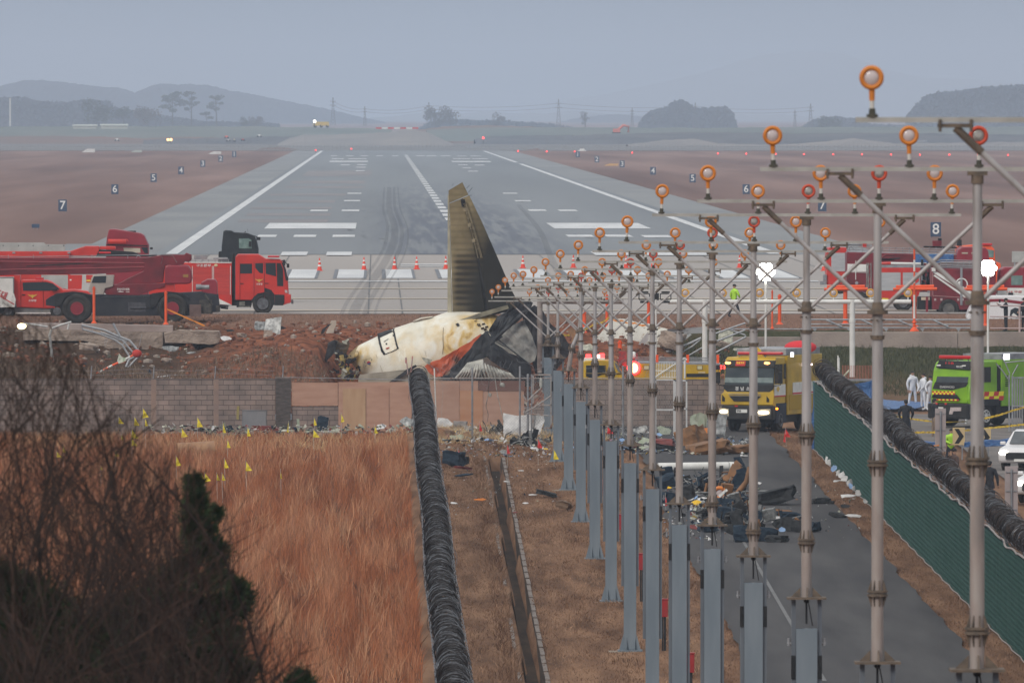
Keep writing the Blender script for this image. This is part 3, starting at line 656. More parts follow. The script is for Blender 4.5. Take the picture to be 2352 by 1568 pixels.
for zx in (512,932):
    a=R5(zx,450,WY).x -P(-700,0,WY).x;m=MB();m.bb((a,-.015,.6 if zx >600 else 1.0),(a +.22,-.002,H));w_.part('render_strip',m,PL)
wp=TL('wall_pillar','dark brick pillar at the end of the block wall','pillar',(P(632.5,0,WY).x,WY -.12,-4.3))
m=MB();m.bb((0,0,0),(.69,.44,H +.02));wp.part('brickwork',m,mat('pillar_brick',(.065,.058,.056),(.12,.1,.095),3,.9,bump=.8,bscale=10,st=(1,1,4)))
m=MB();m.bb((-.02,-.02,H +.023),(.71,.46,H +.1));wp.part('cap',m,mat('cap_block',(0,0,0)))
wall(669,1262,935,'low remaining course of the block wall under the plywood patches')
wall(1278,1700,873,'grey concrete block wall behind the masts, beside the mesh gate')
PLY1=mat('plywood_pink',(.36,.20,.145),(.43,.26,.19),.8,.8,st=(1,1,5))
PLY2=mat('plywood_tan',(.38,.235,.14),(.44,.29,.18),.8,.8,st=(5,1,1))
PLY3=mat('plywood_orange',(.40,.18,.09),(.46,.25,.15),.6,.8,st=(1,1,4))
PLY4=mat('plywood_maroon',(.13,.058,.045),(.17,.08,.065),.8,.8)
def board(Rf,zs,Y,mt,lab):
    a,b_=Rf(zs[0],zs[1],Y),Rf(zs[2],zs[3],Y);m=MB();m.bb((a.x,Y,b_.z),(b_.x,Y +.03,a.z))
    t=T('plywood_sheet',lab,'plywood sheet',((a.x +b_.x)/2,Y,b_.z),'plywood sheets patching the wall');t.part('board',m,mt)
    m=MB()
    for i in range(4):
        for sx in (.04,.96): m.cyl((a.x +(b_.x -a.x)*sx,Y -.006,b_.z +(a.z -b_.z)*(i +.5)/4),(a.x +(b_.x -a.x)*sx,Y,b_.z +(a.z -b_.z)*(i +.5)/4),.012,n=6)
    t.part('nail',m,RUST)
board(R5,(1457,470,1766,624),WY -.05,PLY1,'wide pink plywood sheet beside the dark brick pillar, above bare blocks')
board(R5,(1770,466,2236,800),WY -.04,PLY1,'broad pale plywood sheet behind the tall tan boards')
board(R5,(1800,510,1953,795),WY -.09,PLY2,'tall tan plywood board, leftmost of the upright boards')
board(R5,(1957,510,2110,795),WY -.085,PLY1,'tall pinkish upright board right of the tan one')
board(R5,(2113,466,2262,800),WY -.08,PLY1,'plain upright board just left of the black razor wire roll')
board(R7,(165,407,440,860),WY -.06,PLY1,'pinkish board behind the first broken chain-link bay')
board(R7,(443,498,662,870),WY -.1,PLY3,'orange upright plywood board behind the chain-link fence')
board(R7,(665,500,1050,850),WY -.07,PLY1,'large pale pink board behind the chain-link, under the maroon strip')
board(R7,(622,407,1058,498),WY -.12,PLY4,'long maroon board strip high behind the chain-link fence')
board(R7,(443,407,618,497),WY -.065,PLY1,'small pale board above the orange plywood')
# ------------------------------------------------------------------ chain-link fence and gates
CH_=mat('chain_wire',(.30,.30,.30),(.2,.19,.18),3,.5,.5)
fy=531
fl=T('chain_link_fence','damaged chain-link fence with steel posts in front of the plywood wall','fence',(P(1000,0,fy).x,fy,zg(fy)))
def post(Rf,zx,z0,z1,Y,r=.04,m=STEEL,t=None,nm='post',lean=0):
    a,b_=Rf(zx,z0,Y),Rf(zx +lean,z1,Y);q=MB();q.cyl(b_,a,r,n=10);q.ell(a,(r*1.1,r*1.1,r*.8),8,5)
    return t.part(nm,q,m)
post(R7,562,285,985,fy,.042,t=fl);post(R7,1010,275,940,fy,.042,t=fl);post(R7,205,295,780,fy,.03,WHITE,fl,lean=18);post(R7,1980,270,930,fy,.045,t=fl)
post(R7,1085,350,900,fy,.05,t=fl);post(R7,1120,350,900,fy,.03,t=fl)
q=MB();q.cyl(R7(150,385,fy),R7(1310,382,fy),.022,n=8);q.cyl(R7(1310,382,fy),R7(2290,384,fy),.02,n=8);fl.part('top_rail',q,mat('rusty_rail',(.30,.28,.27),(.2,.08,.04),4,.6,lo=.5,hi=.65))
q=MB();x0,x1=R7(150,0,fy).x,R7(2290,0,fy).x;z1=R7(0,388,fy).z;z0=zg(fy)+.02;h=z1 -z0;st_=.13
i=x0 -h
while i <x1:
    for sg in (1,-1):
        xa,xb=(i,i +h) if sg >0 else (i +h,i);za,zb=z0,z1
        def clip(xa,za,xb,zb):
            if xb == xa: return None
            pts=[]
            for (px,pz,ox,oz) in ((xa,za,xb,zb),(xb,zb,xa,za)):
                if px <x0: f=(x0 -px)/(ox -px);px,pz=x0,pz +(oz -pz)*f
                if px >x1: f=(x1 -px)/(ox -px);px,pz=x1,pz +(oz -pz)*f
                pts.append((px,pz))
            return pts
        if max(xa,xb) <= x0 or min(xa,xb) >= x1: continue
        (a0,a1),(b0,b1)=clip(xa,za,xb,zb);q.cyl((a0,fy -.05,a1),(b0,fy -.05,b1),.0042,n=3,caps=False)
    i += st_
fl.part('wire_mesh',q,CH_)
q=MB()
for i in range(34):
    x=rnd.uniform(165,2250);a=R7(x,rnd.uniform(190,330),fy);pts=[a];d=Vector((rnd.uniform(-1,1)*.12,0,-.1))
    for k in range(8): d=Matrix.Rotation(rnd.uniform(-.7,.7),3,'Y') @ d;pts.append(pts[-1]+d)
    q.tube(pts,.006,3)
fl.part('broken_wire',q,STEEL)
q=MB()
for pts in ([(720,330),(715,520),(740,555)],[(715,520),(690,640),(712,720),(706,790)],[(770,350),(800,540),(860,800)],[(820,340),(828,430),(865,465)],[(1195,340),(1215,400),(1190,480),(1228,510)],[(285,250),(285,500),(272,760)]):
    q.tube([R7(x,y,fy -.1) for x,y in pts],.016 if pts[0][0] != 285 else .006,5)
q.ell(R7(843,445,fy -.1),(.12,.04,.1),6,5);q.ell(R7(1208,430,fy -.1),(.08,.05,.25),6,5);q.ell(R7(730,540,fy -.1),(.07,.03,.09),6,5)
fl.part('hanging_shred',q,mat('grey_shred',(.42,.42,.39),(.2,.2,.19),8,.8))
def mesh_gate(name,lab,Rf,x0,y0,x1,y1,mid,Y,m,mesh=True):
    t=T(name,lab,'gate',Rf((x0 +x1)/2,y1,Y));q=MB();r=.035
    for a,b_ in (((x0,y0),(x1,y0)),((x0,y1),(x1,y1)),((x0,y0),(x0,y1)),((x1,y0),(x1,y1)),((x0,mid),(x1,mid))):
        A,B_=Rf(*a,Y),Rf(*b_,Y);q.bb((min(A.x,B_.x)-r,Y -r,min(A.z,B_.z)-r),(max(A.x,B_.x)+r,Y +r,max(A.z,B_.z)+r))
    t.part('frame',q,m,bevel=.005)
    q=MB();A,B_=Rf(x0,y1,Y),Rf(x1,y0,Y);k=14
    for i in range(-40,60):
        xa=A.x +i*.11; 
        for sg in (1,-1):
            h=B_.z -A.z;p,q2=(xa,A.z),(xa +sg*h*.5,B_.z)
            pts=[]
            for (u,v,ou,ov) in ((p[0],p[1],q2[0],q2[1]),(q2[0],q2[1],p[0],p[1])):
                if u <A.x: v += (ov -v)*(A.x -u)/(ou -u) if ou != u else 0;u=A.x
                if u >B_.x: v += (ov -v)*(B_.x -u)/(ou -u) if ou != u else 0;u=B_.x
                pts.append((u,v))
            if abs(pts[0][0]-pts[1][0])<.02 or max(p[0],q2[0])<A.x or min(p[0],q2[0])>B_.x: continue
            q.cyl((pts[0][0],Y,pts[0][1]),(pts[1][0],Y,pts[1][1]),.005,n=3,caps=False)
    t.part('mesh',q,CH_);return t
mesh_gate('mesh_gate','white framed mesh gate standing before the block wall, left of the yellow truck',B1,288,632,462,1195,915,536,mat('gate_white',(.55,.55,.55),(.45,.45,.45),3,.5))
mesh_gate('mesh_gate','narrow white gate leaf folded against the wide mesh gate',B1,478,640,580,1190,905,539,mat('gate_white',(0,0,0)))
mesh_gate('broken_gate','bent rusty gate leaf at the right end of the plywood wall',R7,1135,350,1305,850,635,534,mat('rusty_rail',(0,0,0)))
t=T('white_bar_fence','white railing panel of thin upright bars above the mesh gate','railing',B1(400,620,541));q=MB()
for i in range(14): q.cyl(B1(285+i*15,470,541),B1(285+i*15,612,541),.014,n=6)
t.part('bar',q,WHITE);q=MB();q.cyl(B1(280,548,541),B1(500,548,541),.02);q.cyl(B1(280,612,541),B1(500,612,541),.02);q.cyl(B1(285,606,540.9),B1(560,428,540.9),.025);t.part('rail',q,WHITE)
q=MB();q.cyl(B1(563,620,541),B1(563,425,541),.045);q.box(B1(563,440,541),(.2,.06,.06));t.part('post',q,WHITE)
t=T('bent_pipe_frame','rusty bent pipe frame leaning by the broken gate','frame',R7(1100,850,530));q=MB()
q.tube([R7(1070,610,530),R7(1140,540,530),R7(1215,470,530)],.03,8);q.tube([R7(1060,700,530),R7(1140,660,530),R7(1305,545,530)],.03,8);q.tube([R7(1045,712,530),R7(1100,718,530),R7(1280,735,530)],.025,8);q.tube([R7(1040,540,530),R7(1075,600,530)],.03,8);q.tube([R7(1060,655,530),R7(1048,712,530)],.03,8)
t.part('pipe',q,mat('rusty_rail',(0,0,0)))
# small posts and strands over the block wall
t=T('wall_wire','thin steel posts and barbed strands along the top of the block wall','wire fence',(P(300,0,WY).x,WY +.1,top))
for zx in (112,532,945,1400):
    q=MB();a=R5(zx -6,450,WY +.1);b_=R5(zx,358,WY +.1);q.cyl(a,b_,.03,n=6);t.part('post',q,STEEL)
q=MB();q.cyl(R5(1405,434,WY +.1),R5(2240,452,WY +.1),.018,n=6)
for zy in (385,412): q.tube([R5(x,zy +6*math.sin(x*.011),WY +.1) for x in range(-100,1400,60)],.006,3)
t.part('strand',q,STEEL)
# ------------------------------------------------------------------ razor wire fences
RAZ=mat('razor_dark',(.016,.013,.013),(.055,.052,.056),2.2,.5,.2,lo=.5,hi=.72,st=(1,1,1))
RAZ2=mat('razor_glint',(.15,.165,.19),(.05,.05,.055),4,.35,.6)  # paler wire; the glints on the coils are put into this colour
def coil(mb,ax,y0,y1,r,pitch,wr,seed,mbg=None,every=11,sx=1):
    R_=random.Random(seed);y=y0
    while y <y1:
        rr=r*R_.uniform(.74,1.1)*sx;ox=R_.gauss(0,r*.09);oz=R_.gauss(0,r*.09);tl=R_.uniform(-2.2,2.2);c=Vector(ax(y));n=15
        pts=[]
        for i in range(n +1):
            a=2*math.pi*i/n +1;pts.append(c +Vector((ox +rr*math.cos(a),tl*math.cos(a)*r +pitch*i/n,oz +rr*math.sin(a))))
        mb.tube(pts,wr,3,m=1 if (mbg is not None and R_.random()<1/every) else 0);y += pitch*R_.uniform(.6,1.4)
lf=T('razor_wire_fence','black rolled razor wire topping the fence between reeds and verge','fence',(1.8,400,zg(400)))
ax=lambda y: (1.80+.03*math.sin(y*.07)+(528-y)*-.0001,y,zg(y)+2.98+(.05*math.sin(y*.12)))
g1,g2=MB(),MB();coil(g1,ax,232,527,.34,.3,.013,3,g2,4)
coil(g1,ax,232,527,.26,.42,.012,4,g2,9)
coil(g1,ax,232,527,.40,.8,.009,14,g2,3);lf.part('razor_coil',g1,[RAZ,RAZ2])
q=MB()
for sgn in (-1,1):
    for k in (0,1):
        pts=[];y=232
        while y <527:
            c=ax(y);pts.append((c[0]+sgn*(.40+.03*k)+(.018 if len(pts)%2 else -.018),y,c[2]-.1+.12*k +.02*math.sin(y*2)));y += .45
        q.tube(pts,.011,3)
lf.part('barbed_strand',q,RAZ2)
q=MB()
for y in range(234,528,12):
    c=ax(y)
    pass
for y in range(234,528,12):
    q=MB();c=ax(y);q.cyl((c[0],y,zg(y)),(c[0],y,c[2]-.45),.04,n=8);[q.cyl((c[0],y,c[2]-.5),(c[0]+s_*.42,y,c[2]+.06),.022,n=6) for s_ in (-1,1)];lf.part('post',q,STEEL)
q=MB()
for i in range(2): q.bb((1.79+.012*i,232,zg(400)-.5+0),(1.795+.012*i,527,zg(400)+2.4))
q=MB();Yr=rng(232,527,100)
for z in [.1*i for i in range(25)]: q.tube([(1.8,y,zg(y)+.05+z) for y in Yr[::10]],.006,3)
lf.part('wire_mesh',q,CH_)
t=lf
q=MB()
for a,b_ in (((1380,190),(1405,245)),): pass
for p_ in ([(2225,300),(2238,420)],[(2268,292),(2258,400)],[(2222,302),(2222,340)]): q.tube([R5(*p_[0],527),R5(*p_[1],527)],.03,6)
t.part('end_arm',q,mat('pink_rust',(.5,.2,.18),(.3,.28,.28),5,.6))
# right: green screened fence
GN=mat('green_screen',(.005,.026,.022),(.012,.050,.042),1.6,.75,bump=.5,bscale=14,st=(1,1.2,.10),lo=.35,hi=.65)
rf=T('green_screen_fence','tall dark green screened mesh fence along the right side of the road','fence',(18.6,430,zg(430)))
ft=lambda y: zg(y)+2.92
q=MB();n_=560;vs=[]
for i in range(n_ +1):
    y=300+(520.5-300)*i/n_;x=18.6+.03*math.sin(y*2.1)+.02*math.sin(y*5.3);vs += [(x,y,zg(y)+.06),(x,y,ft(y)),(x +.03,y,ft(y)),(x +.03,y,zg(y)+.06)]
q.add(vs,[(4*i +j,4*i +(j +1)%4,4*i +4+(j +1)%4,4*i +4+j) for i in range(n_) for j in range(4)])
rf.part('green_netting',q,GN)
q=MB();y=300
while y <520:
    q.cyl((18.55,y,zg(y)+.05),(18.55,y +2.9,ft(y)),.006,n=3,caps=False);q.cyl((18.55,y +2.9,zg(y)+.05),(18.55,y,ft(y)),.006,n=3,caps=False);y += .33
rf.part('wire_mesh',q,mat('green_wire',(.02,.075,.063),(.035,.10,.085),1))
q=MB();q.tube([(18.56+.04*math.sin(y*.9),y,ft(y)+.04+.05*math.sin(y*.31)+.03*math.sin(y*1.3)) for y in rng(300,520,260)],.035,5)
q.tube([(18.5+.03*math.sin(y),y,zg(y)+.08) for y in rng(300,520,120)],.02,5);rf.part('edge_cord',q,mat('grey_cord',(.24,.21,.20),(.33,.29,.28),3,.8))
q=MB()
for k in range(3): q.tube([(18.62+.06*k,y,ft(y)+.12+.08*k +.015*math.sin(y*3+k)) for y in rng(300,520,200)],.014,4)
rf.part('barbed_strand',q,RAZ2)
ax2=lambda y: (18.92+.05*math.sin(y*.1),y,ft(y)+.42+.05*math.sin(y*.17))
g1,g2=MB(),MB();coil(g1,ax2,300,524,.33,.3,.012,8,g2,4);coil(g1,ax2,300,524,.26,.45,.011,9,g2,8)
coil(g1,ax2,300,524,.40,.5,.009,19,g2,3);rf.part('razor_coil',g1,[mat('razor_brown',(.020,.014,.012),(.07,.05,.043),2.2,.5,.15,lo=.45,hi=.7),RAZ2])
for y in range(305,524,10):
    q=MB();q.cyl((18.72,y,zg(y)),(18.72,y,ft(y)+.1),.045,n=8);q.cyl((18.72,y,ft(y)),(18.3,y,ft(y)+.5),.025,n=6) if False else None;q.cyl((18.72,y,ft(y)),(19.2,y,ft(y)+.5),.025,n=6);rf.part('post',q,STEEL)
# ------------------------------------------------------------------ concrete edge wall, upper right, and mound slabs on the left
M_CW=mat('edge_concrete',(.33,.27,.235),(.24,.195,.175),.8,.9,bump=.3,bscale=8,c3=(.29,.235,.21))
t=TL('concrete_edge_wall','long low pale concrete retaining wall on top of the green bank','retaining wall',(P(1660,0,626).x,626,-1.6))
q=MB();x=0;Wd=P(3100,0,626).x -P(1660,0,626).x;i=0
while x <Wd: q.bb((x +.01,.02*math.sin(i*5),0),(x +3.99,1.2,P(0,763,626).z +1.6-(.25 if i == 0 else 0)));x += 4;i += 1
t.part('concrete_panel',q,M_CW,bevel=.02)
M_SL=mat('broken_slab',(.36,.285,.235),(.16,.12,.1),.9,.95,bump=1,bscale=7,c3=(.30,.235,.195),lo=.3,hi=.72)
def rough_prism(pts,d,sub=3,amp=.05,seed=0):
    bm=bmesh.new();q=MB();q.prism(pts,d);vs=[bm.verts.new(v) for v in q.v]
    for f in q.f: bm.faces.new([vs[i] for i in f])
    bmesh.ops.triangulate(bm,faces=bm.faces);bmesh.ops.subdivide_edges(bm,edges=bm.edges,cuts=sub,use_grid_fill=True)
    for v in bm.verts:
        nn=noise.noise_vector(v.co*1.7+Vector((seed,0,0)))+.5*noise.noise_vector(v.co*5+Vector((seed,9,0)));v.co += nn*amp
    r=MB();bm.verts.ensure_lookup_table();r.v=[tuple(v.co) for v in bm.verts];r.f=[[v.index for v in f.verts] for f in bm.faces];r.m=[0]*len(r.f);r.s=[False]*len(r.f);bm.free();return r
def r5p(l,Y): return [R5(x,y,Y) for x,y in l]
single('concrete_slab',rough_prism(r5p([(-350,105),(590,130),(592,200),(588,248),(470,246),(230,240),(140,215),(60,190),(-350,185)],616),3,3,.05,1),M_SL,'long broken concrete foundation block exposed on the red mound, left half','concrete block')
single('concrete_slab',rough_prism(r5p([(597,140),(700,120),(965,128),(976,175),(960,205),(905,212),(740,204),(603,200)],615.5),3,3,.05,2),M_SL,'shorter cracked concrete foundation block, right end of the slab on the mound','concrete block')
single('concrete_beam',rough_prism(r5p([(-350,72),(655,88),(655,131),(-350,112)],616.2),2,3,.025,3),mat('beam_concrete',(.33,.27,.25),(.26,.2,.185),1,.9),'long flat concrete beam lying on top of the broken foundation block','concrete beam')
# ------------------------------------------------------------------ the wreck
WY0=604.0
wo=R6(995,1500,607)
wr=T('aircraft_wreck','burnt tail section of an airliner lying nose-away on the mound, fin upright','aircraft wreck',wo)
def posmat(name,rough=.6):
    m=bpy.data.materials.new(name);m.use_nodes=True;n=m.node_tree.nodes;l=m.node_tree.links;n['Principled BSDF'].inputs['Roughness'].default_value=rough
    t=n.new('ShaderNodeTexCoord');return m,n,l,t.outputs['Object']
def nz_(n,l,co,sc,st=(1,1,1),det=8,dist=0):
    mp=n.new('ShaderNodeMapping');mp.inputs['Scale'].default_value=st;l.new(co,mp.inputs[0]);q=n.new('ShaderNodeTexNoise');q.inputs['Scale'].default_value=sc;q.inputs['Detail'].default_value=det;q.inputs['Distortion'].default_value=dist;l.new(mp.outputs[0],q.inputs['Vector']);return q.outputs['Fac']
def math_(n,l,op,a,b):
    q=n.new('ShaderNodeMath');q.operation=op
    for i,v in enumerate((a,b)):
        if isinstance(v,(int,float)): q.inputs[i].default_value=v
        else: l.new(v,q.inputs[i])
    return q.outputs[0]
def spot(n,l,co,p,r,sq=(1,1,1)):     # 1 inside radius r of p, falling to 0
    mp=n.new('ShaderNodeMapping');mp.inputs['Location'].default_value=[-p[i]*sq[i] for i in range(3)];mp.inputs['Scale'].default_value=sq;l.new(co,mp.inputs[0])
    ln=n.new('ShaderNodeVectorMath');ln.operation='LENGTH';l.new(mp.outputs[0],ln.inputs[0]);return mr(n,l,ln.outputs['Value'],r,r*.25)
m,n,l,co=posmat('scorched_fuselage',.45)
rel=lambda x,y,Y=WY0: R6(x,y,Y)-wo
base=mixc(n,l,mr(n,l,nz_(n,l,co,.9),.35,.65),(.78,.77,.70),(.64,.63,.56))
big=nz_(n,l,co,1.3,(1,1,.6),9,1.2)
msk=None
for (x,y,r,s_) in ((300,1360,.9,1),(390,1350,.7,.8),(1040,1220,1.0,.9),(1160,1140,.9,1),(960,1210,1.3,.55),(700,1290,1.6,.32),(1300,1060,.8,1),(330,1430,.6,.8),(860,1400,1.2,.4)):
    q=math_(n,l,'MULTIPLY',spot(n,l,co,rel(x,y),r*1.2,(1,.12,1)),s_);msk=q if msk is None else math_(n,l,'MAXIMUM',msk,q)
sc=math_(n,l,'MULTIPLY',msk,mr(n,l,big,.3,.68))
c1=mixc(n,l,mr(n,l,sc,0,.55),base,(.58,.40,.13));c1=mixc(n,l,mr(n,l,sc,.5,.95),c1,(.17,.065,.012))
soot=math_(n,l,'MULTIPLY',spot(n,l,co,rel(275,1385),.5,(1,.12,1)),1.3);c1=mixc(n,l,soot,c1,(.03,.02,.015))
wht=math_(n,l,'MULTIPLY',spot(n,l,co,rel(580,1400),1.4,(1,.12,1)),mr(n,l,nz_(n,l,co,4,(1,1,.4)),.52,.56));c1=mixc(n,l,wht,c1,(.74,.72,.62))
lowd=math_(n,l,'MULTIPLY',mr(n,l,nz_(n,l,co,3,(1,1,1)),.5,.7),.18);c1=mixc(n,l,lowd,c1,(.30,.28,.2))
l.new(c1,n['Principled BSDF'].inputs['Base Color'])
bp=n.new('ShaderNodeBump');bp.inputs['Strength'].default_value=.3;bp.inputs['Distance'].default_value=.12;l.new(nz_(n,l,co,1.2,(1,1,1),4),bp.inputs['Height']);l.new(bp.outputs[0],n['Principled BSDF'].inputs['Normal'])
M_FUS=m
st_=[(262,1338,296,1400),(300,1290,330,1450),(345,1252,385,1510),(420,1215,455,1560),(490,1184,540,1600),(600,1134,690,1650),(740,1082,870,1640),(870,1052,1040,1620),(995,1012,1190,1560),(1150,1000,1340,1530),(1300,1015,1480,1500),(1400,1050,1560,1480)]
rings=[];NN=36
for i,(ax_,ay,bx_,by) in enumerate(st_):
    Yc=606.3;a,b_=R6(ax_,ay,Yc),R6(bx_,by,Yc);c=(a +b_)/2;u=(a -b_)/2;d=min(1.9,u.length*.92)
    rg=[]
    for k in range(NN):
        th=2*math.pi*k/NN;p=c +u*math.cos(th)+Vector((0,d*math.sin(th),0))
        p += .035*noise.noise_vector(p*.9)*(1 if i else 0);rg.append(p)
    rings.append(rg)
# interpolate rings for smooth dents
fine=[]
for i in range(len(rings)-1):
    for k in range(4):
        t_=k/4;fine.append([rings[i][j].lerp(rings[i +1][j],t_) for j in range(NN)])
fine.append(rings[-1])
for i,rg in enumerate(fine):
    for j,p in enumerate(rg):
        dn=.10*noise.noise(p*1.1)+.05*noise.noise(p*2.7);p.y += dn*min(1,i/6)
q=MB();q.loft(fine,caps=True);fus=wr.part('fuselage',q,M_FUS)
YS=WY0 +.12   # just proud of the near side
from mathutils.bvhtree import BVHTree
_bv=BVHTree.FromPolygons([Vector(v) for v in q.v],q.f)
def fx(x,y):   # point on the skin of the fuselage facing the camera
    o_=Vector((0,0,CH));d_=(R6(x,y,600)-o_).normalized();h_=_bv.ray_cast(o_,d_)
    if h_[0] is not None: return h_[0]-d_*.03
    best=None
    for i in range(len(fine)-1):
        for j in range(NN):
            p=fine[i][j]
            if p.y >606.4: continue
            r_=(p -R6(x,y,p.y));dd=r_.x ** 2+r_.z ** 2
            if best is None or dd <best[0]: best=(dd,p.y)
    return R6(x,y,best[1]-.05)
# skin details
q=MB()
for l_ in ([(485,1165),(490,1195),(500,1240),(520,1310),(533,1325),(523,1326),(505,1300),(488,1240)],[(590,1150),(606,1132),(605,1175),(618,1225),(632,1275),(622,1280),(603,1225),(592,1185)],[(488,1165),(608,1130),(606,1150),(495,1200)]):
    q.prism([fx(x,y) for x,y in l_],.04)
for l_,r in (([(486,1172),(491,1205),(500,1250),(512,1290),(530,1320)],.055),([(597,1140),(603,1170),(610,1205),(620,1250),(630,1278)],.042),([(486,1174),(530,1155),(570,1143),(604,1136)],.03),([(530,1322),(580,1305),(630,1280)],.018)): q.tube([fx(*p_) for p_ in l_],r,6)
wr.part('door_frame_damage',q,SOOT)
q=MB();q.cyl(fx(545,1245),fx(545,1245)+Vector((0,-.02,0)),.045,n=12);q.prism([fx(525,1228),fx(560,1206),fx(561,1209),fx(527,1232)],.03);wr.part('door_porthole',q,BLACK)
q=MB();q.prism([fx(540,1276),fx(565,1268),fx(566,1276),fx(541,1284)],-.03);wr.part('warning_stripe',q,mat('stripe_brick',(.4,.06,.03)))
q=MB();q.tube([fx(x,y) for x,y in ((300,1340),(296,1320),(310,1302),(335,1300),(342,1320),(330,1340),(306,1346),(300,1340))],.012,4);wr.part('access_hatch',q,mat('seam_brown',(.16,.1,.04)))
q=MB();q.prism([fx(330,1405),fx(340,1402),fx(356,1445),(fx(346,1450))],-.02);q.prism([fx(320,1418),fx(352,1410),fx(354,1418),fx(322,1428)],-.022);wr.part('dark_mark',q,SOOT)
fc=fx(415,1385);q=MB();a=math.radians(17)
def fl_(u,v,dy=-.03): return fc +Vector((u*math.cos(a)-v*math.sin(a),dy,u*math.sin(a)+v*math.cos(a)))
FW,FH=.30,.20
q.tube([fl_(-FW,-FH),fl_(FW,-FH),fl_(FW,FH),fl_(-FW,FH),fl_(-FW,-FH)],.007,4);flg=wr.part('flag_emblem',q,mat('faded_line',(.25,.2,.12)),label='faded national flag outline with red and blue disc')
def disc(pts,d=.01): w_=MB();w_.prism(pts,d);return w_
rr=.09
wr.part('red_half',disc([fl_(rr*math.cos(t_*math.pi/12),rr*math.sin(t_*math.pi/12),-.06) for t_ in range(0,13)]),mat('flag_crimson',(.35,.03,.04)),parent=flg)
wr.part('blue_half',disc([fl_(rr*math.cos(t_*math.pi/12),rr*math.sin(t_*math.pi/12),-.06) for t_ in range(12,25)]),mat('flag_navy',(.03,.05,.14)),parent=flg)
q=MB()
for su,sv in ((-1,1),(1,1),(-1,-1),(1,-1)):
    for k in (-1,0,1):
        c=fl_(su*.185+k*.02*su,sv*.105,-.055); 
        for h_ in ((-1,1) if (k != 0 or su*sv <0) else (0,)): q.box(c +Vector((0,0,h_*.022)),(.012,.01,.036 if h_ else .08))
wr.part('trigram',q,BLACK,parent=flg)
q=MB()
for (x,y,w_,h_) in ((1205,1075,22,5),(1222,1105,8,22),(1235,1108,8,22),(1225,1100,26,4),(1262,1098,22,12),(1255,1130,24,14),(1285,1120,24,12),(1275,1140,22,16)):
    a_,b2=fx(x -w_/2,y -h_/2),fx(x +w_/2,y +h_/2);q.box((a_ +b2)/2+Vector((0,-.04,0)),(abs(a_.x -b2.x),.03,abs(a_.z -b2.z)),Matrix.Rotation(-.25,3,'Y'))
wr.part('burnt_marking',q,mat('burnt_black',(.04,.022,.012)))
q=MB();q.tube([fx(965,1125),fx(962,1200),fx(965,1270),fx(958,1320)],.012,4);q.tube([fx(440,1210),fx(470,1330),fx(520,1460)],.006,3);q.tube([fx(735,1090),fx(830,1300),fx(850,1380)],.006,3)
wr.part('skin_seam',q,mat('seam_brown',(0,0,0)))
q=MB();q.prism([fx(1055,1098),fx(1075,1090),fx(1085,1106),fx(1068,1116)],-.05);wr.part('fin_root_vent',q,BLACK)
q=MB(); 
for l_ in ([(740,1078),(800,1052),(890,1042),(880,1050),(800,1062),(770,1074)],): q.prism([R6(x,y,605.9) for x,y in l_],.5)
wr.part('dorsal_flap',q,M_FUS)
# fin
m,n,l,co=posmat('burnt_fin',.7)
oz=nz_(n,l,co,1.1,(1,1,.8),8)
base=mixc(n,l,mr(n,l,oz,.3,.7),(.15,.12,.065),(.28,.225,.13))
sp=n.new('ShaderNodeSeparateXYZ');l.new(co,sp.inputs[0])
s1=n.new('ShaderNodeMath');s1.operation='SINE';l.new(math_(n,l,'MULTIPLY',sp.outputs['Z'],2*math.pi/.30),s1.inputs[0])
band=mr(n,l,math_(n,l,'ADD',s1.outputs[0],math_(n,l,'MULTIPLY',nz_(n,l,co,2),1.4)),.1,1.6)
zA,zB=rel(0,520).z,rel(0,640).z;zC,zD=rel(0,1010).z,rel(0,950).z
bz_=math_(n,l,'MULTIPLY',mr(n,l,sp.outputs['Z'],zA,zB),mr(n,l,sp.outputs['Z'],zC,zD))
bx_=math_(n,l,'MULTIPLY',mr(n,l,sp.outputs['X'],rel(1030,0).x,rel(1075,0).x),1)
dark=math_(n,l,'MULTIPLY',math_(n,l,'MULTIPLY',bz_,bx_),math_(n,l,'ADD',math_(n,l,'MULTIPLY',band,.75),.45))
c1=mixc(n,l,dark,base,(.03,.022,.013))
hv=math_(n,l,'MULTIPLY',mr(n,l,band,.3,.9),.25);c1=mixc(n,l,hv,c1,(.09,.075,.04))
diag=math_(n,l,'SUBTRACT',math_(n,l,'MULTIPLY',sp.outputs['Z'],.26),math_(n,l,'MULTIPLY',sp.outputs['X'],1))   # towards the lower right it is charred
dg=math_(n,l,'ADD',diag,math_(n,l,'MULTIPLY',math_(n,l,'SUBTRACT',nz_(n,l,co,.9),.5),.9))
k0=rel(1200,500);k1=rel(1290,640);v0=k0.z*.26-k0.x;v1=k1.z*.26-k1.x
c1=mixc(n,l,mr(n,l,dg,v0 +.75,v1 +.05),c1,(.022,.021,.018))
l.new(c1,n['Principled BSDF'].inputs['Base Color'])
M_FIN=m
lp=lambda v: (998-2*v,118+v*992)
RP=[(0,1108,52),(.1,1157,150),(.28,1250,345),(.55,1380,640),(.8,1470,850),(.9,1505,915),(1,1540,985)]
def rp(v): return tuple(float(np.interp(v,[a[0] for a in RP],[a[k] for a in RP])) for k in (1,2))
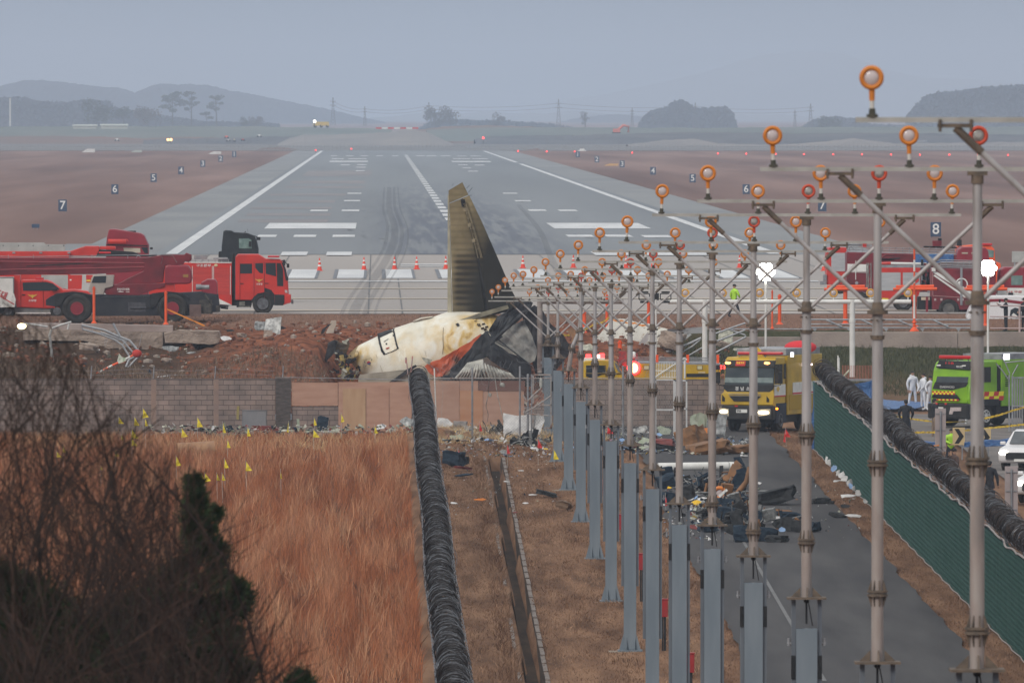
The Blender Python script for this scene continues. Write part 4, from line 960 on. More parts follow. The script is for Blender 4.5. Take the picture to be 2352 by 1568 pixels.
def finpiece(u0,u1,v0,v1,thick,nu=10,nv=26,amp=.02,notch=None):
    q=MB();rows=[]
    for j in range(nv +1):
        v=v0 +(v1 -v0)*j/nv;l0,r0=lp(v),rp(v);U0=u0(v) if callable(u0) else u0;U1=u1(v) if callable(u1) else u1;f_,bk=[],[]
        for i in range(nu +1):
            u=U0 +(U1 -U0)*i/nu;x=l0[0]+(r0[0]-l0[0])*u;y=l0[1]+(r0[1]-l0[1])*u
            th=thick*(.35+v)*(math.sin(math.pi*min(1,max(0,.08+.84*u))) ** .7)+.02
            dd=amp*noise.noise(Vector((x*.01,y*.012,2)))
            f_.append(R6(x,y,606.2-th +dd));bk.append(R6(x,y,606.2+th +dd))
        rows.append(f_ +bk[::-1])
    q.loft(rows,caps=True);return q
hu=lambda v: .66-.13*v
fin=wr.part('fin',finpiece(lambda v: hu(v)+.03,1,.1,1,.17,10,26,.05),M_FIN)
wr.part('fin_tip',finpiece(.05,.98,0,.095,.12,8,4,.03),M_FIN,parent=fin)
rud=wr.part('rudder',finpiece(.075,hu,.1,.985,.16,12,34,.05),M_FIN)
wr.part('rudder_edge',finpiece(0,.068,.03,.99,.13,3,30,.02),mat('fin_edge_grey',(.27,.25,.18),(.38,.35,.26),2,.7),parent=rud)
q=finpiece(lambda v: hu(v)-.01,lambda v: hu(v)+.04,.1,.98,.10,2,20,0);wr.part('hinge_gap',q,SOOT)
q=MB()
for k in range(10):
    v=.13+k*.036;u=hu(v)+.03;l0,r0=lp(v),rp(v);x=l0[0]+(r0[0]-l0[0])*u;y=l0[1]+(r0[1]-l0[1])*u
    q.box(R6(x +8,y,606.05-.17*(.35+v)),(.20,.05,.03),Matrix.Rotation(-.25,3,'Y'))
    if k %3 == 1: q.box(R6(x -2,y +14,606.03-.17*(.35+v)),(.16,.05,.17),Matrix.Rotation(-.25,3,'Y'))
for du in (.0,.06,.085):
    pts=[]
    for k in range(12):
        v=.12+k*.036;u=hu(v)+.02+du;l0,r0=lp(v),rp(v);pts.append(R6(l0[0]+(r0[0]-l0[0])*u,l0[1]+(r0[1]-l0[1])*u,606.02-.17*(.35+v)))
    q.tube(pts,.022,4)
wr.part('hinge_bracket',q,mat('bare_metal_tan',(.28,.23,.14),(.12,.1,.06),4,.6))
q=MB();q.prism([R6(x,y,605.85) for x,y in ((1092,180),(1124,178),(1128,205),(1110,212),(1122,234),(1102,236))],.06);wr.part('torn_hole',q,BLACK)
q=MB()
for a_,b2 in (((1030,80),(1040,62)),((1150,130),(1180,92)),((1135,100),(1160,75)),((1150,152),(1175,150))): q.tube([R6(*a_,606.2),R6(*b2,606.2)],.01,3)
wr.part('antenna_wick',q,BLACK)
q=MB();q.prism([R6(x,y,605.2) for x,y in ((1005,1112),(1050,1080),(1270,1008),(1440,960),(1450,985),(1330,1022),(1080,1098),(1020,1125))],1.8);wr.part('fin_root_fillet',q,mat('fillet_grey',(.30,.28,.2),(.12,.11,.08),1.5,.6))
# charred and torn panels on the right
def pnl(name,pts,Y,mt,amp=.12,th=.07,tilt=0,sub=4,parent=None,label=None):
    ps=[R6(x,y,Y) for x,y in pts];cx=sum(p.x for p in ps)/len(ps)
    for p in ps: p.y += (p.x -cx)*tilt
    return wr.part(name,rough_prism(ps,th,sub,amp,int(pts[0][0])),mt,parent=parent,label=label)
M_ORG=mat('orange_livery',(.50,.085,.022),(.09,.035,.02),1.1,.55,lo=.45,hi=.68,c3=(.46,.08,.025),bump=.3,bscale=3)
M_MOT=mat('mottled_plate',(.30,.30,.28),(.06,.065,.07),1.6,.8,bump=.6,bscale=5,lo=.4,hi=.62)
CHAR=mat('charred_metal',(.018,.02,.024),(.075,.08,.088),1.3,.6,bump=.5,bscale=4,lo=.4,hi=.75)
pnl('belly_panel',[(828,1412),(960,1345),(1100,1268),(1245,1172),(1215,1235),(1150,1300),(1060,1390),(965,1490),(905,1500),(860,1460)],603.7,M_ORG,.10,label='torn orange belly panel')
pnl('charred_panel',[(960,1495),(1060,1390),(1150,1300),(1245,1172),(1295,1148),(1345,1228),(1290,1335),(1190,1365),(1060,1490)],603.5,CHAR,.15)
pnl('charred_panel',[(1290,1150),(1372,1063),(1450,985),(1510,920),(1640,945),(1560,1050),(1345,1228)],603.9,CHAR,.2,tilt=.2)
pnl('mottled_panel',[(1345,1228),(1425,1155),(1555,1060),(1652,1275),(1640,1375),(1610,1402)],603.2,M_MOT,.12,tilt=-.15)
pnl('charred_panel',[(1285,1335),(1345,1230),(1612,1402),(1600,1500),(1500,1495),(1380,1400)],602.9,CHAR,.15,tilt=.1)
pnl('charred_panel',[(1560,1050),(1640,945),(1770,1100),(1900,1245),(2015,1378),(1980,1520),(1655,1520),(1652,1275)],604.5,SOOT,.2,tilt=.05)
pnl('charred_panel',[(1290,1500),(1180,1500),(1500,1500),(1640,1500),(1640,1570),(950,1570),(950,1480)],603.6,CHAR,.15)
pnl('torn_skin',[(335,1500),(350,1468),(690,1462),(840,1420),(870,1470),(860,1560),(330,1560)],603.3,mat('dull_belly_skin',(.36,.33,.27),(.2,.18,.14),1.1,.7),.05)
pnl('torn_skin',[(560,1530),(690,1440),(760,1400),(770,1412),(640,1500),(590,1540)],603.1,SOOT,.05)
pnl('torn_skin',[(785,1290),(808,1345),(880,1360),(860,1400),(820,1370)],603.2,mat('pale_scrap',(.5,.5,.42),(.2,.2,.16),5,.8),.06)
q=MB();RB=mat('rib_white',(.50,.50,.46),(.20,.20,.18),2,.7,lo=.4,hi=.62)
for i in range(9): q.tube([R6(1062+i*24,1500,602.8),R6(1100+i*19,1452-i*3,602.6),R6(1150+i*13,1388-i*3,602.9)],.085,6,r2=.06)
for i in range(10): q.tube([R6(1250+i*26,1500,602.8),R6(1240+i*24,1440+i*3,602.6),R6(1228+i*22,1372+i*9,602.9)],.085,6,r2=.05)
wr.part('corrugated_lining',q,RB)
q=MB()
for a_,b2,r in (((1340,1215),(1565,1010),.09),((1290,1150),(1620,1410),.03),((1310,1250),(1400,1190),.05),((1450,985),(1345,1225),.04)): q.cyl(R6(*a_,602.8),R6(*b2,602.9),r,n=8)
wr.part('frame_strut',q,CHAR)
q=MB();R_=random.Random(4)
for i in range(70):
    x,y=R_.gauss(230,45),R_.uniform(1300,1510);c=R6(x +(y -1400)*.35,y,604+R_.uniform(-.5,.8));q.box(c,(R_.uniform(.04,.3),R_.uniform(.03,.2),R_.uniform(.03,.22)),Matrix.Rotation(R_.uniform(0,3),3,'Y') @ Matrix.Rotation(R_.uniform(0,3),3,'X'),m=R_.choice((0,0,0,1,2)))
o=wr.part('shredded_tail',q,[SOOT,mat('insulation_yellow',(.5,.36,.1),(.3,.25,.1),5),mat('pale_scrap',(0,0,0))]);o['kind']='stuff'
pnl('tail_scrap',[(100,1290),(120,1240),(165,1212),(180,1230),(160,1300),(130,1345),(95,1365)],604.5,SOOT,.1)
pnl('tail_scrap',[(165,1215),(215,1230),(262,1222),(270,1245),(240,1330),(200,1340),(160,1300)],604.8,mat('scorched_brown',(.10,.065,.03),(.04,.03,.02),3),.1)
pnl('tail_scrap',[(215,1222),(268,1208),(275,1215),(250,1235),(255,1252),(232,1240)],604.2,mat('pale_scrap',(0,0,0)),.05)
pnl('tail_scrap',[(262,1330),(345,1250),(300,1345),(250,1360),(215,1345)],604.6,mat('scorched_tan',(.42,.33,.18),(.25,.16,.06),3),.05)
# ------------------------------------------------------------------ debris
def onG(Rf,zx,zy,off=0):
    p=Rf(zx,zy,500);py=HY +(CH -p.z)*F/500;px=HX +p.x*F/500;Y=450
    for _ in range(8): Y=F*(CH -zg(Y)-.1)/(py -HY)
    return P(px,py,Y)
def lump(w_,d,h,seed,amp=.2):
    bm=bmesh.new();bmesh.ops.create_cube(bm,size=1);bmesh.ops.subdivide_edges(bm,edges=bm.edges,cuts=3,use_grid_fill=True)
    for v in bm.verts:
        v.co=v.co.lerp(v.co.normalized()*.62,.18);v.co += noise.noise_vector(v.co*2.2+Vector((seed*3.1,0,0)))*amp
        v.co=Vector((v.co.x*w_,v.co.y*d,(v.co.z +.5)*h))
    Rz=Matrix.Rotation((seed*1.7)%1.2-.6,3,'Z') @ Matrix.Rotation(((seed*.77)%.5-.25),3,'Y')
    for v in bm.verts: v.co=Rz @ v.co
    q=MB();bm.verts.ensure_lookup_table();q.v=[tuple(v.co) for v in bm.verts];q.f=[[v.index for v in f.verts] for f in bm.faces];q.m=[0]*len(q.f);q.s=[False]*len(q.f);bm.free();return q
def tangle(w_,h,seed):
    R_=random.Random(seed);q=MB()
    for i in range(46):
        x,z=R_.gauss(0,.24)*w_,abs(R_.gauss(0,.38))*h;c=Vector((x,R_.uniform(-.5,.5)*w_*.6,z));M_=Matrix.Rotation(R_.uniform(0,6),3,'Y') @ Matrix.Rotation(R_.uniform(0,6),3,'X')
        if i %3: q.box(c,(R_.uniform(.08,.45),R_.uniform(.05,.3),R_.uniform(.02,.12)),M_,m=R_.choice((0,0,0,1,2)))
        else: q.tube([c,c +M_ @ Vector((.25,.1,0)),c +M_ @ Vector((.45,.05,.2))],.02,4,m=R_.choice((0,1,1)))
    return q
def scrap(w_,h,seed,th=.02,amp=.25,tilt=None):
    R_=random.Random(seed);n=R_.randint(5,8);pts=[(sx*w_/2*R_.uniform(.85,1.05),sy*h/2*R_.uniform(.85,1.05)) for sx,sy in ((-1,-1),(1,-1),(1,1),(-1,1))] if (tilt or 0)>1.3 else [(math.cos(6.283*i/n +R_.uniform(-.3,.3))*w_/2*R_.uniform(.6,1.1),math.sin(6.283*i/n +R_.uniform(-.3,.3))*h/2*R_.uniform(.6,1.1)) for i in range(n)]
    tx=tilt if tilt is not None else R_.uniform(.3,1.2);M_=Matrix.Rotation(R_.uniform(-.5,.5),3,'Z') @ Matrix.Rotation(tx,3,'X');q=rough_prism([M_ @ Vector((x,y,0)) for x,y in pts],M_ @ Vector((0,0,th)),2,amp*min(w_,h),seed)
    z0=min(v[2] for v in q.v);q.v=[(a,b_,c -z0) for a,b_,c in q.v];return q
def shift(q,p): q.v=[(a +p[0],b_ +p[1],c +p[2]) for a,b_,c in q.v];return q
NAVY=mat('navy_fabric',(.012,.022,.038),(.028,.045,.065),6,.9,bump=.3,bscale=20)
CHG=mat('charcoal_fabric',(.018,.02,.022),(.045,.047,.05),6,.9,bump=.3,bscale=20)
BRN=mat('brown_panel',(.24,.11,.04),(.14,.07,.03),3,.7)
GRN=mat('primer_green',(.24,.28,.20),(.34,.36,.30),4,.7)
PAL=mat('pale_scrap',(0,0,0));WSC=mat('white_scrap',(.62,.62,.62),(.42,.42,.43),4,.6)
MET=mat('bent_aluminium',(.33,.34,.34),(.12,.12,.12),6,.5,.5)
YSC=mat('yellow_vest',(.72,.45,.02),(.6,.36,.02),6,.8)
ORC=mat('orange_scrap',(.75,.22,.03),(.6,.2,.05),6,.8)
BLU=mat('blue_tarp',(.018,.075,.23),(.04,.13,.32),5,.5,bump=.8,bscale=9)
LBL=mat('pale_blue_cloth',(.20,.34,.60),(.3,.42,.62),5,.8)
REDP=mat('maroon_scrap',(.20,.035,.03),(.12,.03,.03),4,.7)
# pieces lying on the road and verge: zoom, x, y of the foot, width, height, kind, material, name, label, category
def seat(seed,w_=1,h=1,pm=0):
    R_=random.Random(seed);q=MB();A=Matrix.Rotation(R_.uniform(-.9,.9),3,'Z') @ Matrix.Rotation(R_.choice((0,-1.3,.4,1.2,.2)),3,'X') @ Matrix.Rotation(R_.uniform(-.4,.4),3,'Y')
    def pad(c,d,R=None,m=0):
        l_=lump(d[0],d[1],d[2],seed +int(c[2]*10),.08);M_=A @ (R or Matrix.Identity(3));C_=A @ Vector(c);q.add([C_ +M_ @ (Vector(v)-Vector((0,0,d[2]/2))) for v in l_.v],l_.f,m)
    pad((0,0,.35),(.5,.48,.16));pad((0,.3,.68),(.48,.62,.13),Matrix.Rotation(1.35,3,'X'));pad((0,.36,1.02),(.34,.18,.12),Matrix.Rotation(1.35,3,'X'))
    for sx in (-.29,.29):
        q.tube([A @ Vector(v) for v in ((sx,-.2,0),(sx,-.1,.3),(sx,.25,.33),(sx,.3,0))],.022,5,m=1);q.tube([A @ Vector(v) for v in ((sx,-.2,.55),(sx,.22,.57))],.035,5,m=2)
    z0=min(v[2] for v in q.v);q.v=[(a*.95,b_,(c -z0)*.9) for a,b_,c in q.v];return q
def nm_t(nm): return nm in ('tangled_wreckage',)
def deb(Rf,x,y,w_,h,kind,mt,name,label,cat,seed,grp=None,Y=None,d=None):
    p=onG(Rf,x,y) if Y is None else Rf(x,y,Y)
    if name in ('aircraft_seat','seat_frame','seat_back','seat_cover'): q=seat(seed);mt=[mt,MET,BRN if seed %3 == 0 else CHG]
    elif nm_t(name): q=tangle(w_,h,seed);mt=[mt,MET,BRN]
    else: q=lump(w_,d or w_*.8,h,seed) if kind == 'l' else scrap(w_,h,seed) if kind == 's' else scrap(w_,h,seed,.02,.12,1.35)
    return single(name,shift(q,p),mt,label,cat,grp,origin=p)
G1='wreckage strewn on the service road'
LST=[
 (270,455,1.1,.45,'l',NAVY,'seat_cushion','torn navy seat cushion at the left edge of the road, below the white pipe','seat cushion'),
 (255,400,1.0,.55,'s',NAVY,'seat_cover','folded dark blue seat cover leaning behind the torn navy cushion','seat cover'),
 (440,415,.7,.28,'l',CHG,'seat_cushion','small charcoal cushion between the second and third road-side masts','seat cushion'),
 (500,490,1.5,.45,'l',NAVY,'aircraft_seat','crushed navy seat behind the pale shaft of the mast over the road edge','aircraft seat'),
 (455,560,.8,.5,'l',CHG,'seat_cushion','upright charcoal cushion just right of a mast shaft above the yellow vest','seat cushion'),
 (290,590,1.1,.35,'l',NAVY,'seat_cushion','teal-navy cushion behind the small red flag at the road edge','seat cushion'),
 (525,610,.95,.28,'s',YSC,'life_vest','bright yellow life vest crumpled near the middle of the wreckage','life vest'),
 (590,575,.8,.3,'s',WSC,'plastic_sheet','pale plastic sheet lying above the yellow vest','sheet'),
 (800,460,1.3,.5,'l',BRN,'seat_back','brown leather-like seat back lying behind the seat pile','seat back'),
 (750,450,.25,.85,'u',CHG,'armrest_wreck','black upright seat arm sticking up left of the brown seat back','seat arm'),
 (760,500,1.2,.22,'l',NAVY,'seat_cushion','flat navy cushion in front of the brown seat back','seat cushion'),
 (820,555,.7,.7,'u',BRN,'seat_frame','brown square seat frame standing beside the orange lamp housing','seat frame'),
 (900,540,1.3,.6,'l',NAVY,'aircraft_seat','large navy seat lying against the brown curved armrest','aircraft seat'),
 (960,440,.28,1.2,'u',NAVY,'seat_back','narrow navy seat back standing upright beside a mast shaft','seat back'),
 (780,650,1.2,.35,'l',NAVY,'seat_cushion','blue-grey cushion on the left shoulder of the seat pile','seat cushion'),
 (900,640,1.1,.5,'l',MET,'seat_frame','tangled silver seat frame on top of the seat pile','seat frame'),
 (790,740,1.2,.4,'l',NAVY,'seat_cushion','dark navy cushion low on the left of the pile','seat cushion'),
 (900,720,1.2,.5,'l',CHG,'aircraft_seat','charcoal seat wedged in the middle of the seat pile','aircraft seat'),
 (880,810,1.4,.5,'l',CHG,'aircraft_seat','crushed charcoal seat under the tangled silver frame','aircraft seat'),
 (1090,760,.5,.35,'l',NAVY,'seat_headrest','grey-blue headrest right of the mast shaft by the pile','headrest'),
 (1165,785,.5,.3,'s',MET,'seat_frame','small bent metal bracket right of the headrest','bracket'),
 (830,925,1.5,.8,'l',CHG,'aircraft_seat','big dark seat with a brown corner at the near end of the pile','aircraft seat'),
 (900,880,.4,.45,'l',BRN,'brown_panel','brown padded corner on the big dark seat at the near end','panel'),
 (940,935,.8,.5,'l',NAVY,'seat_cushion','navy cushion left of the flanged mast pipe, near end of the pile','seat cushion'),
 (1130,925,1.2,.4,'l',NAVY,'seat_cushion','long blue cushion right of the flanged mast pipe','seat cushion'),
 (1250,935,1.1,.2,'l',CHG,'seat_cushion','flat black cushion, nearest piece right of the mast row','seat cushion'),
 (1220,600,2.6,.45,'l',CHG,'galley_unit','charred wide galley unit with two pale panels lying on the road','galley unit'),
 (1160,590,.5,.3,'u',WSC,'white_panel','left pale panel on the charred galley unit','panel'),
 (1290,590,.8,.3,'u',WSC,'white_panel','right pale panel on the charred galley unit','panel'),
 (1280,725,2.2,.22,'l',NAVY,'seat_cushion','long navy seat base with brown top lying alone on the road','seat base'),
 (1290,690,1.5,.22,'s',BRN,'brown_panel','brown scrap lying on the long navy seat base','panel'),
 (1350,840,1.6,.5,'s',CHG,'bent_frame','spiky dark frame piece in the lower middle of the road','frame'),
 (1560,845,.9,.3,'l',NAVY,'suitcase','dark blue rounded case right of the spiky frame','case'),
 (1440,845,.8,.35,'l',CHG,'seat_cushion','charcoal cushion between the spiky frame and the dark blue case','seat cushion'),
 (1645,590,.95,.18,'l',CHG,'seat_cushion','dark green-grey roll on the right half of the road','roll'),
 (1740,592,.3,.1,'l',CHG,'seat_cushion','small dark scrap touching the dark roll','scrap'),
 (1860,632,.7,.16,'s',CHG,'black_scrap','small black crumpled scrap by the right road edge','scrap'),
 (1800,715,.9,.13,'l',CHG,'seat_cushion','low charcoal strip left of the white scrap by the right road edge','strip'),
 (1930,718,1.0,.16,'s',WSC,'white_panel','white torn sheet at the right road edge beside the charcoal strip','sheet'),
 (1890,545,1.3,.22,'s',WSC,'plastic_bag','large white crumpled bag at the right road edge','bag'),
 (1790,400,.7,.26,'s',WSC,'plastic_bag','white bag on the strip of grass under the green fence','bag'),
 (1270,785,.4,.28,'u',WSC,'white_panel','small white card standing right of the pile','card'),
 (1300,845,.5,.18,'s',LBL,'blue_cloth','pale blue cloth scrap in front of the spiky frame','cloth'),
 (500,825,.9,.25,'s',REDP,'red_scrap','dark red scrap on the verge left of the near mast','scrap'),
 (620,845,.9,.25,'l',NAVY,'seat_cushion','dark cushion behind the near grey column','seat cushion'),
]
for i,(x,y,w_,h,k,mt,nm,lb,ct) in enumerate(LST): deb(B4,x,y,w_*.62,h*1.15,k,mt,nm,lb,ct,100+i,G1)
for i,(x,y) in enumerate(((600,420),(700,520),(840,600),(940,700),(820,690),(1020,860),(960,800),(700,630),(560,470),(880,500),(1420,820),(640,740))):
    p=onG(B4,x,y);single('tangled_wreckage',shift(tangle(.95,.45,40+i),p),[CHG if i %2 else NAVY,MET,BRN],'tangle of metal and fabric '+('far left of the white pipe end','behind the orange lamp housing','in front of the curved armrest','over the middle of the seat pile','left shoulder of the seat pile','near the right end of the flanged pipe','at the heart of the near pile','right above the yellow vest','between the first mast pipes','behind the brown square frame','under the spiky frame piece','on the verge side of the pile')[i],'wreckage',G1,origin=p)
p=onG(B4,735,575);q=MB();q.ring(p +Vector((0,0,.33)),.2,.07,n=20);q.ell(p +Vector((0,.06,.33)),(.19,.08,.19),m=1);q.box(p +Vector((.2,.1,.15)),(.25,.15,.25));single('lamp_housing',q,[ORC,LENS],'round orange lamp housing with pale lens in the wreckage','lamp',origin=p)
p=onG(B4,930,560);q=MB();q.tube([p +Vector(v) for v in ((-.45,0,.05),(-.1,0,.3),(.2,0,.7),(.32,0,1.25))],.13,8,r2=.08);single('armrest_panel',q,BRN,'curved brown armrest panel rising from the seat pile','armrest',origin=p)
# mast tube fallen across the road
p0,p1=onG(B4,185,290),onG(B4,915,285);p0.z += .12;p1.z += .14;t=T('fallen_pipe','long white pipe lying across the road, broken near its right end','pipe',(p0 +p1)/2);q=MB();mid=p0.lerp(p1,.86);q.cyl(p0,mid,.17,n=16);t.part('pipe',q,WHITE);q=MB();q.cyl(mid +Vector((.03,0,-.02)),p1 +Vector((0,0,-.05)),.2,n=16);q.cyl(p1 +Vector((-.02,-.0,-.05)),p1 +Vector((.01,0,-.05)),.12,n=12,m=1);t.part('pipe_sleeve',q,[WHITE,BLACK])
q=MB();a_,b2=onG(B4,490,530),onG(B4,1400,520);q.tube([a_ +Vector((0,0,.15)),b2 +Vector((0,0,.2))],.035,6);single('metal_rod',q,MET,'long thin metal rod lying behind the seat pile','rod')
# fuselage scraps beside the yellow truck and in front of the wall
W2='wreckage heaped along the wall'
for i,(Rf,x,y,w_,h,k,mt,nm,lb,ct) in enumerate([
 (B1,640,1250,1.1,.8,'l',BRN,'cargo_panel','brown lining panel standing left of the yellow truck','panel'),(B1,725,1205,.5,.5,'u',ORC,'cargo_panel','lit orange-tan panel corner left of the yellow truck','panel'),
 (B1,720,1090,1.0,.8,'s',GRN,'skin_panel','pale green torn skin panel against the wall by the gate','panel'),(B1,650,1300,.9,.35,'s',GRN,'skin_panel','green and silver crumpled scrap in front of the brown panel','scrap'),
 (B1,800,1330,1.6,.5,'l',BRN,'cargo_panel','long brown sidewall panel lying before the yellow truck','panel'),(B1,950,1310,1.7,.5,'s',MET,'skin_panel','grey curved skin strip on the long brown panel','panel'),
 (B1,1080,1325,.9,.35,'l',BRN,'cargo_panel','brown wedge-shaped piece under the truck bumper','panel'),(B1,1120,1358,.25,.08,'l',WSC,'white_scrap','small white lump on the road before the truck','scrap'),
 (B1,360,1280,.9,.4,'l',REDP,'cargo_panel','maroon panel lying right of the first tall post','panel'),(B1,360,1300,.9,.25,'l',CHG,'seat_cushion','dark grey cushion under the maroon panel','seat cushion'),
 (B1,325,1165,.35,.2,'s',LBL,'blue_cloth','blue cloth above the maroon panel','cloth'),(B1,585,1130,.25,.25,'s',LBL,'blue_cloth','blue cloth caught on the brown lining panel','cloth'),
 (B1,180,1300,.8,.4,'s',GRN,'skin_panel','loose heap of pale scraps left of the maroon panel','scrap heap'),(B1,130,1150,1.2,.5,'s',MET,'skin_panel','grey sheet lying against the wall left of the mesh gate','sheet'),
 (B1,380,1150,.9,.5,'s',GRN,'skin_panel','pale green lining behind the mesh gate','lining'),(B1,870,1160,.9,.9,'u',MET,'skin_panel','tall grey curved panel just left of the yellow truck','panel'),
 (B1,870,980,.9,.7,'s',mat('olive_netting',(.22,.2,.06),(.3,.27,.1),6),'cargo_net','yellow-green netting hung on the wall beside the truck','net'),
 (R7,1040,935,1.9,.95,'u',WSC,'white_panel','large white rectangular panel propped against the chain-link fence','panel'),(R7,850,925,1.7,.65,'l',CHG,'tangled_wreckage','black tangled wreckage left of the large white panel','wreckage'),
 (R7,830,800,.8,.3,'s',GRN,'skin_panel','bright green scrap on top of the black tangle','scrap'),(R7,1070,1000,1.6,.45,'l',CHG,'tangled_wreckage','black and silver tangle in front of the large white panel','wreckage'),
 (R7,400,960,.9,.5,'s',GRN,'skin_panel','pale green strips left of the first chain-link post','scrap'),(R7,300,950,.8,.4,'l',BRN,'brown_panel','brown crumpled heap beside the razor wire end','scrap heap'),(R7,500,950,.7,.45,'s',BRN,'brown_panel','brown card-like panel just left of the first chain-link post','panel'),
 (R7,290,850,.8,.6,'s',WSC,'plastic_sheet','pale plastic sheet behind the right side of the razor wire','sheet'),(R7,450,860,.55,.35,'l',mat('concrete_lump',(.2,.18,.17)),'concrete_block','grey concrete block at the foot of the orange plywood','block'),(R7,460,790,.25,.2,'l',REDP,'small_box','small brown box on top of the grey concrete block','box'),
 (R7,1220,900,1.1,.5,'u',mat('ochre_panel',(.38,.24,.08),(.3,.2,.08),3),'cargo_panel','ochre panel behind the broken gate foot','panel'),
 (R7,1210,950,.6,.25,'s',REDP,'red_scrap','red hose-like scrap beside the second red flag','scrap'),(R7,390,1200,.8,.55,'l',NAVY,'backpack','dark blue torn bag right of the razor wire, before a red flag','bag'),
 (R7,480,1195,.45,.3,'l',CHG,'backpack','small black bag touching the dark blue torn bag','bag'),(R7,470,1235,.6,.1,'l',REDP,'red_scrap','flat dark red scrap under the small black bag','scrap'),
 (R7,860,1100,.5,.3,'s',MET,'skin_panel','silver scrap beside the middle red flag','scrap'),(R7,1250,1055,.25,.13,'s',YSC,'yellow_scrap','small yellow scrap left of the light mast base','scrap'),
 (R7,1140,1050,.4,.12,'s',WSC,'white_scrap','white torn sheet left of the small yellow scrap','sheet'),(R7,1980,980,.35,.25,'s',LBL,'blue_cloth','light blue cloth by the wall between two masts','cloth'),
 (R7,2200,1000,.8,.5,'s',GRN,'skin_panel','pale scraps behind the right-hand mast pipe','scrap heap'),
 (B6,935,370,.75,.16,'l',CHG,'shoe_bag','dark grey roll lying on the verge right of the drain','roll'),(B6,510,405,.65,.12,'s',ORC,'orange_cloth','orange cloth lying on the verge left of the drain','cloth'),
 (B6,345,425,.35,.12,'s',WSC,'white_sheet','white card beside the razor wire foot','card'),(B6,845,370,.4,.08,'s',WSC,'white_sheet','flat white sheet left of the dark grey roll','sheet'),(B6,805,425,.35,.08,'s',WSC,'white_sheet','white paper right of the drain edge','paper'),
 (B6,775,215,.35,.06,'s',WSC,'white_sheet','flat white strip far up the verge right of the drain','strip'),(B6,410,243,.6,.06,'l',NAVY,'dark_strip','thin dark strip on the verge left of the drain head','strip'),(B6,735,482,.25,.07,'s',REDP,'red_scrap','small red and white scrap at the drain edge','scrap'),
 (B6,680,285,.3,.07,'s',WSC,'white_sheet','white scrap caught on the drain edge','scrap'),(B6,1045,450,.5,.25,'l',mat('straw_tuft',(.12,.07,.04)),'earth_clod','brown clod of turf at the foot of a mast column','clod')]):
    deb(Rf,x,y,w_,h,k,mt,nm,lb,ct,300+i,W2)
# along the wall behind the reeds
for i,(x,y,w_,h,k,mt,nm,lb,ct) in enumerate([
 (1205,765,1.05,.72,'u',mat('grey_sheet',(.17,.175,.19),(.21,.21,.22),2),'metal_sheet','square dull grey metal sheet leaning on the block wall','sheet'),
 (870,800,1.7,.22,'s',CHG,'rubber_strip','long curved black strip on the reeds before the block wall','strip'),(1035,800,.3,.25,'l',NAVY,'seat_cushion','small blue lump right of a yellow flag before the wall','cushion'),
 (1280,790,1.1,.18,'l',REDP,'red_panel','red panel under the square grey metal sheet','panel'),(1420,800,1.0,.2,'s',mat('pale_scrap',(0,0,0)),'skin_panel','long cream and red skin strip right of the grey sheet','strip'),
 (1660,775,.45,.5,'l',NAVY,'seat_headrest','dark blue rounded seat back at the foot of the tan plywood','seat back'),(1700,810,1.3,.35,'s',mat('pale_scrap',(0,0,0)),'insulation_heap','pale crumpled insulation heap at the foot of the tan plywood','insulation'),
 (1560,810,.5,.2,'s',GRN,'skin_panel','pale green scrap left of the insulation heap','scrap'),(1500,795,.12,.6,'u',GRN,'bent_strip','thin bent green strip standing before the wall','strip'),(1095,720,.12,.65,'u',mat('olive_strip',(.2,.16,.05)),'bent_strip','thin olive strip leaning left of the grey metal sheet','strip'),
 (2240,770,.8,.7,'s',MET,'tangled_wreckage','grey tangled pipes against the left side of the razor wire','wreckage'),(2260,830,.6,.45,'s',WSC,'white_panel','white torn piece under the grey tangled pipes','panel'),(2060,790,.8,.4,'s',WSC,'white_panel','white spiky scrap at the foot of the pink board','scrap'),(1940,830,1.5,.18,'l',mat('faded_maroon',(.24,.1,.1)),'cloth','faded maroon cloth under the pink boards','cloth'),(2130,810,.9,.25,'s',PAL,'skin_panel','pale sheet right of the last yellow flag before the wall','sheet')]):
    p=R5(x,y,544.5);q=lump(w_,.3,h,500+i) if k == 'l' else scrap(w_,h,500+i,.02,.2 if k == 's' else .04,1.35 if k == 'u' else .9)
    if nm == 'metal_sheet': q=MB();q.bb((-.52,0,-.1),(.52,.03,.72));q.tube([(-.53,-.01,-.1),(-.53,-.01,.73),(.53,-.01,.70),(.53,-.01,-.1)],.02,4)
    single(nm,shift(q,p),mt,lb,ct,'wreckage in the reeds by the wall',origin=p)
p=R5(815,915,515);q=MB();q.cyl(p +Vector((-.8,0,-.1)),p +Vector((.75,.2,0)),.35,.33,16,caps=False);q.cyl(p +Vector((-.72,.05,-.1)),p +Vector((.7,.2,0)),.3,.3,16,m=1);t=single('cable_drum',q,[mat('drum_wood',(.36,.2,.1),(.25,.14,.08),3),BLACK],'brown hollow drum lying half hidden in the reeds','drum')
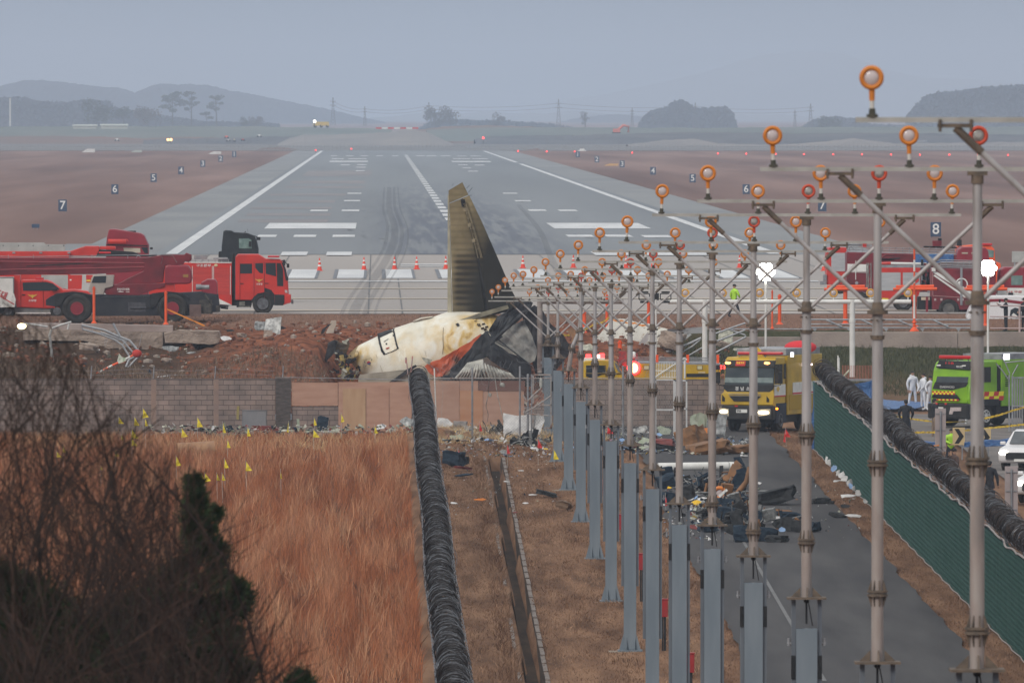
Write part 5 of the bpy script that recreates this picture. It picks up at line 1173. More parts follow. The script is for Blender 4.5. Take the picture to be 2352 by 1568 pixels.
# scattered small litter nobody could count
q=MB();R_=random.Random(77);cols=[WSC,PAL,CHG,NAVY,GRN,BRN,REDP,MET,YSC,LBL]
def litter(q,p,s_,mi): 
    n=R_.randint(3,5);M_=Matrix.Rotation(R_.uniform(0,6),3,'Z') @ Matrix.Rotation(R_.uniform(.1,1.3),3,'X');pts=[p +M_ @ Vector((math.cos(6.283*k/n)*s_*R_.uniform(.5,1),math.sin(6.283*k/n)*s_*R_.uniform(.3,1),0))+Vector((0,0,s_*.4)) for k in range(n)]
    q.prism(pts,M_ @ Vector((0,0,.012)),mi)
for (Rf,x0,x1,y0,y1,n_,s_) in ((B4,200,1100,350,930,420,.09),(B4,1050,2000,440,900,110,.05),(R7,260,1300,960,1130,300,.075),(B1,100,1150,1180,1340,300,.12),(B6,330,1000,130,520,50,.05),(R7,280,1300,830,990,420,.16),(R7,1400,2300,880,1100,260,.13),(B4,480,1000,560,820,260,.15)):
    for i in range(n_): litter(q,onG(Rf,R_.uniform(x0,x1),R_.uniform(y0,y1)),s_*R_.uniform(.3,1.5),R_.choice((0,0,1,2,3,3,4,5,6,7,7,8 if R_.random()<.3 else 0,9)))
for i in range(340): litter(q,R5(R_.uniform(500,2280),R_.uniform(765,825),543),.14*R_.uniform(.3,1.4),R_.choice((0,1,1,4,6,3,7)))
for i in range(420):
    x=R_.uniform(-17,12);y=R_.uniform(586,628)
    litter(q,Vector((x,y,ez(x,y))),.1*R_.uniform(.3,1.6),R_.choice((0,1,1,4,7,2,5)))
struct('scattered_litter',q,cols,'stuff')
# rocks and clods over the mound
q=MB()
for i in range(2600):
    x=R_.uniform(-20,18);y=R_.uniform(576,634);s_=R_.uniform(.03,.16)*(1.8 if R_.random()<.06 else 1);q.ell((x,y,ez(x,y)+s_*.3),(s_*R_.uniform(.7,1.5),s_,s_*R_.uniform(.5,1)),5,3,m=0 if R_.random()<.85 else 1)
for i in range(len(q.s)): q.s[i]=False
struct('earth_clods',q,[mat('clod_soil',(.24,.085,.043),(.09,.04,.026),2,.95),mat('clod_stone',(.34,.28,.24),(.22,.18,.15),2,.9)],'stuff')
# larger scraps on the mound
for i,(Rf,x,y,Y,w_,h,k,mt,nm,lb,ct) in enumerate([
 (R5,1260,130,620,1.3,.9,'s',MET,'torn_panel','grey-green torn sheet on the mound crest left of the wreck','torn sheet'),(R5,1330,165,619,.9,1.1,'u',MET,'torn_panel','tall crumpled silver scrap on the mound crest','torn sheet'),(R5,1365,120,619.5,.9,.3,'s',SOOT,'torn_panel','black curved scrap on the crumpled silver scrap','scrap'),
 (R5,1300,208,617,.45,.75,'u',M_SL,'concrete_chunk','upright concrete stub below the silver scrap','concrete chunk'),(R5,1480,212,615,1.0,.5,'u',WSC,'white_panel','white torn sheet lying on the red mound','sheet'),(R5,1510,160,619,.4,.12,'s',MET,'torn_panel','small blue-grey scrap above the white sheet on the mound','scrap'),
 (R5,1012,192,614,.7,.3,'s',WSC,'white_panel','small white torn sheet right of the concrete slab end','sheet'),(R5,1040,388,600,.7,.38,'u',WSC,'white_panel','white pointed scrap low on the mound above the wall','scrap'),(R5,912,355,601,.35,.2,'s',WSC,'white_panel','tiny white scrap left of the white pointed scrap','scrap'),
 (R5,650,262,611,1.1,.35,'s',MET,'torn_panel','grey crumpled sheet under the break between the two slabs','sheet'),(R5,780,278,610,.5,.15,'s',MET,'torn_panel','small grey scrap right of the grey crumpled sheet','scrap'),(R5,615,335,605,.35,.22,'l',M_SL,'concrete_chunk','small grey rock on the slope under the slab','rock'),
 (R5,1235,430,598,.8,.75,'s',mat('dark_green_scrap',(.05,.06,.045),(.02,.025,.02),4),'torn_panel','dark green crumpled piece above the wall end','scrap'),(R5,495,430,598,.3,.55,'s',NAVY,'torn_panel','dark upright rag left of the wall stain','rag'),(R5,1360,390,602,1.3,1.0,'l',mat('clay_block',(.36,.15,.09),(.28,.11,.065),2,.9),'clay_block','pale orange lump of clay on the slope above the wall','clay lump'),
 (R5,1040,130,621,.5,.2,'s',CHG,'torn_panel','dark scrap on the crest right of the slab','scrap'),(R5,1120,165,618,.4,.2,'l',M_SL,'concrete_chunk','grey stone on the mound right of the slab','rock'),(R5,860,440,597,.5,.3,'l',M_SL,'concrete_chunk','pale stone just above the wall left of a steel post','rock'),(R5,90,250,610,.8,.3,'l',M_SL,'concrete_chunk','pale boulder under the left part of the slab','rock'),(R5,570,448,595,.9,.15,'l',WSC,'white_panel','flat white piece lying on top of the wall stain','scrap'),
 (C1,1420,570,612,1.2,.8,'l',M_SL,'concrete_chunk','grey rock at the end of the large white sheet','rock'),(C1,1600,480,618,1.0,.5,'s',MET,'torn_panel','tangled grey scraps on the mound right of the white sheets','scrap'),(C1,2070,540,616,.8,.8,'u',PAL,'torn_panel','pale pointed panel standing by the concrete edge wall','panel'),(C1,2195,600,612,.5,.2,'s',PAL,'torn_panel','small pale scrap on the green bank','scrap'),(C1,2000,550,615,.9,.3,'l',M_SL,'concrete_chunk','rubble left of the pale pointed panel','rubble'),
 (C1,300,520,604,1.0,1.2,'s',BRN,'torn_panel','brown torn panel at the right tip of the black wreckage','panel'),(C1,440,600,602,.7,.6,'s',PAL,'torn_panel','cream rolled scrap above the flashing light bar','scrap'),(C1,320,420,608,1.0,.5,'s',PAL,'torn_panel','cream torn scrap behind the caution tape','scrap')]):
    p=Rf(x,y,Y);q=lump(w_,.6,h,700+i) if k == 'l' else scrap(w_,h,700+i,.03,.18 if k == 's' else .05,1.35 if k == 'u' else .9)
    single(nm,shift(q,p),mt,lb,ct,'wreckage on the mound',origin=p)
def plate(name,Rf,pts,Y,mt,th,amp,lb,ct,seed,tilt=0,sub=3):
    ps=[Rf(x,y,Y) for x,y in pts];mz=min(p.z for p in ps)
    for p in ps: p.y += (p.z -mz)*tilt
    return single(name,rough_prism(ps,th,sub,amp,seed),mt,lb,ct)
plate('concrete_stub',R5,[(1690,210),(1688,130),(1720,58),(1752,55),(1755,80),(1730,130),(1722,215)],611,mat('pale_slab',(.5,.43,.36),(.38,.32,.27),2,.9),.5,.03,'tall pale concrete stub standing left of the torn tail tip','concrete stub',5)
plate('black_strip',R5,[(1650,145),(1660,115),(1700,80),(1725,72),(1690,105),(1672,140)],610.5,SOOT,.06,.02,'curved black strip hooked on the pale concrete stub','strip',6)
MW=mat('speckled_white_sheet',(.58,.57,.52),(.50,.49,.45),1.0,.7); 
n=MW.node_tree.nodes;l=MW.node_tree.links;co=[x for x in n if x.type == 'TEX_COORD'][0].outputs['Object'];src=[x for x in n if x.type == 'VALTORGB'][0].outputs[0]
l.new(mixc(n,l,mr(n,l,nz_(n,l,co,5,(1,1,2.2),3),.60,.64),src,(.28,.21,.15)),n['Principled BSDF'].inputs['Base Color'])
plate('wing_sheet',C1,[(730,240),(900,228),(1080,270),(1300,310),(1395,345),(1160,480),(960,630),(1010,700),(400,700),(450,570),(560,430),(650,330)],613,MW,.12,.07,'large white speckled sheet lying on the slope behind the yellow crash truck','wreck panel',11,.5,4)
plate('wing_sheet',C1,[(1170,470),(1250,440),(1475,400),(1400,510),(1330,620),(1290,700),(1000,700),(1040,640)],612,MW,.12,.05,'smaller plain white sheet right of the large speckled one','wreck panel',12,.5,3)
plate('wing_spar',C1,[(960,620),(1150,380),(1170,400),(1160,470),(1000,660)],611.5,mat('spar_grey',(.26,.24,.24),(.36,.33,.33),2,.7),.3,.03,'grey spar running diagonally between the two white sheets','spar',13,.3)
plate('wing_spar',C1,[(1190,385),(1260,350),(1790,320),(1790,390),(1250,420)],616,mat('spar_dark',(.10,.095,.10),(.3,.3,.31),1.2,.6,lo=.5,hi=.6),.4,.03,'long dark channel beam lying level behind the white sheets','beam',14)
# collapsed lattice frames
def lattice(name,lb,Rf,lines,Y,m,cat='lattice frame',grp=None):
    ps=[Rf(*p,Y) for p in lines[0][0]];t=T(name,lb,cat,ps[-1],grp)
    for nm,sel in (('chord',[x for x in lines if x[1] >= .04]),('brace',[x for x in lines if x[1]<.04])):
        if not sel: continue
        q=MB()
        for pts,r in sel: q.tube([Rf(p[0],p[1],Y +(p[2] if len(p)>2 else 0)) for p in pts],r,5)
        t.part(nm,q,m)
    return t
ALU=mat('dull_aluminium',(.30,.31,.34),(.40,.41,.43),4,.5,.4)
lattice('antenna_frame','bent aluminium antenna frame hanging over the broken slab down to the wall',C3,[
 ([(1100,505),(1400,570),(1560,640),(1740,710),(1890,885)],.06),([(1110,560),(1340,620),(1540,700),(1640,770),(1750,940)],.05),([(1350,600),(1640,700),(1820,910)],.05),([(1890,885),(1740,960),(1680,1100),(1600,1230)],.07),([(1895,890),(1790,1000),(1700,1100),(1620,1230)],.06),([(1520,480),(1560,560),(1610,650)],.06),([(1750,940),(1890,890)],.05),([(1540,700),(1740,710)],.03),([(1640,770),(1700,720)],.03),([(1100,505),(1110,560)],.03),([(1740,950),(1690,1090)],.03),([(1230,530),(1250,600)],.02),([(1480,560),(1415,800)],.008),([(1430,570),(1405,780)],.008),([(1910,620),(1860,830)],.01)],602,ALU)
lattice('antenna_frame','white bent frame post and arm standing left of the antenna frame',C3,[([(690,560),(670,640),(690,850),(745,1190)],.07),([(700,545),(820,500),(960,460)],.05),([(320,480),(480,500),(640,525)],.05),([(930,480),(910,560)],.05)],606,mat('gate_white',(0,0,0)))
t=T('striped_pole','fallen red and white striped pole on the slope above the wall','pole',C3(1150,1230,598));q=MB();pts=[(1150,1230),(1215,1200),(1330,1140),(1390,1108),(1450,1075),(1510,1045),(1590,1008),(1750,930),(1850,880)]
for i in range(len(pts)-1): q.cyl(C3(*pts[i],598),C3(*pts[i +1],598),.055,n=8,m=i %2)
t.part('pole',q,[WHITE,ORANGE]);q=MB();q.ell(C3(1840,885,598),(.25,.15,.2),8,6);t.part('red_cap',q,mat('cap_scarlet',(.45,.03,.02)))
plate('sign_scrap',C3,[(1580,980),(1595,880),(1640,930),(1680,940),(1690,980),(1600,1020)],597.5,mat('green_white_scrap',(.55,.58,.5),(.15,.25,.1),4,.7,lo=.5,hi=.6),.03,.04,'green and white crumpled scrap on the striped pole','scrap',21)
lattice('antenna_frame','tangled lattice frame lying across the bank right of the white sheets',C1,[([(1260,635),(1450,590),(1620,520),(1780,445)],.06),([(1560,610),(1680,540),(1780,455)],.04),([(1560,540),(1700,500)],.03),([(1620,660),(1790,560)],.04),([(1935,400),(2100,340),(2300,270)],.05),([(1935,495),(2100,430),(2290,355)],.05),([(1935,625),(2100,540),(2310,430)],.05),([(2095,340),(2300,415)],.045),([(2190,400),(2300,350)],.03)],612,ALU)
t=T('antenna_row','long low aluminium lattice frame lying on the concrete edge wall','lattice frame',B2(1000,1060,628));q=MB()
for y_,r in ((940,.05),(988,.04),(1025,.05)): q.tube([B2(75,y_,628),B2(1790,y_ +3,628)],r,6)
q.tube([B2(-900,1040,628),B2(75,1040,628)],.04,6);t.part('chord',q,ALU);q=MB()
for x in (270,640,1020,1390): q.tube([B2(x,940,627.9),B2(x +100,985,627.9),B2(x +170,1015,627.9)],.05,5)
t.part('brace',q,ALU);q=MB()
for x in (130,490,880,1260,1640): q.prism([B2(x,1030,627.8),B2(x +50,1035,627.8),B2(x +30,1068,627.8)],.1)
t.part('foot',q,ALU)
# blue tarpaulins
def drape(name,Rf,pts,Y,lb,amp=.08,th=.02,seed=3,mt=BLU): return plate(name,Rf,pts,Y,mt,th,amp,lb,'tarpaulin',seed,0,5)
drape('tarpaulin',B1,[(1785,650),(1870,730),(1885,900),(1880,1080),(1880,1330),(1800,1350),(1740,1350),(1775,1240),(1795,1000),(1778,800)],521,'blue tarpaulin hung on the end of the green fence',.1)
drape('tarpaulin',B3,[(380,385),(560,345),(650,300),(650,640),(560,620),(470,520)],556,'blue tarpaulin screen behind the razor wire, left of the white-suited people',.1,seed=5)
def tarpG(Rf,pts,lb,seed):
    ps=[onG(Rf,*p)+Vector((0,0,.1)) for p in pts];return single('tarpaulin',rough_prism(ps,(0,0,.03),5,.07,seed),BLU,lb,'tarpaulin')
tarpG(B3,[(650,505),(800,520),(1040,525),(1010,560),(850,570),(655,585)],'blue tarpaulin spread on the ground at the feet of the white-suited people',7)
ps=[C2(x,y,505) for x,y in ((430,690),(630,700),(640,760),(500,760))];single('tarpaulin',rough_prism(ps,.4,4,.06,8),BLU,'rolled blue tarpaulin left of the grey sign back','tarpaulin')
ps=[C2(x,y,500) for x,y in ((940,715),(1160,680),(1400,675),(1560,660),(1560,720),(1250,740),(940,760))];single('tarpaulin',rough_prism(ps,.4,4,.06,9),BLU,'long rolled blue tarpaulin behind the white cars','tarpaulin')
# plastic bags snagged along the green fence foot
for i,(x,y,w_,h) in enumerate(((1740,255,.25,.35),(1800,240,.12,.35),(1815,310,.3,.35),(1830,345,.25,.3),(1860,370,.3,.35),(1880,395,.3,.3),(1905,440,.4,.4),(1940,465,.25,.3),(1970,480,.25,.25),(2000,525,.25,.35),(2060,590,.25,.25))):
    p=onG(B4,x,y);p.x=min(p.x,18.4);single('plastic_bag',shift(scrap(w_,h,900+i,.015,.3,1.2),p),LBL if i in (2,7) else WSC,['white bag snagged at the green fence foot, farthest of the row','thin upright white bag, second farthest along the fence foot','pale blue bag caught at the fence foot, third from the far end','small white bag right below the pale blue one at the fence foot','crumpled white bag, fifth from the far end of the fence foot','white bag in the middle of the row along the fence foot','largest white bag leaning on the green fence','pale blue-white bag just nearer than the largest one','small clear bag, third nearest along the fence foot','white bag, second nearest along the fence foot','nearest small white bag against the green fence'][i],'bag','bags along the green fence',origin=p)
# ------------------------------------------------------------------ vehicles seen side-on
def wheel(t,c,r,w_,rim=RIM,s=-1,name='wheel',hub=.5):
    c=Vector(c);q=MB();q.cyl(c +Vector((0,-w_/2,0)),c +Vector((0,w_/2,0)),r*.93,n=28);q.ring(c +Vector((0,-w_*.28,0)),r*.8,r*.2,n=28,k=8);q.ring(c +Vector((0,w_*.28,0)),r*.8,r*.2,n=28,k=8)
    o=t.part(name,q,RUB);q=MB();y=s*(w_/2+.03);q.cyl(c +Vector((0,y,0)),c +Vector((0,y +.03*-s,0)),r*hub,n=20);q.ring(c +Vector((0,y,0)),r*hub,.025,n=20);q.cyl(c +Vector((0,y +s*.06,0)),c +Vector((0,y,0)),r*.18,n=12)
    for i in range(8): a=i*math.pi/4;q.cyl(c +Vector((r*hub*.68*math.cos(a),y +s*.02,r*hub*.68*math.sin(a))),c +Vector((r*hub*.68*math.cos(a),y,r*hub*.68*math.sin(a))),.022,n=6)
    t.part('rim',q,rim,parent=o);return o
def side(Rf,Y):   # helpers for a truck seen side-on with its near side at Y
    def pr(pts,d,off=0): 
        q=MB();q.prism([Rf(x,y,Y)+Vector((0,off,0)) for x,y in pts],d);return q
    return pr
def rect(x0,y0,x1,y1): return [(x0,y0),(x1,y0),(x1,y1),(x0,y1)]
def emblem(t,Rf,x,y,Y,s,m=GOLD,parent=None,dy=-.03):
    c=Rf(x,y,Y)+Vector((0,dy,0));q=MB()
    for sg in (-1,1): q.prism([c +Vector((sg*a*s,0,b_*s)) for a,b_ in ((.05,.12),(.45,.22),(1.0,.42),(.72,.12),(.55,.02),(.3,-.12),(.08,-.2))],-.012)
    q.prism([c +Vector((a*s,-.002,b_*s)) for a,b_ in ((-.16,.3),(.16,.3),(.22,0),(.14,-.32),(0,-.46),(-.14,-.32),(-.22,0))],-.014)
    return t.part('emblem',q,m,parent=parent)
def wt(t,name,body,Rf,x,y,Y,size,m,dy=-.03,w_=None,ry=0,parent=None):
    return text(name,body,size,m,parent or t.e,Rf(x,y,Y)+Vector((0,dy,0)),origin=t.o,width=w_,ry=ry)
WL=mat('lettering_white',(.75,.75,.74));RL=mat('lettering_red',(.5,.03,.03))
# A: red rescue truck facing right
Y=648;t=T('fire_truck','bright red crew-cab fire truck facing right, silver roof rails, right of the crane','fire truck',R4(1700,706,Y +1.2));pr=side(R4,Y)
q=pr([(1120,322),(1745,322),(1745,640),(1120,600)],2.4);bd=t.part('body',q,RED,bevel=.03)
t.part('shutter',pr(rect(1452,358,1592,560),-.02),mat('shutter_red',(.5,.04,.03),(.42,.03,.025),1,.5,st=(1,1,9)),parent=bd);t.part('shutter',pr(rect(1612,358,1728,560),-.02),mat('shutter_red',(0,0,0)),parent=bd)
q=MB()
for a in (1446,1596,1606,1732): q.prism([R4(x,y,Y)+Vector((0,-.025,0)) for x,y in rect(a,345,a +4,562)],-.01)
q.prism([R4(x,y,Y)+Vector((0,-.025,0)) for x,y in rect(1440,316,1742,323)],-.01)
t.part('trim',q,WHITE,parent=bd)
t.part('white_wedge',pr([(1648,592),(1748,640),(1650,632)],-.015),WHITE,parent=bd)
cabp=[(1772,600),(1772,275),(1788,258),(1945,258),(2000,292),(2108,296),(2132,320),(2150,370),(2166,450),(2172,560),(2184,572),(2184,622),(2130,640),(2068,642),(2058,600),(2035,565),(1990,548),(1940,556),(1905,590),(1892,602)]
cab=t.part('cab',pr(cabp,2.4),RED,bevel=.04)
for pts in ([(1808,328),(1897,328),(1897,402),(1808,402)],[(1921,325),(1980,323),(1980,402),(1955,398),(1922,360)],[(1998,322),(2075,322),(2078,424),(2000,404)]): t.part('window',pr(pts,-.015),GLASS,parent=cab)
t.part('windscreen_pillar',pr([(2082,322),(2112,325),(2130,370),(2132,498),(2086,496)],-.02),BLACK,parent=cab)
t.part('windscreen',pr([(2118,315),(2134,325),(2152,372),(2166,450),(2150,455),(2138,380)],-.012),GLASS,parent=cab)
t.part('lower_skirt',pr([(2068,560),(2140,562),(2140,622),(2130,642),(2068,642)],-.02),BLACK,parent=cab)
t.part('wheel_arch',pr([(1895,605),(1908,580),(1940,552),(1990,542),(2040,560),(2066,600),(2068,640),(1992,545),(1900,620)][:7]+[(2052,640),(2030,585),(1985,562),(1945,570),(1918,600)],-.03),BLACK,parent=cab)
q=MB();q.prism([R4(x,y,Y)+Vector((0,-.02,0)) for x,y in ((2143,525),(2162,528),(2164,548),(2145,546))],-.02);t.part('headlight',q,LENS,parent=cab)
q=pr([(1990,508),(2040,525),(2066,560),(2066,600),(2040,560),(1990,540)],-.025);t.part('fender',q,BLACK,parent=cab)
q=MB()
for a in (1806,1912,1990): q.tube([R4(a,315,Y)+Vector((0,-.01,0)),R4(a,596,Y)+Vector((0,-.01,0))],.012,4)
q.tube([R4(1990,405,Y)+Vector((0,-.01,0)),R4(1990,500,Y)+Vector((0,-.01,0))],.012,4);t.part('door_seam',q,DRED,parent=cab)
q=MB();q.box(R4(1820,478,Y)+Vector((0,-.03,0)),(.18,.03,.04));t.part('handle',q,BLACK,parent=cab);q=MB();q.box(R4(2008,476,Y)+Vector((0,-.03,0)),(.18,.03,.04));t.part('handle',q,BLACK,parent=cab)
emblem(t,R4,1950,455,Y,.22,parent=cab);wt(t,'lettering','소방청',R4,1952,482,Y,.11,WL,w_=.32,parent=None)
wt(t,'lettering','구조본부',R4,1533,343,Y,.17,WL,w_=.78)
q=MB();q.ell(R4(1626,341,Y),(.1,.05,.08),12,6);t.part('marker_lamp',q,mat('lamp_cream',(.6,.5,.3)),parent=bd);q=MB();q.box(R4(1470,341,Y)+Vector((0,-.01,0)),(.01,.01,.01)) 
q=MB();q.box(R4(2060,274,Y +.6),(.62,1.6,.09));t.part('light_bar',q,mat('lightbar_red',(.5,.015,.02),None,rough=.25),bevel=.03)
q=MB();q.box(R4(2168,343,Y)+Vector((0,-.15,0)),(.14,.12,.22));q.tube([R4(2120,305,Y),R4(2140,310,Y)+Vector((0,-.1,0)),R4(2165,335,Y)+Vector((0,-.15,0))],.03,5);q.box(R4(2138,320,Y)+Vector((0,-.1,0)),(.14,.1,.3));q.box(R4(2163,440,Y)+Vector((0,-.05,0)),(.1,.1,.2));t.part('mirror',q,BLACK,bevel=.02)
q=MB();q.prism([R4(x,y,Y)+Vector((0,-.03,0)) for x,y in ((2145,560),(2188,560),(2190,620),(2172,628),(2146,622))],2.4);t.part('bumper',q,RED,bevel=.03)
q=MB();q.box(R4(2200,618,Y +.9),(.12,.5,.16));q.cyl(R4(2200,605,Y +.6),R4(2200,605,Y +1.2),.06);t.part('winch',q,STEEL)
wheel(t,R4(1978,630,Y)+Vector((0,.18,0)),.545,.32,hub=.52);wheel(t,R4(1978,630,Y)+Vector((0,2.2,0)),.545,.32,s=1)
q=MB();q.bb(R4(1780,602,Y +.25),R4(1890,655,Y +.8));q.bb(R4(1300,600,Y +.4),R4(1895,640,Y +1.9));t.part('chassis',q,BLACK);q=MB();q.box(R4(1822,628,Y +.2),(.3,.1,.22));q.bb(R4(1795,648,Y +.1),R4(1885,654,Y +.8));t.part('step_box',q,mat('step_grey',(.2,.2,.18),(.1,.1,.09),9),bevel=.01)
q=MB()
for z_ in (296,308): q.tube([R4(1400,z_,Y +.05),R4(1725,z_,Y +.05)],.018,5)
for x_ in range(1420,1740,50): q.tube([R4(x_,294,Y +.05),R4(x_,322,Y +.05)],.014,4)
t.part('roof_rail',q,STEEL);q=MB();q.box(R4(1510,278,Y +1.2),(.7,.8,.2));q.box(R4(1660,290,Y +1),(.75,.8,.12));t.part('roof_box',q,mat('roof_grey',(.2,.22,.24),(.3,.3,.3),3),bevel=.02)
q=MB();q.cyl(R4(1755,250,Y +.3),R4(1755,600,Y +.3),.07,n=8);q.box(R4(1757,440,Y +1.2),(.08,1.9,2.2));t.part('exhaust_gap',q,BLACK)
# B: crane
Y=634;t=T('crane_truck','dark red rough-terrain crane with boom lowered to the left, big black wheels','mobile crane',R4(900,748,Y +1.3));pr=side(R4,Y)
bm_=t.part('boom',pr([(-700,270),(0,285),(1090,284),(1240,268),(1240,345),(1235,372),(1080,384),(720,408),(170,412),(-700,440)],.75,.7),DRED,bevel=.02)
q=MB(); 
for a,b_ in ((313,325),(375,355)): q.tube([R4(-700,a +15,Y)+Vector((0,.68,0)),R4(0,a,Y)+Vector((0,.68,0)),R4(1110,b_,Y)+Vector((0,.68,0))],.03,4)
q.tube([R4(200,382,Y)+Vector((0,.68,0)),R4(1080,352,Y)+Vector((0,.68,0))],.015,4);t.part('boom_rib',q,mat('boom_edge',(.30,.06,.07)),parent=bm_)
t.part('boom_step',pr([(195,345),(720,318),(720,326),(195,352)],-.02,.7),BLACK,parent=bm_)
q=MB();q.tube([R4(-300,268,Y)+Vector((0,.9,0)),R4(180,278,Y)+Vector((0,.9,0)),R4(780,268,Y)+Vector((0,.9,0)),R4(1210,262,Y)+Vector((0,.9,0))],.02,4);q.ring(R4(1040,284,Y)+Vector((0,.8,0)),.1,.02,n=14)
for x_ in (60,250,520,690,960): q.tube([R4(x_,290,Y)+Vector((0,.7,0)),R4(x_,262,Y)+Vector((0,.7,0))],.015,4)
t.part('boom_cable',q,STEEL,parent=bm_)
hd=t.part('boom_foot',pr([(1090,284),(1240,262),(1385,262),(1400,246),(1440,262),(1442,300),(1420,318),(1390,312),(1380,335),(1240,345),(1235,375),(1225,470),(1120,480),(990,540),(800,552),(805,500),(880,485),(960,440),(1080,384)],.9,.55),DRED,bevel=.03)
q=MB();q.cyl(R4(1405,285,Y)+Vector((0,.45,0)),R4(1405,285,Y)+Vector((0,1.6,0)),.2,n=14);t.part('sheave',q,DRED,parent=hd)
q=MB();q.tube([R4(1210,330,Y)+Vector((0,.5,0)),R4(1225,290,Y)+Vector((0,.5,0)),R4(1200,262,Y)+Vector((0,.5,0)),R4(1300,268,Y)+Vector((0,.5,0)),R4(1330,320,Y)+Vector((0,.5,0))],.014,4);t.part('hose',q,mat('hose_grey',(.2,.2,.2)),parent=hd)
eh=t.part('engine_housing',pr([(1240,350),(1262,338),(1415,340),(1438,370),(1446,440),(1436,474),(1408,482),(1240,482)],1.8,.15),MRED,bevel=.08)
q=pr([(1378,410),(1418,408),(1416,432),(1378,430)],-.01,.14);t.part('plate',q,mat('plate_olive',(.3,.16,.04)),parent=eh)
t.part('turntable_deck',pr([(750,490),(1240,476),(1240,500),(1090,548),(1050,566),(805,562),(755,520)],1.6,.2),DRED,bevel=.02)
q=pr([(1180,480),(1310,480),(1310,530),(1260,528),(1190,520)],1.2,.3);t.part('red_bracket',q,RED)
wt(t,'lettering','PANTHER',R4,928,521,Y,.14,WL,dy=.17,w_=.64);wt(t,'lettering','500',R4,960,540,Y,.09,WL,dy=.17,w_=.18)
q=MB();q.prism([R4(x,y,Y)+Vector((0,.18,0)) for x,y in ((882,538),(900,534),(930,537),(930,541),(900,541))],-.01);t.part('arrow_mark',q,WL)
cb=t.part('operator_cab',pr([(668,520),(690,430),(712,414),(860,414),(850,500),(790,515),(780,560),(668,545)],1.0,.1),mat('cab_cream',(.4,.36,.32),(.3,.26,.24),2,.5),bevel=.03);t.part('window',pr([(690,472),(706,424),(800,420),(796,472)],-.02,.1),GLASS,parent=cb)
ch=t.part('chassis',pr([(345,600),(380,575),(420,560),(1060,566),(1180,560),(1500,540),(1640,560),(1655,690),(1500,695),(1420,720),(720,722),(700,700),(345,640)],2.3,.15),mat('chassis_black',(.018,.02,.028),(.035,.036,.042),2,.6),bevel=.02)
for cx in (580,1298):
    q=MB();pts=[(cx -172,560),(cx -150,552),(cx -100,545),(cx -30,538),(cx +40,545),(cx +100,562),(cx +122,578),(cx +118,590),(cx +60,562),(cx,554),(cx -60,562),(cx -100,590),(cx -120,640),(cx -165,660)]
    q.prism([R4(x,y,Y) for x,y in pts],.7);t.part('fender',q,BLACK,bevel=.01)
    wheel(t,R4(cx,664,Y)+Vector((0,.1,0)),.76,.5,MRED,hub=.42);wheel(t,R4(cx,664,Y)+Vector((0,2.5,0)),.76,.5,MRED,s=1)
q=MB();q.cyl(R4(1475,504,Y +.4),R4(1575,504,Y +.4),.15,n=16);q.cyl(R4(1575,504,Y +.4),R4(1605,504,Y +.4),.05);t.part('muffler',q,STEEL)
t.part('rear_counterbox',pr([(1512,470),(1560,446),(1618,448),(1632,470),(1640,600),(1655,690),(1600,660),(1590,560),(1515,540)],2.0,.3),MRED,bevel=.04)
q=MB();q.bb(R4(1500,600,Y +.1),R4(1600,700,Y +1.8));q.box(R4(1570,680,Y +.05),(.25,.1,.3));q.cyl(R4(1540,560,Y +.1),R4(1600,640,Y +.1),.06);q.box(R4(1640,665,Y +.1),(.2,.3,.3));t.part('rear_gear',q,mat('gear_grime',(.03,.03,.032),(.09,.08,.07),5,.7))
q=MB();q.bb(R4(1426,636,Y -.1),R4(1514,724,Y +.2));t.part('outrigger_pad',q,mat('pad_rust',(.10,.06,.055),(.15,.1,.09),3,.9),bevel=.01)
q=MB();q.box(R4(1030,655,Y +.14),(.9,.04,.5));q.box(R4(1190,640,Y +.14),(.25,.06,.3));q.cyl(R4(980,660,Y +.1),R4(1100,660,Y +.1),.05);q.tube([R4(760,580,Y +.12),R4(1180,575,Y +.12)],.02,4);t.part('toolbox',q,mat('tool_grime',(.045,.045,.055),(.08,.08,.09),6))
q=MB();q.tube([R4(1655,650,Y +.5),R4(1720,648,Y +.5),R4(1715,665,Y +.5),R4(1660,658,Y +.5)],.05,5);t.part('tow_hook',q,BLACK)
# C: pickup
Y=641;t=T('pickup_truck','orange-red fire service pickup with gold emblem, half hidden by the crane wheel','pickup truck',R4(330,720,Y +1));pr=side(R4,Y)
cab=t.part('cab',pr([(135,655),(130,560),(150,465),(165,450),(345,450),(385,462),(460,512),(475,525),(560,522),(660,535),(690,560),(690,640),(560,655),(350,665)],1.9),RED,bevel=.05)
t.part('window',pr([(170,470),(345,465),(400,478),(452,520),(372,532),(175,532)],-.015),GLASS,parent=cab)
q=MB();q.box(R4(178,562,Y)+Vector((0,-.02,0)),(.18,.03,.05));q.tube([R4(322,455,Y)+Vector((0,-.01,0)),R4(330,655,Y)+Vector((0,-.01,0))],.01,4);t.part('handle',q,BLACK,parent=cab);q=MB();q.box(R4(410,520,Y)+Vector((0,-.15,0)),(.3,.2,.16));t.part('mirror',q,BLACK,parent=cab,bevel=.03)
emblem(t,R4,245,572,Y,.26,parent=cab);wt(t,'lettering','소방청',R4,245,606,Y,.12,WL,w_=.4)
q=MB();q.box(R4(300,440,Y +.9),(.4,1.2,.1));t.part('light_bar',q,mat('lightbar_red',(0,0,0)))
q=MB();q.bb(R4(0,658,Y +.1),R4(700,690,Y +1.7));t.part('chassis',q,mat('sill_grey',(.12,.12,.13),(.2,.19,.18),3))
for cx in (430,60): wheel(t,R4(cx,685,Y)+Vector((0,.15,0)),.36,.25);wheel(t,R4(cx,685,Y)+Vector((0,1.75,0)),.36,.25,s=1)
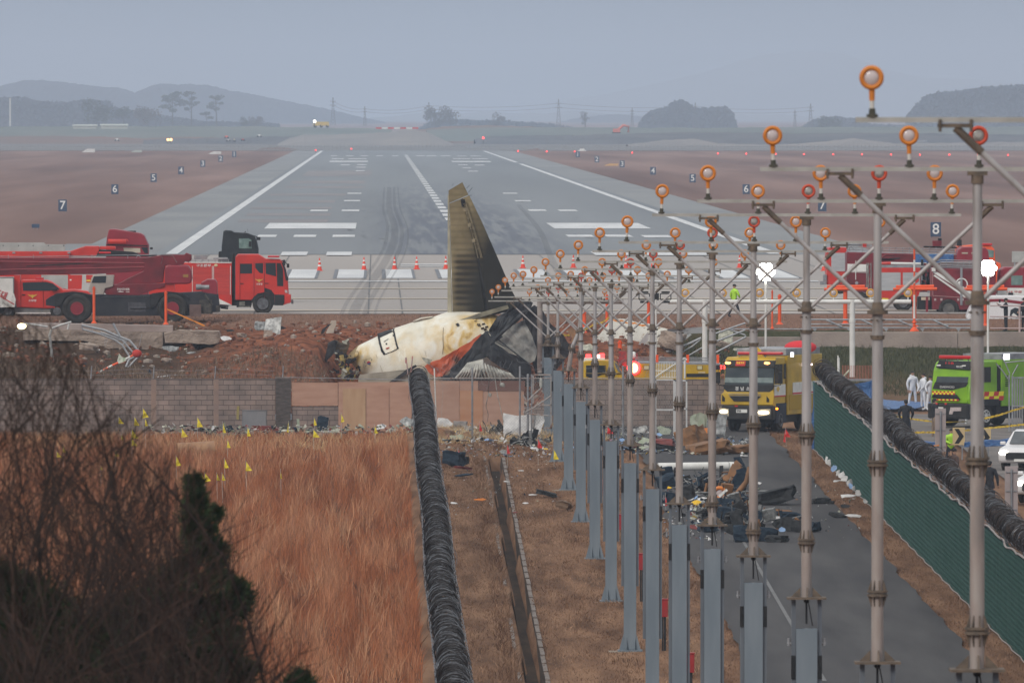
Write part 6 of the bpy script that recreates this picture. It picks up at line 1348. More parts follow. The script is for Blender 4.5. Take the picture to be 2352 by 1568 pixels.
# D: white box with slanted lettering
t=T('rescue_box_truck','white box truck body with slanted red lettering at the left edge','box truck',R4(-200,720,Y +3));pr=side(R4,Y -.4)
bx=t.part('box_body',pr([(-500,430),(102,430),(105,552),(120,600),(112,655),(-500,668)],2.2),WHITE,bevel=.02);q=MB();q.tube([R4(-500,430,Y -.42),R4(103,430,Y -.42)],.03,4);q.tube([R4(102,430,Y -.42),R4(104,552,Y -.42)],.03,4);t.part('trim',q,STEEL,parent=bx)
q=MB();q.prism([R4(x,y,Y -.42) for x,y in ((-60,540),(-60,532),(108,630),(108,638))],-.01);t.part('red_stripe',q,RL,parent=bx)
wt(t,'lettering','구조대',R4,-18,548,Y -.4,.42,RL,dy=-.04,w_=1.0,ry=22)
t.part('red_cab_back',pr([(106,415),(150,415),(150,655),(125,655),(118,600),(106,552)],2.0,.3),RED)
q=MB();q.bb(R4(-500,668,Y),R4(110,700,Y +1.7));t.part('chassis',q,BLACK);wheel(t,R4(-150,690,Y),.45,.3)
# E: long ladder truck behind
Y=656;t=T('ladder_truck','red and white ladder truck behind the crane boom','ladder truck',R4(200,700,Y +1.2));pr=side(R4,Y)
t.part('body',pr([(-600,235),(525,235),(525,640),(-600,640)],2.4),RED,bevel=.03)
t.part('roof_panel',pr([(-600,188),(20,170),(330,170),(345,182),(488,184),(490,235),(-600,240)],.2,.1),mat('panel_white_dull',(.38,.38,.37),(.3,.3,.29),2),bevel=.01)
q=MB()
for x_ in (25,140,250,365,480): q.cyl(R4(x_,192,Y +.1),R4(x_,192,Y +.08),.03,n=8)
t.part('bolt',q,BLACK)
for x_ in (105,308,520): 
    q=MB();q.box(R4(x_,246,Y -.02),(.16,.05,.09));t.part('marker_lamp',q,STEEL,bevel=.01)
t.part('white_panel',pr([(310,412),(512,412),(512,520),(440,505),(380,470),(315,445)],-.02),mat('panel_white_dull',(0,0,0)));t.part('red_panel',pr([(516,412),(620,412),(615,520),(516,520)],-.03),RED)
q=MB();q.box(R4(532,450,Y -.04),(.1,.02,.07));t.part('plate',q,WHITE);t.part('yellow_stripe',pr(rect(652,450,682,460),-.04),mat('stripe_yellow',(.7,.6,.05)))
t.part('door',pr([(648,412),(700,412),(690,470),(650,470)],-.02),RED)
t.part('turret',pr([(525,235),(615,205),(640,197),(745,197),(750,222),(720,275),(525,278)],1.6,.3),RED,bevel=.04);t.part('turret_arm',pr([(750,198),(870,198),(870,220),(750,222)],.6,.3),RED,bevel=.03)
t.part('ladder_arm',pr([(718,222),(900,232),(1000,240),(1060,262),(1180,258),(1180,275),(718,276)],.8,.4),BLACK,bevel=.02);q=MB();q.box(R4(790,245,Y),(.65,.4,.1));t.part('light_bar',q,mat('lightbar_red',(0,0,0)),bevel=.03)
q=MB();q.bb(R4(-600,640,Y +.1),R4(520,690,Y +2.2));t.part('chassis',q,BLACK);wheel(t,R4(250,672,Y)+Vector((0,.1,0)),.5,.3)
# F: dark red tractor cab
Y=668;t=T('tractor_cab','dark red high-roofed truck cab showing above the ladder truck','truck',R4(960,690,Y +1.2));pr=side(R4,Y)
cb=t.part('cab',pr([(798,190),(805,130),(820,70),(860,68),(990,88),(1060,100),(1085,115),(1105,160),(1118,190),(1116,660),(798,660)],2.4),MRED,bevel=.06)
t.part('side_window',pr([(930,208),(1055,212),(1058,246),(935,244)],-.02),mat('window_cream',(.42,.38,.3)),parent=cb);t.part('roof_shadow_line',pr([(800,182),(1112,190),(1112,198),(800,190)],-.02),BLACK,parent=cb);t.part('windscreen',pr([(1062,205),(1112,205),(1114,250),(1090,250)],-.02),GLASS,parent=cb)  # black strip under the roof is its shadow, put on as colour
q=MB();q.cyl(R4(815,161,Y -.4),R4(950,161,Y -.4),.13,n=14);q.tube([R4(935,161,Y -.4),R4(955,145,Y -.4),R4(965,160,Y -.4)],.04,6);t.part('roof_tank',q,RED);q=MB();q.box(R4(990,86,Y +1),(.5,.5,.08));q.box(R4(1140,213,Y),(.15,.12,.12));t.part('mirror',q,BLACK,bevel=.02)
wheel(t,R4(1000,650,Y)+Vector((0,.2,0)),.5,.3)
# G: black cab
Y=682;t=T('black_truck','black truck cab with green-tinted side window behind the red fire truck','truck',R4(1800,640,Y +1.2));pr=side(R4,Y)
cb=t.part('cab',pr([(1665,600),(1668,200),(1682,82),(1700,76),(1745,80),(1760,92),(1860,98),(1915,118),(1930,150),(1945,215),(1948,600)],2.4),mat('black_cab',(.018,.022,.026),(.03,.034,.038),2,.4),bevel=.05)
t.part('window',pr([(1798,140),(1870,138),(1892,150),(1896,214),(1800,212)],-.02),mat('green_glass',(.19,.27,.25),(.10,.16,.15),3,.1),parent=cb);q=MB();q.box(R4(1882,180,Y -.04),(.14,.04,.3));t.part('headrest',q,BLACK,parent=cb)
q=MB();q.box(R4(1945,140,Y -.2),(.22,.15,.16));q.tube([R4(1915,120,Y),R4(1945,130,Y -.2)],.03,5);q.box(R4(1922,180,Y -.1),(.08,.1,.4));t.part('mirror',q,BLACK,bevel=.02)
q=MB();q.tube([R4(1840,95,Y),R4(1850,85,Y)],.02,4);q.tube([R4(1860,60,Y),R4(1868,98,Y)],.006,3);t.part('antenna',q,BLACK);t.part('rear_deck',pr([(1645,240),(1668,235),(1668,600),(1635,600)],2.0,.2),BLACK)
wheel(t,R4(1850,600,Y)+Vector((0,.2,0)),.5,.3)
# ------------------------------------------------------------------ right group (B2 zoom)
Y=672;t=T('fire_truck','red fire truck with one big white shutter, farthest left of the right-hand group','fire truck',B2(400,600,Y));pr=side(B2,Y)
bd=t.part('body',pr([(282,575),(278,240),(300,188),(330,182),(495,184),(495,575)],2.4),RED,bevel=.04);t.part('shutter',pr(rect(330,240,478,434),-.02),SILV,parent=bd);q=MB();q.box(B2(262,500,Y),(.2,.3,.35));q.box(B2(245,555,Y),(.35,.3,.2));t.part('rear_step',q,STEEL,bevel=.02);wheel(t,B2(420,585,Y)+Vector((0,.2,0)),.45,.3)
q=MB()
for z_ in (150,165): q.tube([B2(380,z_,Y +.5),B2(760,z_ +4,Y +.5)],.03,5)
q.box(B2(560,150,Y +.8),(.8,.5,.2));q.box(B2(680,158,Y +.3),(.2,.3,.25),m=1);t.part('roof_gear',q,[STEEL,RED])
Y=664;t=T('fire_truck','crimson fire truck with white waist band and long roof ladders','fire truck',B2(900,640,Y));pr=side(B2,Y)
bd=t.part('body',pr([(490,600),(492,235),(505,232),(1650,262),(1650,650),(560,655)],2.4),DRED,bevel=.04)
t.part('white_band',pr([(500,355),(720,362),(720,436),(498,432)],-.02),WHITE,parent=bd);q=MB();q.tube([B2(497,440,Y -.02),B2(720,446,Y -.02)],.02,4);q.tube([B2(587,320,Y -.03),B2(587,522,Y -.03)],.025,5);t.part('trim',q,WHITE,parent=bd);q=MB();q.cyl(B2(597,556,Y -.02),B2(597,556,Y),.09,n=14);t.part('round_vent',q,STEEL,parent=bd)
q=MB()
for z_,r in ((180,.02),(205,.025),(232,.05),(250,.04)): q.tube([B2(500,z_,Y +.4),B2(1640,z_ +25,Y +.4)],r,5)
for x_ in range(520,1640,70): q.tube([B2(x_,180,Y +.4),B2(x_,240,Y +.4)],.018,4)
q.tube([B2(495,230,Y +.3),B2(500,180,Y +.3),B2(540,172,Y +.3),B2(565,200,Y +.3)],.035,6);t.part('roof_ladder',q,STEEL)
q=MB();q.bb(B2(1215,255,Y -.1),B2(1600,345,Y +1.8));t.part('blue_cover',q,BLU,bevel=.05)
q=MB();q.bb(B2(860,300,Y),B2(980,320,Y +.6));q.tube([B2(850,300,Y),B2(905,255,Y),B2(985,262,Y)],.06,6);q.tube([B2(940,305,Y),B2(1050,296,Y)],.04,5,m=1);t.part('monitor',q,[DRED,BLACK])
cb=t.part('cab',pr([(1640,300),(1665,205),(1700,180),(1830,180),(1950,185),(1980,220),(1990,300),(2000,640),(1640,640)],2.4),MRED,bevel=.05)
for a in (1700,1800): t.part('window',pr(rect(a,235,a +65,250),-.02),mat('window_cream',(0,0,0)),parent=cb)
wheel(t,B2(700,620,Y)+Vector((0,.2,0)),.5,.3)
Y=676;t=T('orange_cab_truck','orange-red truck cab with dark windscreen, highest of the right-hand group','truck',B2(1950,560,Y));pr=side(B2,Y)
cb=t.part('cab',pr([(1650,175),(1900,150),(2010,165),(2045,200),(2055,330),(2110,350),(2125,560),(1650,560)],2.4),ORANGE,bevel=.05);t.part('windscreen',pr([(1950,200),(2040,215),(2035,290),(1960,280)],-.02),mat('green_glass',(0,0,0)),parent=cb)
q=MB();q.box(B2(1950,150,Y +.5),(.7,1.2,.12));t.part('light_bar',q,mat('lightbar_red',(0,0,0)),bevel=.03);q=MB();q.box(B2(1675,135,Y),(.25,.2,.35));q.box(B2(1440,140,Y),(.5,.4,.3),m=1);q.box(B2(1470,115,Y),(.2,.2,.3));q.tube([B2(1300,175,Y),B2(1650,185,Y)],.05,5);t.part('roof_lamp_cluster',q,[BLACK,DRED]);wheel(t,B2(1900,560,Y),.5,.3)
Y=655;t=T('fire_truck','red fire truck with two silver shutters and white roof pipe, behind the white light bar','fire truck',B2(1050,820,Y +1));pr=side(B2,Y)
bd=t.part('body',pr([(822,760),(818,400),(830,392),(1265,392),(1265,640),(1230,735),(1230,760),(1180,755),(1160,700),(1100,675),(1040,700),(1005,745)],2.4),RED,bevel=.03)
t.part('shutter',pr(rect(835,446,1058,636),-.02),SILV,parent=bd);t.part('shutter',pr(rect(1082,446,1262,636),-.02),SILV,parent=bd)
q=MB();q.prism([B2(x,y,Y -.03) for x,y in ((1190,520),(1235,500),(1255,515),(1245,540),(1215,565),(1195,570),(1215,545),(1180,548))],-.01);t.part('red_figure_mark',q,RL,parent=bd)
t.part('yellow_stripe',pr([(822,730),(862,732),(865,714),(930,718),(928,730),(1005,735),(1003,746),(822,744)],-.03),mat('stripe_yellow',(0,0,0)),parent=bd)
q=MB();q.cyl(B2(955,350,Y +.3),B2(1330,356,Y +.3),.07,n=10);t.part('white_roof_pipe',q,WHITE);q=MB();q.tube([B2(840,385,Y +.3),B2(842,352,Y +.3),B2(955,350,Y +.3)],.08,8);t.part('red_roof_pipe',q,RED);q=MB();q.bb(B2(860,372,Y),B2(1360,392,Y +1.5));t.part('roof_edge',q,STEEL)
q=MB();R_=random.Random(5)
for i in range(22): x_=R_.uniform(1270,1380);a=R_.uniform(380,600);q.box(B2(x_,a,Y +.2),(.12,.3,R_.uniform(.2,.8)),m=R_.choice((0,0,1,2)))
t.part('hose_bay',q,[BLACK,STEEL,DRED]);q=MB();q.bb(B2(1100,720,Y +.5),B2(1400,800,Y +1.8));t.part('chassis',q,BLACK)
wheel(t,B2(1088,762,Y)+Vector((0,.15,0)),.47,.3);wheel(t,B2(1088,762,Y)+Vector((0,2.2,0)),.47,.3,s=1)
q=MB()
for i in range(6): q.tube([B2(708,370+i*50,Y +.1),B2(748,360+i*52,Y +.1)],.02,4)
for x_ in (704,720,748): q.tube([B2(x_,345,Y +.1),B2(x_,690,Y +.1)],.035,5)
t.part('rear_ladder',q,mat('ladder_grime',(.12,.12,.12),(.25,.24,.22),6))
Y=650;t=T('fire_truck','deep crimson fire truck with diagonal white ribbon stripe, under the right floodlight','fire truck',B2(1700,900,Y +1));pr=side(B2,Y)
bd=t.part('body',pr([(1390,836),(1385,420),(1395,400),(2060,420),(2060,700),(1990,840),(1680,840),(1660,780),(1620,740),(1560,725),(1500,745),(1475,800),(1465,836)],2.5),DRED,bevel=.04)
q=MB()
for l_ in ([(1395,440),(1440,440),(1660,560),(1860,680),(1860,705),(1800,700),(1410,455)],[(1400,478),(1420,470),(1740,690),(1740,716)]): q.prism([B2(x,y,Y -.02) for x,y in l_],-.012)
t.part('white_ribbon',q,WHITE,parent=bd);q=MB();q.ring(B2(1700,570,Y -.03),.3,.04,n=20,k=5);q.ell(B2(1680,560,Y -.03),(.12,.02,.12),10,6);t.part('ribbon_ring',q,WHITE,parent=bd)
q=MB();q.box(B2(1697,590,Y -.04),(.12,.04,2.0));t.part('grab_pole',q,STEEL,parent=bd);q=MB();q.tube([B2(1395,690,Y -.03),B2(1800,715,Y -.03)],.02,4);q.tube([B2(1397,440,Y -.03),B2(1397,690,Y -.03)],.02,4);t.part('trim',q,mat('trim_pink',(.4,.2,.2)),parent=bd)
for x_ in (1422,1488,1665,1712): 
    q=MB();q.box(B2(x_,730,Y -.02),(.11,.03,.12));t.part('decal',q,mat('decal_grey',(.4,.3,.3)),parent=bd)
q=MB();q.box(B2(1405,415,Y -.05),(.2,.2,.2));t.part('corner_lamp',q,WHITE)
q=MB()
for z_ in (320,345,375,395): q.tube([B2(1400,z_ +10,Y +.3),B2(1500,z_ -5,Y +.3),B2(2050,z_ +10,Y +.3)],.03,5)
for x_ in range(1420,2050,60): q.tube([B2(x_,320,Y +.3),B2(x_,400,Y +.3)],.018,4)
t.part('roof_rail',q,STEEL);q=MB();q.bb(B2(1480,335,Y +.6),B2(2050,395,Y +1.9));t.part('roof_locker',q,mat('locker_mauve',(.25,.2,.2),(.33,.27,.27),3),bevel=.03)
wheel(t,B2(1565,832,Y)+Vector((0,.15,0)),.56,.34,mat('rim_dirty',(.09,.085,.085),(.14,.13,.12),5));wheel(t,B2(1565,832,Y)+Vector((0,2.2,0)),.56,.34,s=1);wheel(t,B2(1720,850,Y)+Vector((0,2.3,0)),.5,.34,s=1)
q=MB();q.bb(B2(1240,700,Y +.5),B2(1400,830,Y +1.8));q.box(B2(1320,720,Y -.02),(.45,.04,.16),m=1);q.box(B2(1335,780,Y),(.12,.2,.8),m=2);t.part('tail_gear',q,[BLACK,mat('plate_cream',(.5,.4,.3)),DRED])
Y=648;t=T('ambulance_van','crimson van with white lower band and dark window at the right edge','van',B2(2250,900,Y +4));pr=side(B2,Y +3)
bd=t.part('body',pr([(2080,680),(2100,420),(2150,390),(2600,395),(2600,680)],2.3),MRED,bevel=.06);t.part('white_band',pr([(2085,606),(2600,612),(2600,700),(2070,690)],-.02),WHITE,parent=bd);t.part('window',pr(rect(2220,478,2340,578),-.02),mat('green_glass',(0,0,0)),parent=bd)
q=MB();q.box(B2(2215,670,Y +2.9),(.25,.1,.12));t.part('handle',q,BLACK);wheel(t,B2(2250,720,Y +3.2),.4,.3);wt(t,'lettering','119 구급',B2,2250,650,Y +3,.12,RL,dy=-.04,w_=.8)
Y=642;t=T('command_car','white car with crimson and yellow bands behind the people filming','car',B2(2050,1040,Y +1));pr=side(B2,Y)
bd=t.part('body',pr([(1755,1000),(1750,930),(1775,850),(1800,800),(1900,720),(2000,690),(2300,690),(2600,720),(2600,1070),(1760,1040)],1.9),mat('car_white',(.7,.7,.72),None,rough=.3),bevel=.06)
t.part('crimson_band',pr([(1990,725),(2120,722),(2300,745),(2600,780),(2600,800),(2300,775),(2100,750),(1990,755)],-.02),MRED,parent=bd);t.part('lower_band',pr([(1755,960),(2040,945),(2600,950),(2600,975),(1755,975)],-.02),MRED,parent=bd);t.part('yellow_band',pr([(1755,978),(2600,978),(2600,1068),(1765,1040)],-.02),mat('stripe_lime',(.55,.55,.03)),parent=bd)
t.part('window',pr([(2205,910),(2215,840),(2260,815),(2320,830),(2330,925)],-.025),GLASS,parent=bd);q=MB();q.prism([B2(x,y,Y -.03) for x,y in ((2225,895),(2245,870),(2290,905),(2270,925))],-.01);t.part('paper_sheet',q,WHITE,parent=bd)
q=MB();q.box(B2(1752,965,Y),(.06,.3,.12));t.part('tail_lamp',q,mat('lightbar_red',(0,0,0)));wheel(t,B2(1850,1030,Y),.33,.2)
t=T('notice_board','blank white board on thin legs at the far right edge','board',B2(2290,420,690));q=MB();q.bb(B2(2228,225,690),B2(2500,340,690.1));t.part('board',q,mat('panel_white_dull',(0,0,0)),bevel=.02);q=MB();q.cyl(B2(2258,340,690),B2(2258,520,690),.04);q.cyl(B2(2450,340,690),B2(2450,520,690),.04);t.part('leg',q,STEEL)
# ------------------------------------------------------------------ yellow crash truck seen over the wall
Y=566;t=T('crash_truck','long yellow airport fire truck with flashing red lights behind the wall','fire truck',C1(900,900,Y +1));pr=side(C1,Y)
gy=zg(556)+.1
def dn(pts): return [P0 for P0 in pts]
bdp=[C1(x,y,Y) for x,y in ((965,742),(2005,762),(2008,860))];bdp += [Vector((bdp[2].x,Y,gy +.5)),Vector((bdp[0].x -.2,Y,gy +.5))]
q=MB();q.prism(bdp,2.4);bd=t.part('body',q,YEL,bevel=.04)
q=MB();q.prism([C1(x,y,Y) for x,y in ((965,728),(2005,742),(2005,764),(965,744))],2.45);t.part('roof_edge',q,STEEL)
cbp=[C1(x,y,Y) for x,y in ((395,735),(405,715),(600,705),(745,710),(790,745),(860,860))];cbp += [Vector((cbp[-1].x,Y,gy +.5)),Vector((cbp[0].x,Y,gy +.5))]
q=MB();q.prism(cbp,2.4);cb=t.part('cab',q,YEL,bevel=.05)
t.part('window',pr([(425,768),(655,768),(655,860),(500,920),(425,900)],-.02),GLASS,parent=cb);t.part('windscreen',pr([(752,725),(790,750),(850,860),(800,840)],-.02),mat('grey_glass',(.12,.13,.14),None,rough=.2),parent=cb)
q=MB();q.tube([C1(650,765,Y -.03),C1(660,900,Y -.03)],.03,4);q.tube([C1(420,862,Y -.04),C1(860,862,Y -.04)],.03,5);t.part('window_frame',q,mat('frame_brown',(.14,.1,.03)),parent=cb)
q=MB();q.bb(C1(425,640,Y +.6),C1(480,680,Y +1.3));q.bb(C1(585,630,Y +.6),C1(640,680,Y +1.3));lb_=t.part('light_bar',q,GRED,bevel=.02);q=MB();q.bb(C1(535,645,Y +.55),C1(582,682,Y +1.3));t.part('flashing_lamp',q,mat('glow_hot_pink',(1,.45,.4),None,emis=12),parent=lb_,bevel=.02)
q=MB();q.bb(C1(400,680,Y +.5),C1(640,712,Y +1.5));t.part('light_bar_base',q,WHITE)
q=MB();q.ell(C1(985,798,Y -.1),(.20,.12,.22),14,8);bl=t.part('beacon',q,mat('glow_beacon',(1,.22,.1),None,emis=14));q=MB();q.ring(C1(985,798,Y -.05),.26,.06,n=18);t.part('beacon_ring',q,GRED,parent=bl)
q=MB();q.box(C1(855,690,Y +.4),(.35,.4,.7));q.cyl(C1(858,620,Y +.4),C1(858,700,Y +.4),.06);q.box(C1(980,700,Y +.4),(.4,.4,.6));q.tube([C1(800,700,Y +.3),C1(830,780,Y +.1),C1(860,730,Y +.1)],.05,5);t.part('water_monitor',q,mat('monitor_red',(.35,.03,.03),(.12,.05,.05),5));q=MB();q.ell(C1(980,650,Y +.3),(.16,.16,.18),10,6);t.part('white_dome',q,WHITE)
q=MB()
for z_ in (675,695,712): q.tube([C1(1000,z_,Y +.1),C1(1990,z_ +5,Y +.1)],.022,5)
for x_ in (1260,1620,1975): q.box(C1(x_,700,Y +.1),(.12,.12,.45),m=1)
t.part('roof_rail',q,[STEEL,ORANGE])
for x_ in (1135,1762): q=MB();q.bb(C1(x_ -35,768,Y -.02),C1(x_ +35,820,Y));o=t.part('side_lamp',q,mat('lamp_frame_brown',(.2,.12,.03)),bevel=.01);q=MB();q.bb(C1(x_ -27,774,Y -.03),C1(x_ +27,814,Y -.01));t.part('lens',q,mat('lens_yellowish',(.5,.48,.3)),parent=o)
q=MB();q.bb(C1(1930,768,Y -.03),C1(1952,820,Y));t.part('red_marker',q,mat('lightbar_red',(0,0,0)));q=MB();q.bb(C1(1745,848,Y -.02),C1(1825,854,Y));t.part('vent_slot',q,WHITE)
q=MB();q.bb(C1(1605,864,Y -.015),C1(1995,905,Y));t.part('dark_locker',q,BLACK)
q=MB();q.tube([C1(1990,650,Y +.2),C1(2020,630,Y +.2),C1(2045,650,Y +.2),C1(2055,760,Y +.2)],.035,6);t.part('hose_arch',q,BLACK)
for x_ in (2015,2055): q=MB();q.bb(C1(x_ -9,768,Y -.05),C1(x_ +9,812,Y +.05));t.part('tail_lamp',q,GRED)
for x_ in (560,1200,1800): wheel(t,Vector((C1(x_,0,Y).x,Y +.3,gy +.5)),.55,.35)
# ------------------------------------------------------------------ trucks seen from the front quarter: local frame, front at y=0 facing -y
def P3(pts,d,q=None): q=q or MB();q.prism(pts,d);return q
def front_truck(name,lab,loc,rz,W,body,cfg,rear_len,sc=1.0):
    t=TL(name,lab,'fire truck',loc,None,rz);h=W/2;H=cfg['H'];s=cfg
    # cab: side profile extruded across the width
    prof=[(0.02,.95*sc),(-.06,1.25*sc),(-.04,1.6*sc),(.12,H -.42),(.28,H -.08),(.45,H),(s['cl'],H),(s['cl'],.95*sc)]
    q=MB();q.prism([(-h,y,z) for y,z in prof],(W,0,0));cab=t.part('cab',q,body,bevel=.05)
    def fz(z): return float(np.interp(z,[.95*sc,1.25*sc,1.6*sc,H -.42,H -.08],[0.02,-.06,-.04,.12,.28]))
    def fp(pts,dy=-.02,m=None,nm='',th=.03,par=cab,mt=BLACK): 
        q=MB();n_=len(pts);a=[Vector((x,fz(z)+dy,z)) for x,z in pts];q.add(a +[v +Vector((0,th,0)) for v in a],[tuple(range(n_)),tuple(range(2*n_ -1,n_ -1,-1))]+[(i,n_ +i,n_ +(i +1)%n_,(i +1)%n_) for i in range(n_)]);return t.part(nm,q,mt,parent=par)
    return t,cab,fp,fz,h
k=.00472
Yt=541;loc=B1(1165,1238,Yt);loc.z=zg(Yt)+.1;an=-math.radians(19);ca=math.cos(an)
W=2.30;H=(1238-545)*k
t,cab,fp,fz,h=front_truck('fire_truck','yellow fire truck facing the camera with headlights lit, beside the green fence',loc,an,W,YEL,dict(H=H,cl=1.75),5)
u=lambda x: (x -1170)*k/ca;v=lambda y: (1238-y)*k
def F1(pts,nm,mt,dy=-.02,th=.04,par=cab): return fp([(u(x),v(y)) for x,y in pts],dy,None,nm,th,par,mt)
F1([(945,800),(950,640),(1400,640),(1400,800)],'windscreen',mat('truck_glass',(.025,.035,.04),(.05,.06,.065),1.5,.12),-.015)
F1([(950,735),(1390,735),(1395,782),(945,782)],'painted_dash_reflection',mat('pale_reflection',(.22,.27,.26),(.14,.18,.18),4,.2),-.035,.03)  # pale band: a reflection painted across the windscreen
F1([(945,628),(955,575),(1410,575),(1405,635)],'visor',BLACK,-.14,.12)
for x_ in (975,1337): F1([(x_ -28,596),(x_ -15,585),(x_ +22,590),(x_ +28,602),(x_ +10,612),(x_ -20,608)],'marker_lamp',mat('glow_orange',(1,.42,.12),None,emis=3.5),-.18,.04)
q=F1([(1048,580),(1138,580),(1138,626),(1048,626)],'destination_sign',mat('sign_red',(.45,.02,.02)),-.17,.03)
text('lettering','하동조안',.15,mat('sign_yellow',(.8,.6,.05),None,emis=.3),t.e,(u(1092),fz(v(603))-.175,v(603)),width=.36)
F1([(938,800),(1400,800),(1398,840),(1360,872),(980,872),(940,840)],'black_nose_panel',BLACK,-.02)
for ch,x_ in (('경',1063),('남',1112),('소',1165),('방',1218)): text('lettering',ch,.19,WL,t.e,(u(x_),fz(v(840))-.03,v(840)))
F1([(920,985),(922,890),(945,868),(1400,868),(1408,890),(1400,985)],'lower_front',YEL,-.05,.1)
F1([(995,905),(1290,905),(1240,955),(1040,955)],'grille',BLACK,-.08,.05)
q=MB();q.tube([(u(990),fz(v(890))-.1,v(890)),(u(1290),fz(v(890))-.1,v(890))],.012,4);q.tube([(u(995),fz(v(905))-.1,v(905)),(u(1290),fz(v(905))-.1,v(905))],.01,4);t.part('chrome_strip',q,STEEL,parent=cab)
for a in ((932,895,955,955),(1342,905,1365,960)): F1([(a[0],a[1]),(a[2],a[1]+30),(a[2],a[3]),(a[0],a[3])],'air_slot',BLACK,-.08,.05)
q=MB();q.box((0,-.05,v(1060)),(W +.06,.5,.62));bp_=t.part('bumper',q,mat('bumper_black',(.02,.02,.022),(.035,.035,.035),4,.6),bevel=.06)
for s_ in ((918,1018,1005,1095,-1),(1268,1030,1390,1098,1)):
    q=MB();x0,x1,z1,z0=u(s_[0]),u(s_[2]),v(s_[1]),v(s_[3]);q.prism([(x0,-.33,z1),(x1,-.33,z1 +(.03*s_[4])),(x1,-.33,z0 +(.1 if s_[4]>0 else 0)),(x0,-.33,z0 +(.1 if s_[4]<0 else 0))],.05);hl=t.part('headlight',q,mat('headlamp_grey',(.4,.36,.3),None,rough=.2),parent=bp_)
    q=MB();cx=(x0 +x1)/2;q.ell((cx,-.36,(z0 +z1)/2+.03),(abs(x1 -x0)*.42,.04,.075),14,6);t.part('lit_lamp',q,mat('glow_headlamp',(1,.85,.55),None,emis=9),parent=hl)
q=MB();q.ell((u(1437),-.1,v(1022)),(.06,.05,.05));t.part('indicator',q,mat('glow_amber',(1,.3,.02),None,emis=4),parent=bp_)
q=MB();q.box((u(1125),-.32,v(1045)),(.5,.02,.15));pl=t.part('number_plate',q,WHITE,parent=bp_);text('lettering','998',.13,BLACK,t.e,(u(1100),-.335,v(1046)))
text('lettering','서울55',.05,WL,t.e,(u(1320),-.33,v(1012))) if False else None
q=MB();q.box((u(1075),-.32,v(998)),(.14,.02,.07));t.part('red_badge',q,mat('sign_red',(0,0,0)),parent=bp_)
for sx,xx in ((-1,u(903)),(1,u(1478))):
    q=MB();q.box((xx,-.25,v(735)),(.17,.12,.5));q.tube([(sx*h,-.05,v(640)),(xx,-.25,v(640)),(xx,-.25,v(800)),(sx*h,0,v(815))],.022,5);q.box((xx,-.25,v(640)),(.16,.12,.22));t.part('mirror',q,BLACK,bevel=.02)
q=MB();q.box((u(1245),.55,H +.17),(W*.9,.25,.13));lb_=t.part('light_bar',q,mat('lightbar_red',(0,0,0)),bevel=.05);q=MB()
for x_ in (-.6,0,.6): q.cyl((x_,.55,H),(x_,.55,H +.12),.03)
t.part('support',q,STEEL,parent=lb_)
q=MB();q.box((u(1540),.5,H +.12),(.13,.12,.2));t.part('work_lamp',q,mat('glow_soft_white',(.9,.9,1),None,emis=3),bevel=.02);q=MB();q.prism([(u(1080),1.4,H),(u(1120),1.4,H +.62),(u(1190),1.4,H +.3),(u(1220),1.4,H)],.1);t.part('yellow_plate',q,YEL);q=MB();q.ell((u(1125),1.3,H +.45),(.1,.06,.1));t.part('search_lamp',q,GWHITE)
# right-hand side of the cab
sy=lambda x: (x -1400)*k/math.sin(-an)*.9
q=MB();q.bb((h,sy(1410),v(790)),(h +.02,sy(1500),v(610)));t.part('side_window',q,GLASS,parent=cab);q=MB();q.bb((h,sy(1512),v(750)),(h +.02,sy(1540),v(610)));t.part('rear_quarter_window',q,GLASS,parent=cab)
q=MB();q.bb((h,.1,v(905)),(h +.015,1.74,v(800)));dr=t.part('white_side_band',q,WHITE,parent=cab);q=MB();q.bb((h,.1,v(915)),(h +.02,1.74,v(903)));t.part('red_side_line',q,RL,parent=cab);q=MB();q.prism([(h +.02,.35+a,v(840)+b_) for a,b_ in ((0,0),(.25,.12),(.5,0),(.25,-.14))],(.01,0,0));t.part('emblem',q,GOLD,parent=cab)
q=MB();q.bb((h -.1,.35,.35),(h +.02,1.9,1.25));t.part('mudguard',q,mat('guard_blue_black',(.03,.035,.05)),bevel=.05)
q=MB();q.bb((-h -.02,1.95,.7),(h +.04,7.2,H +.05));bd=t.part('body',q,YEL,bevel=.03);q=MB();q.bb((h +.03,2.2,.9),(h +.06,6.9,v(905)+0));t.part('locker_panel',q,mat('locker_ochre',(.38,.24,.015)),parent=bd);q=MB();q.bb((h +.045,2.7,v(905)),(h +.07,7.1,v(790)));t.part('white_side_band',q,WHITE,parent=bd);q=MB();q.bb((h +.045,2.7,v(900)),(h +.075,7.1,v(885)));t.part('red_side_line',q,RL,parent=bd)
q=MB();q.bb((-h,1.9,H +.05),(h,7.0,H +.35));t.part('roof_rack',q,STEEL,bevel=.02);q=MB();q.box((h +.1,4.9,v(632)),(.1,.9,.08));t.part('side_lamp',q,mat('glow_pinkish',(1,.75,.7),None,emis=7));q=MB();q.ell((.7,5.5,H +.35),(.75,.6,.3),14,8);t.part('red_dome_cover',q,mat('dome_red',(.6,.02,.03)))
q=MB();q.bb((-h +.2,.3,.35),(h -.2,7,.9));t.part('chassis',q,BLACK)
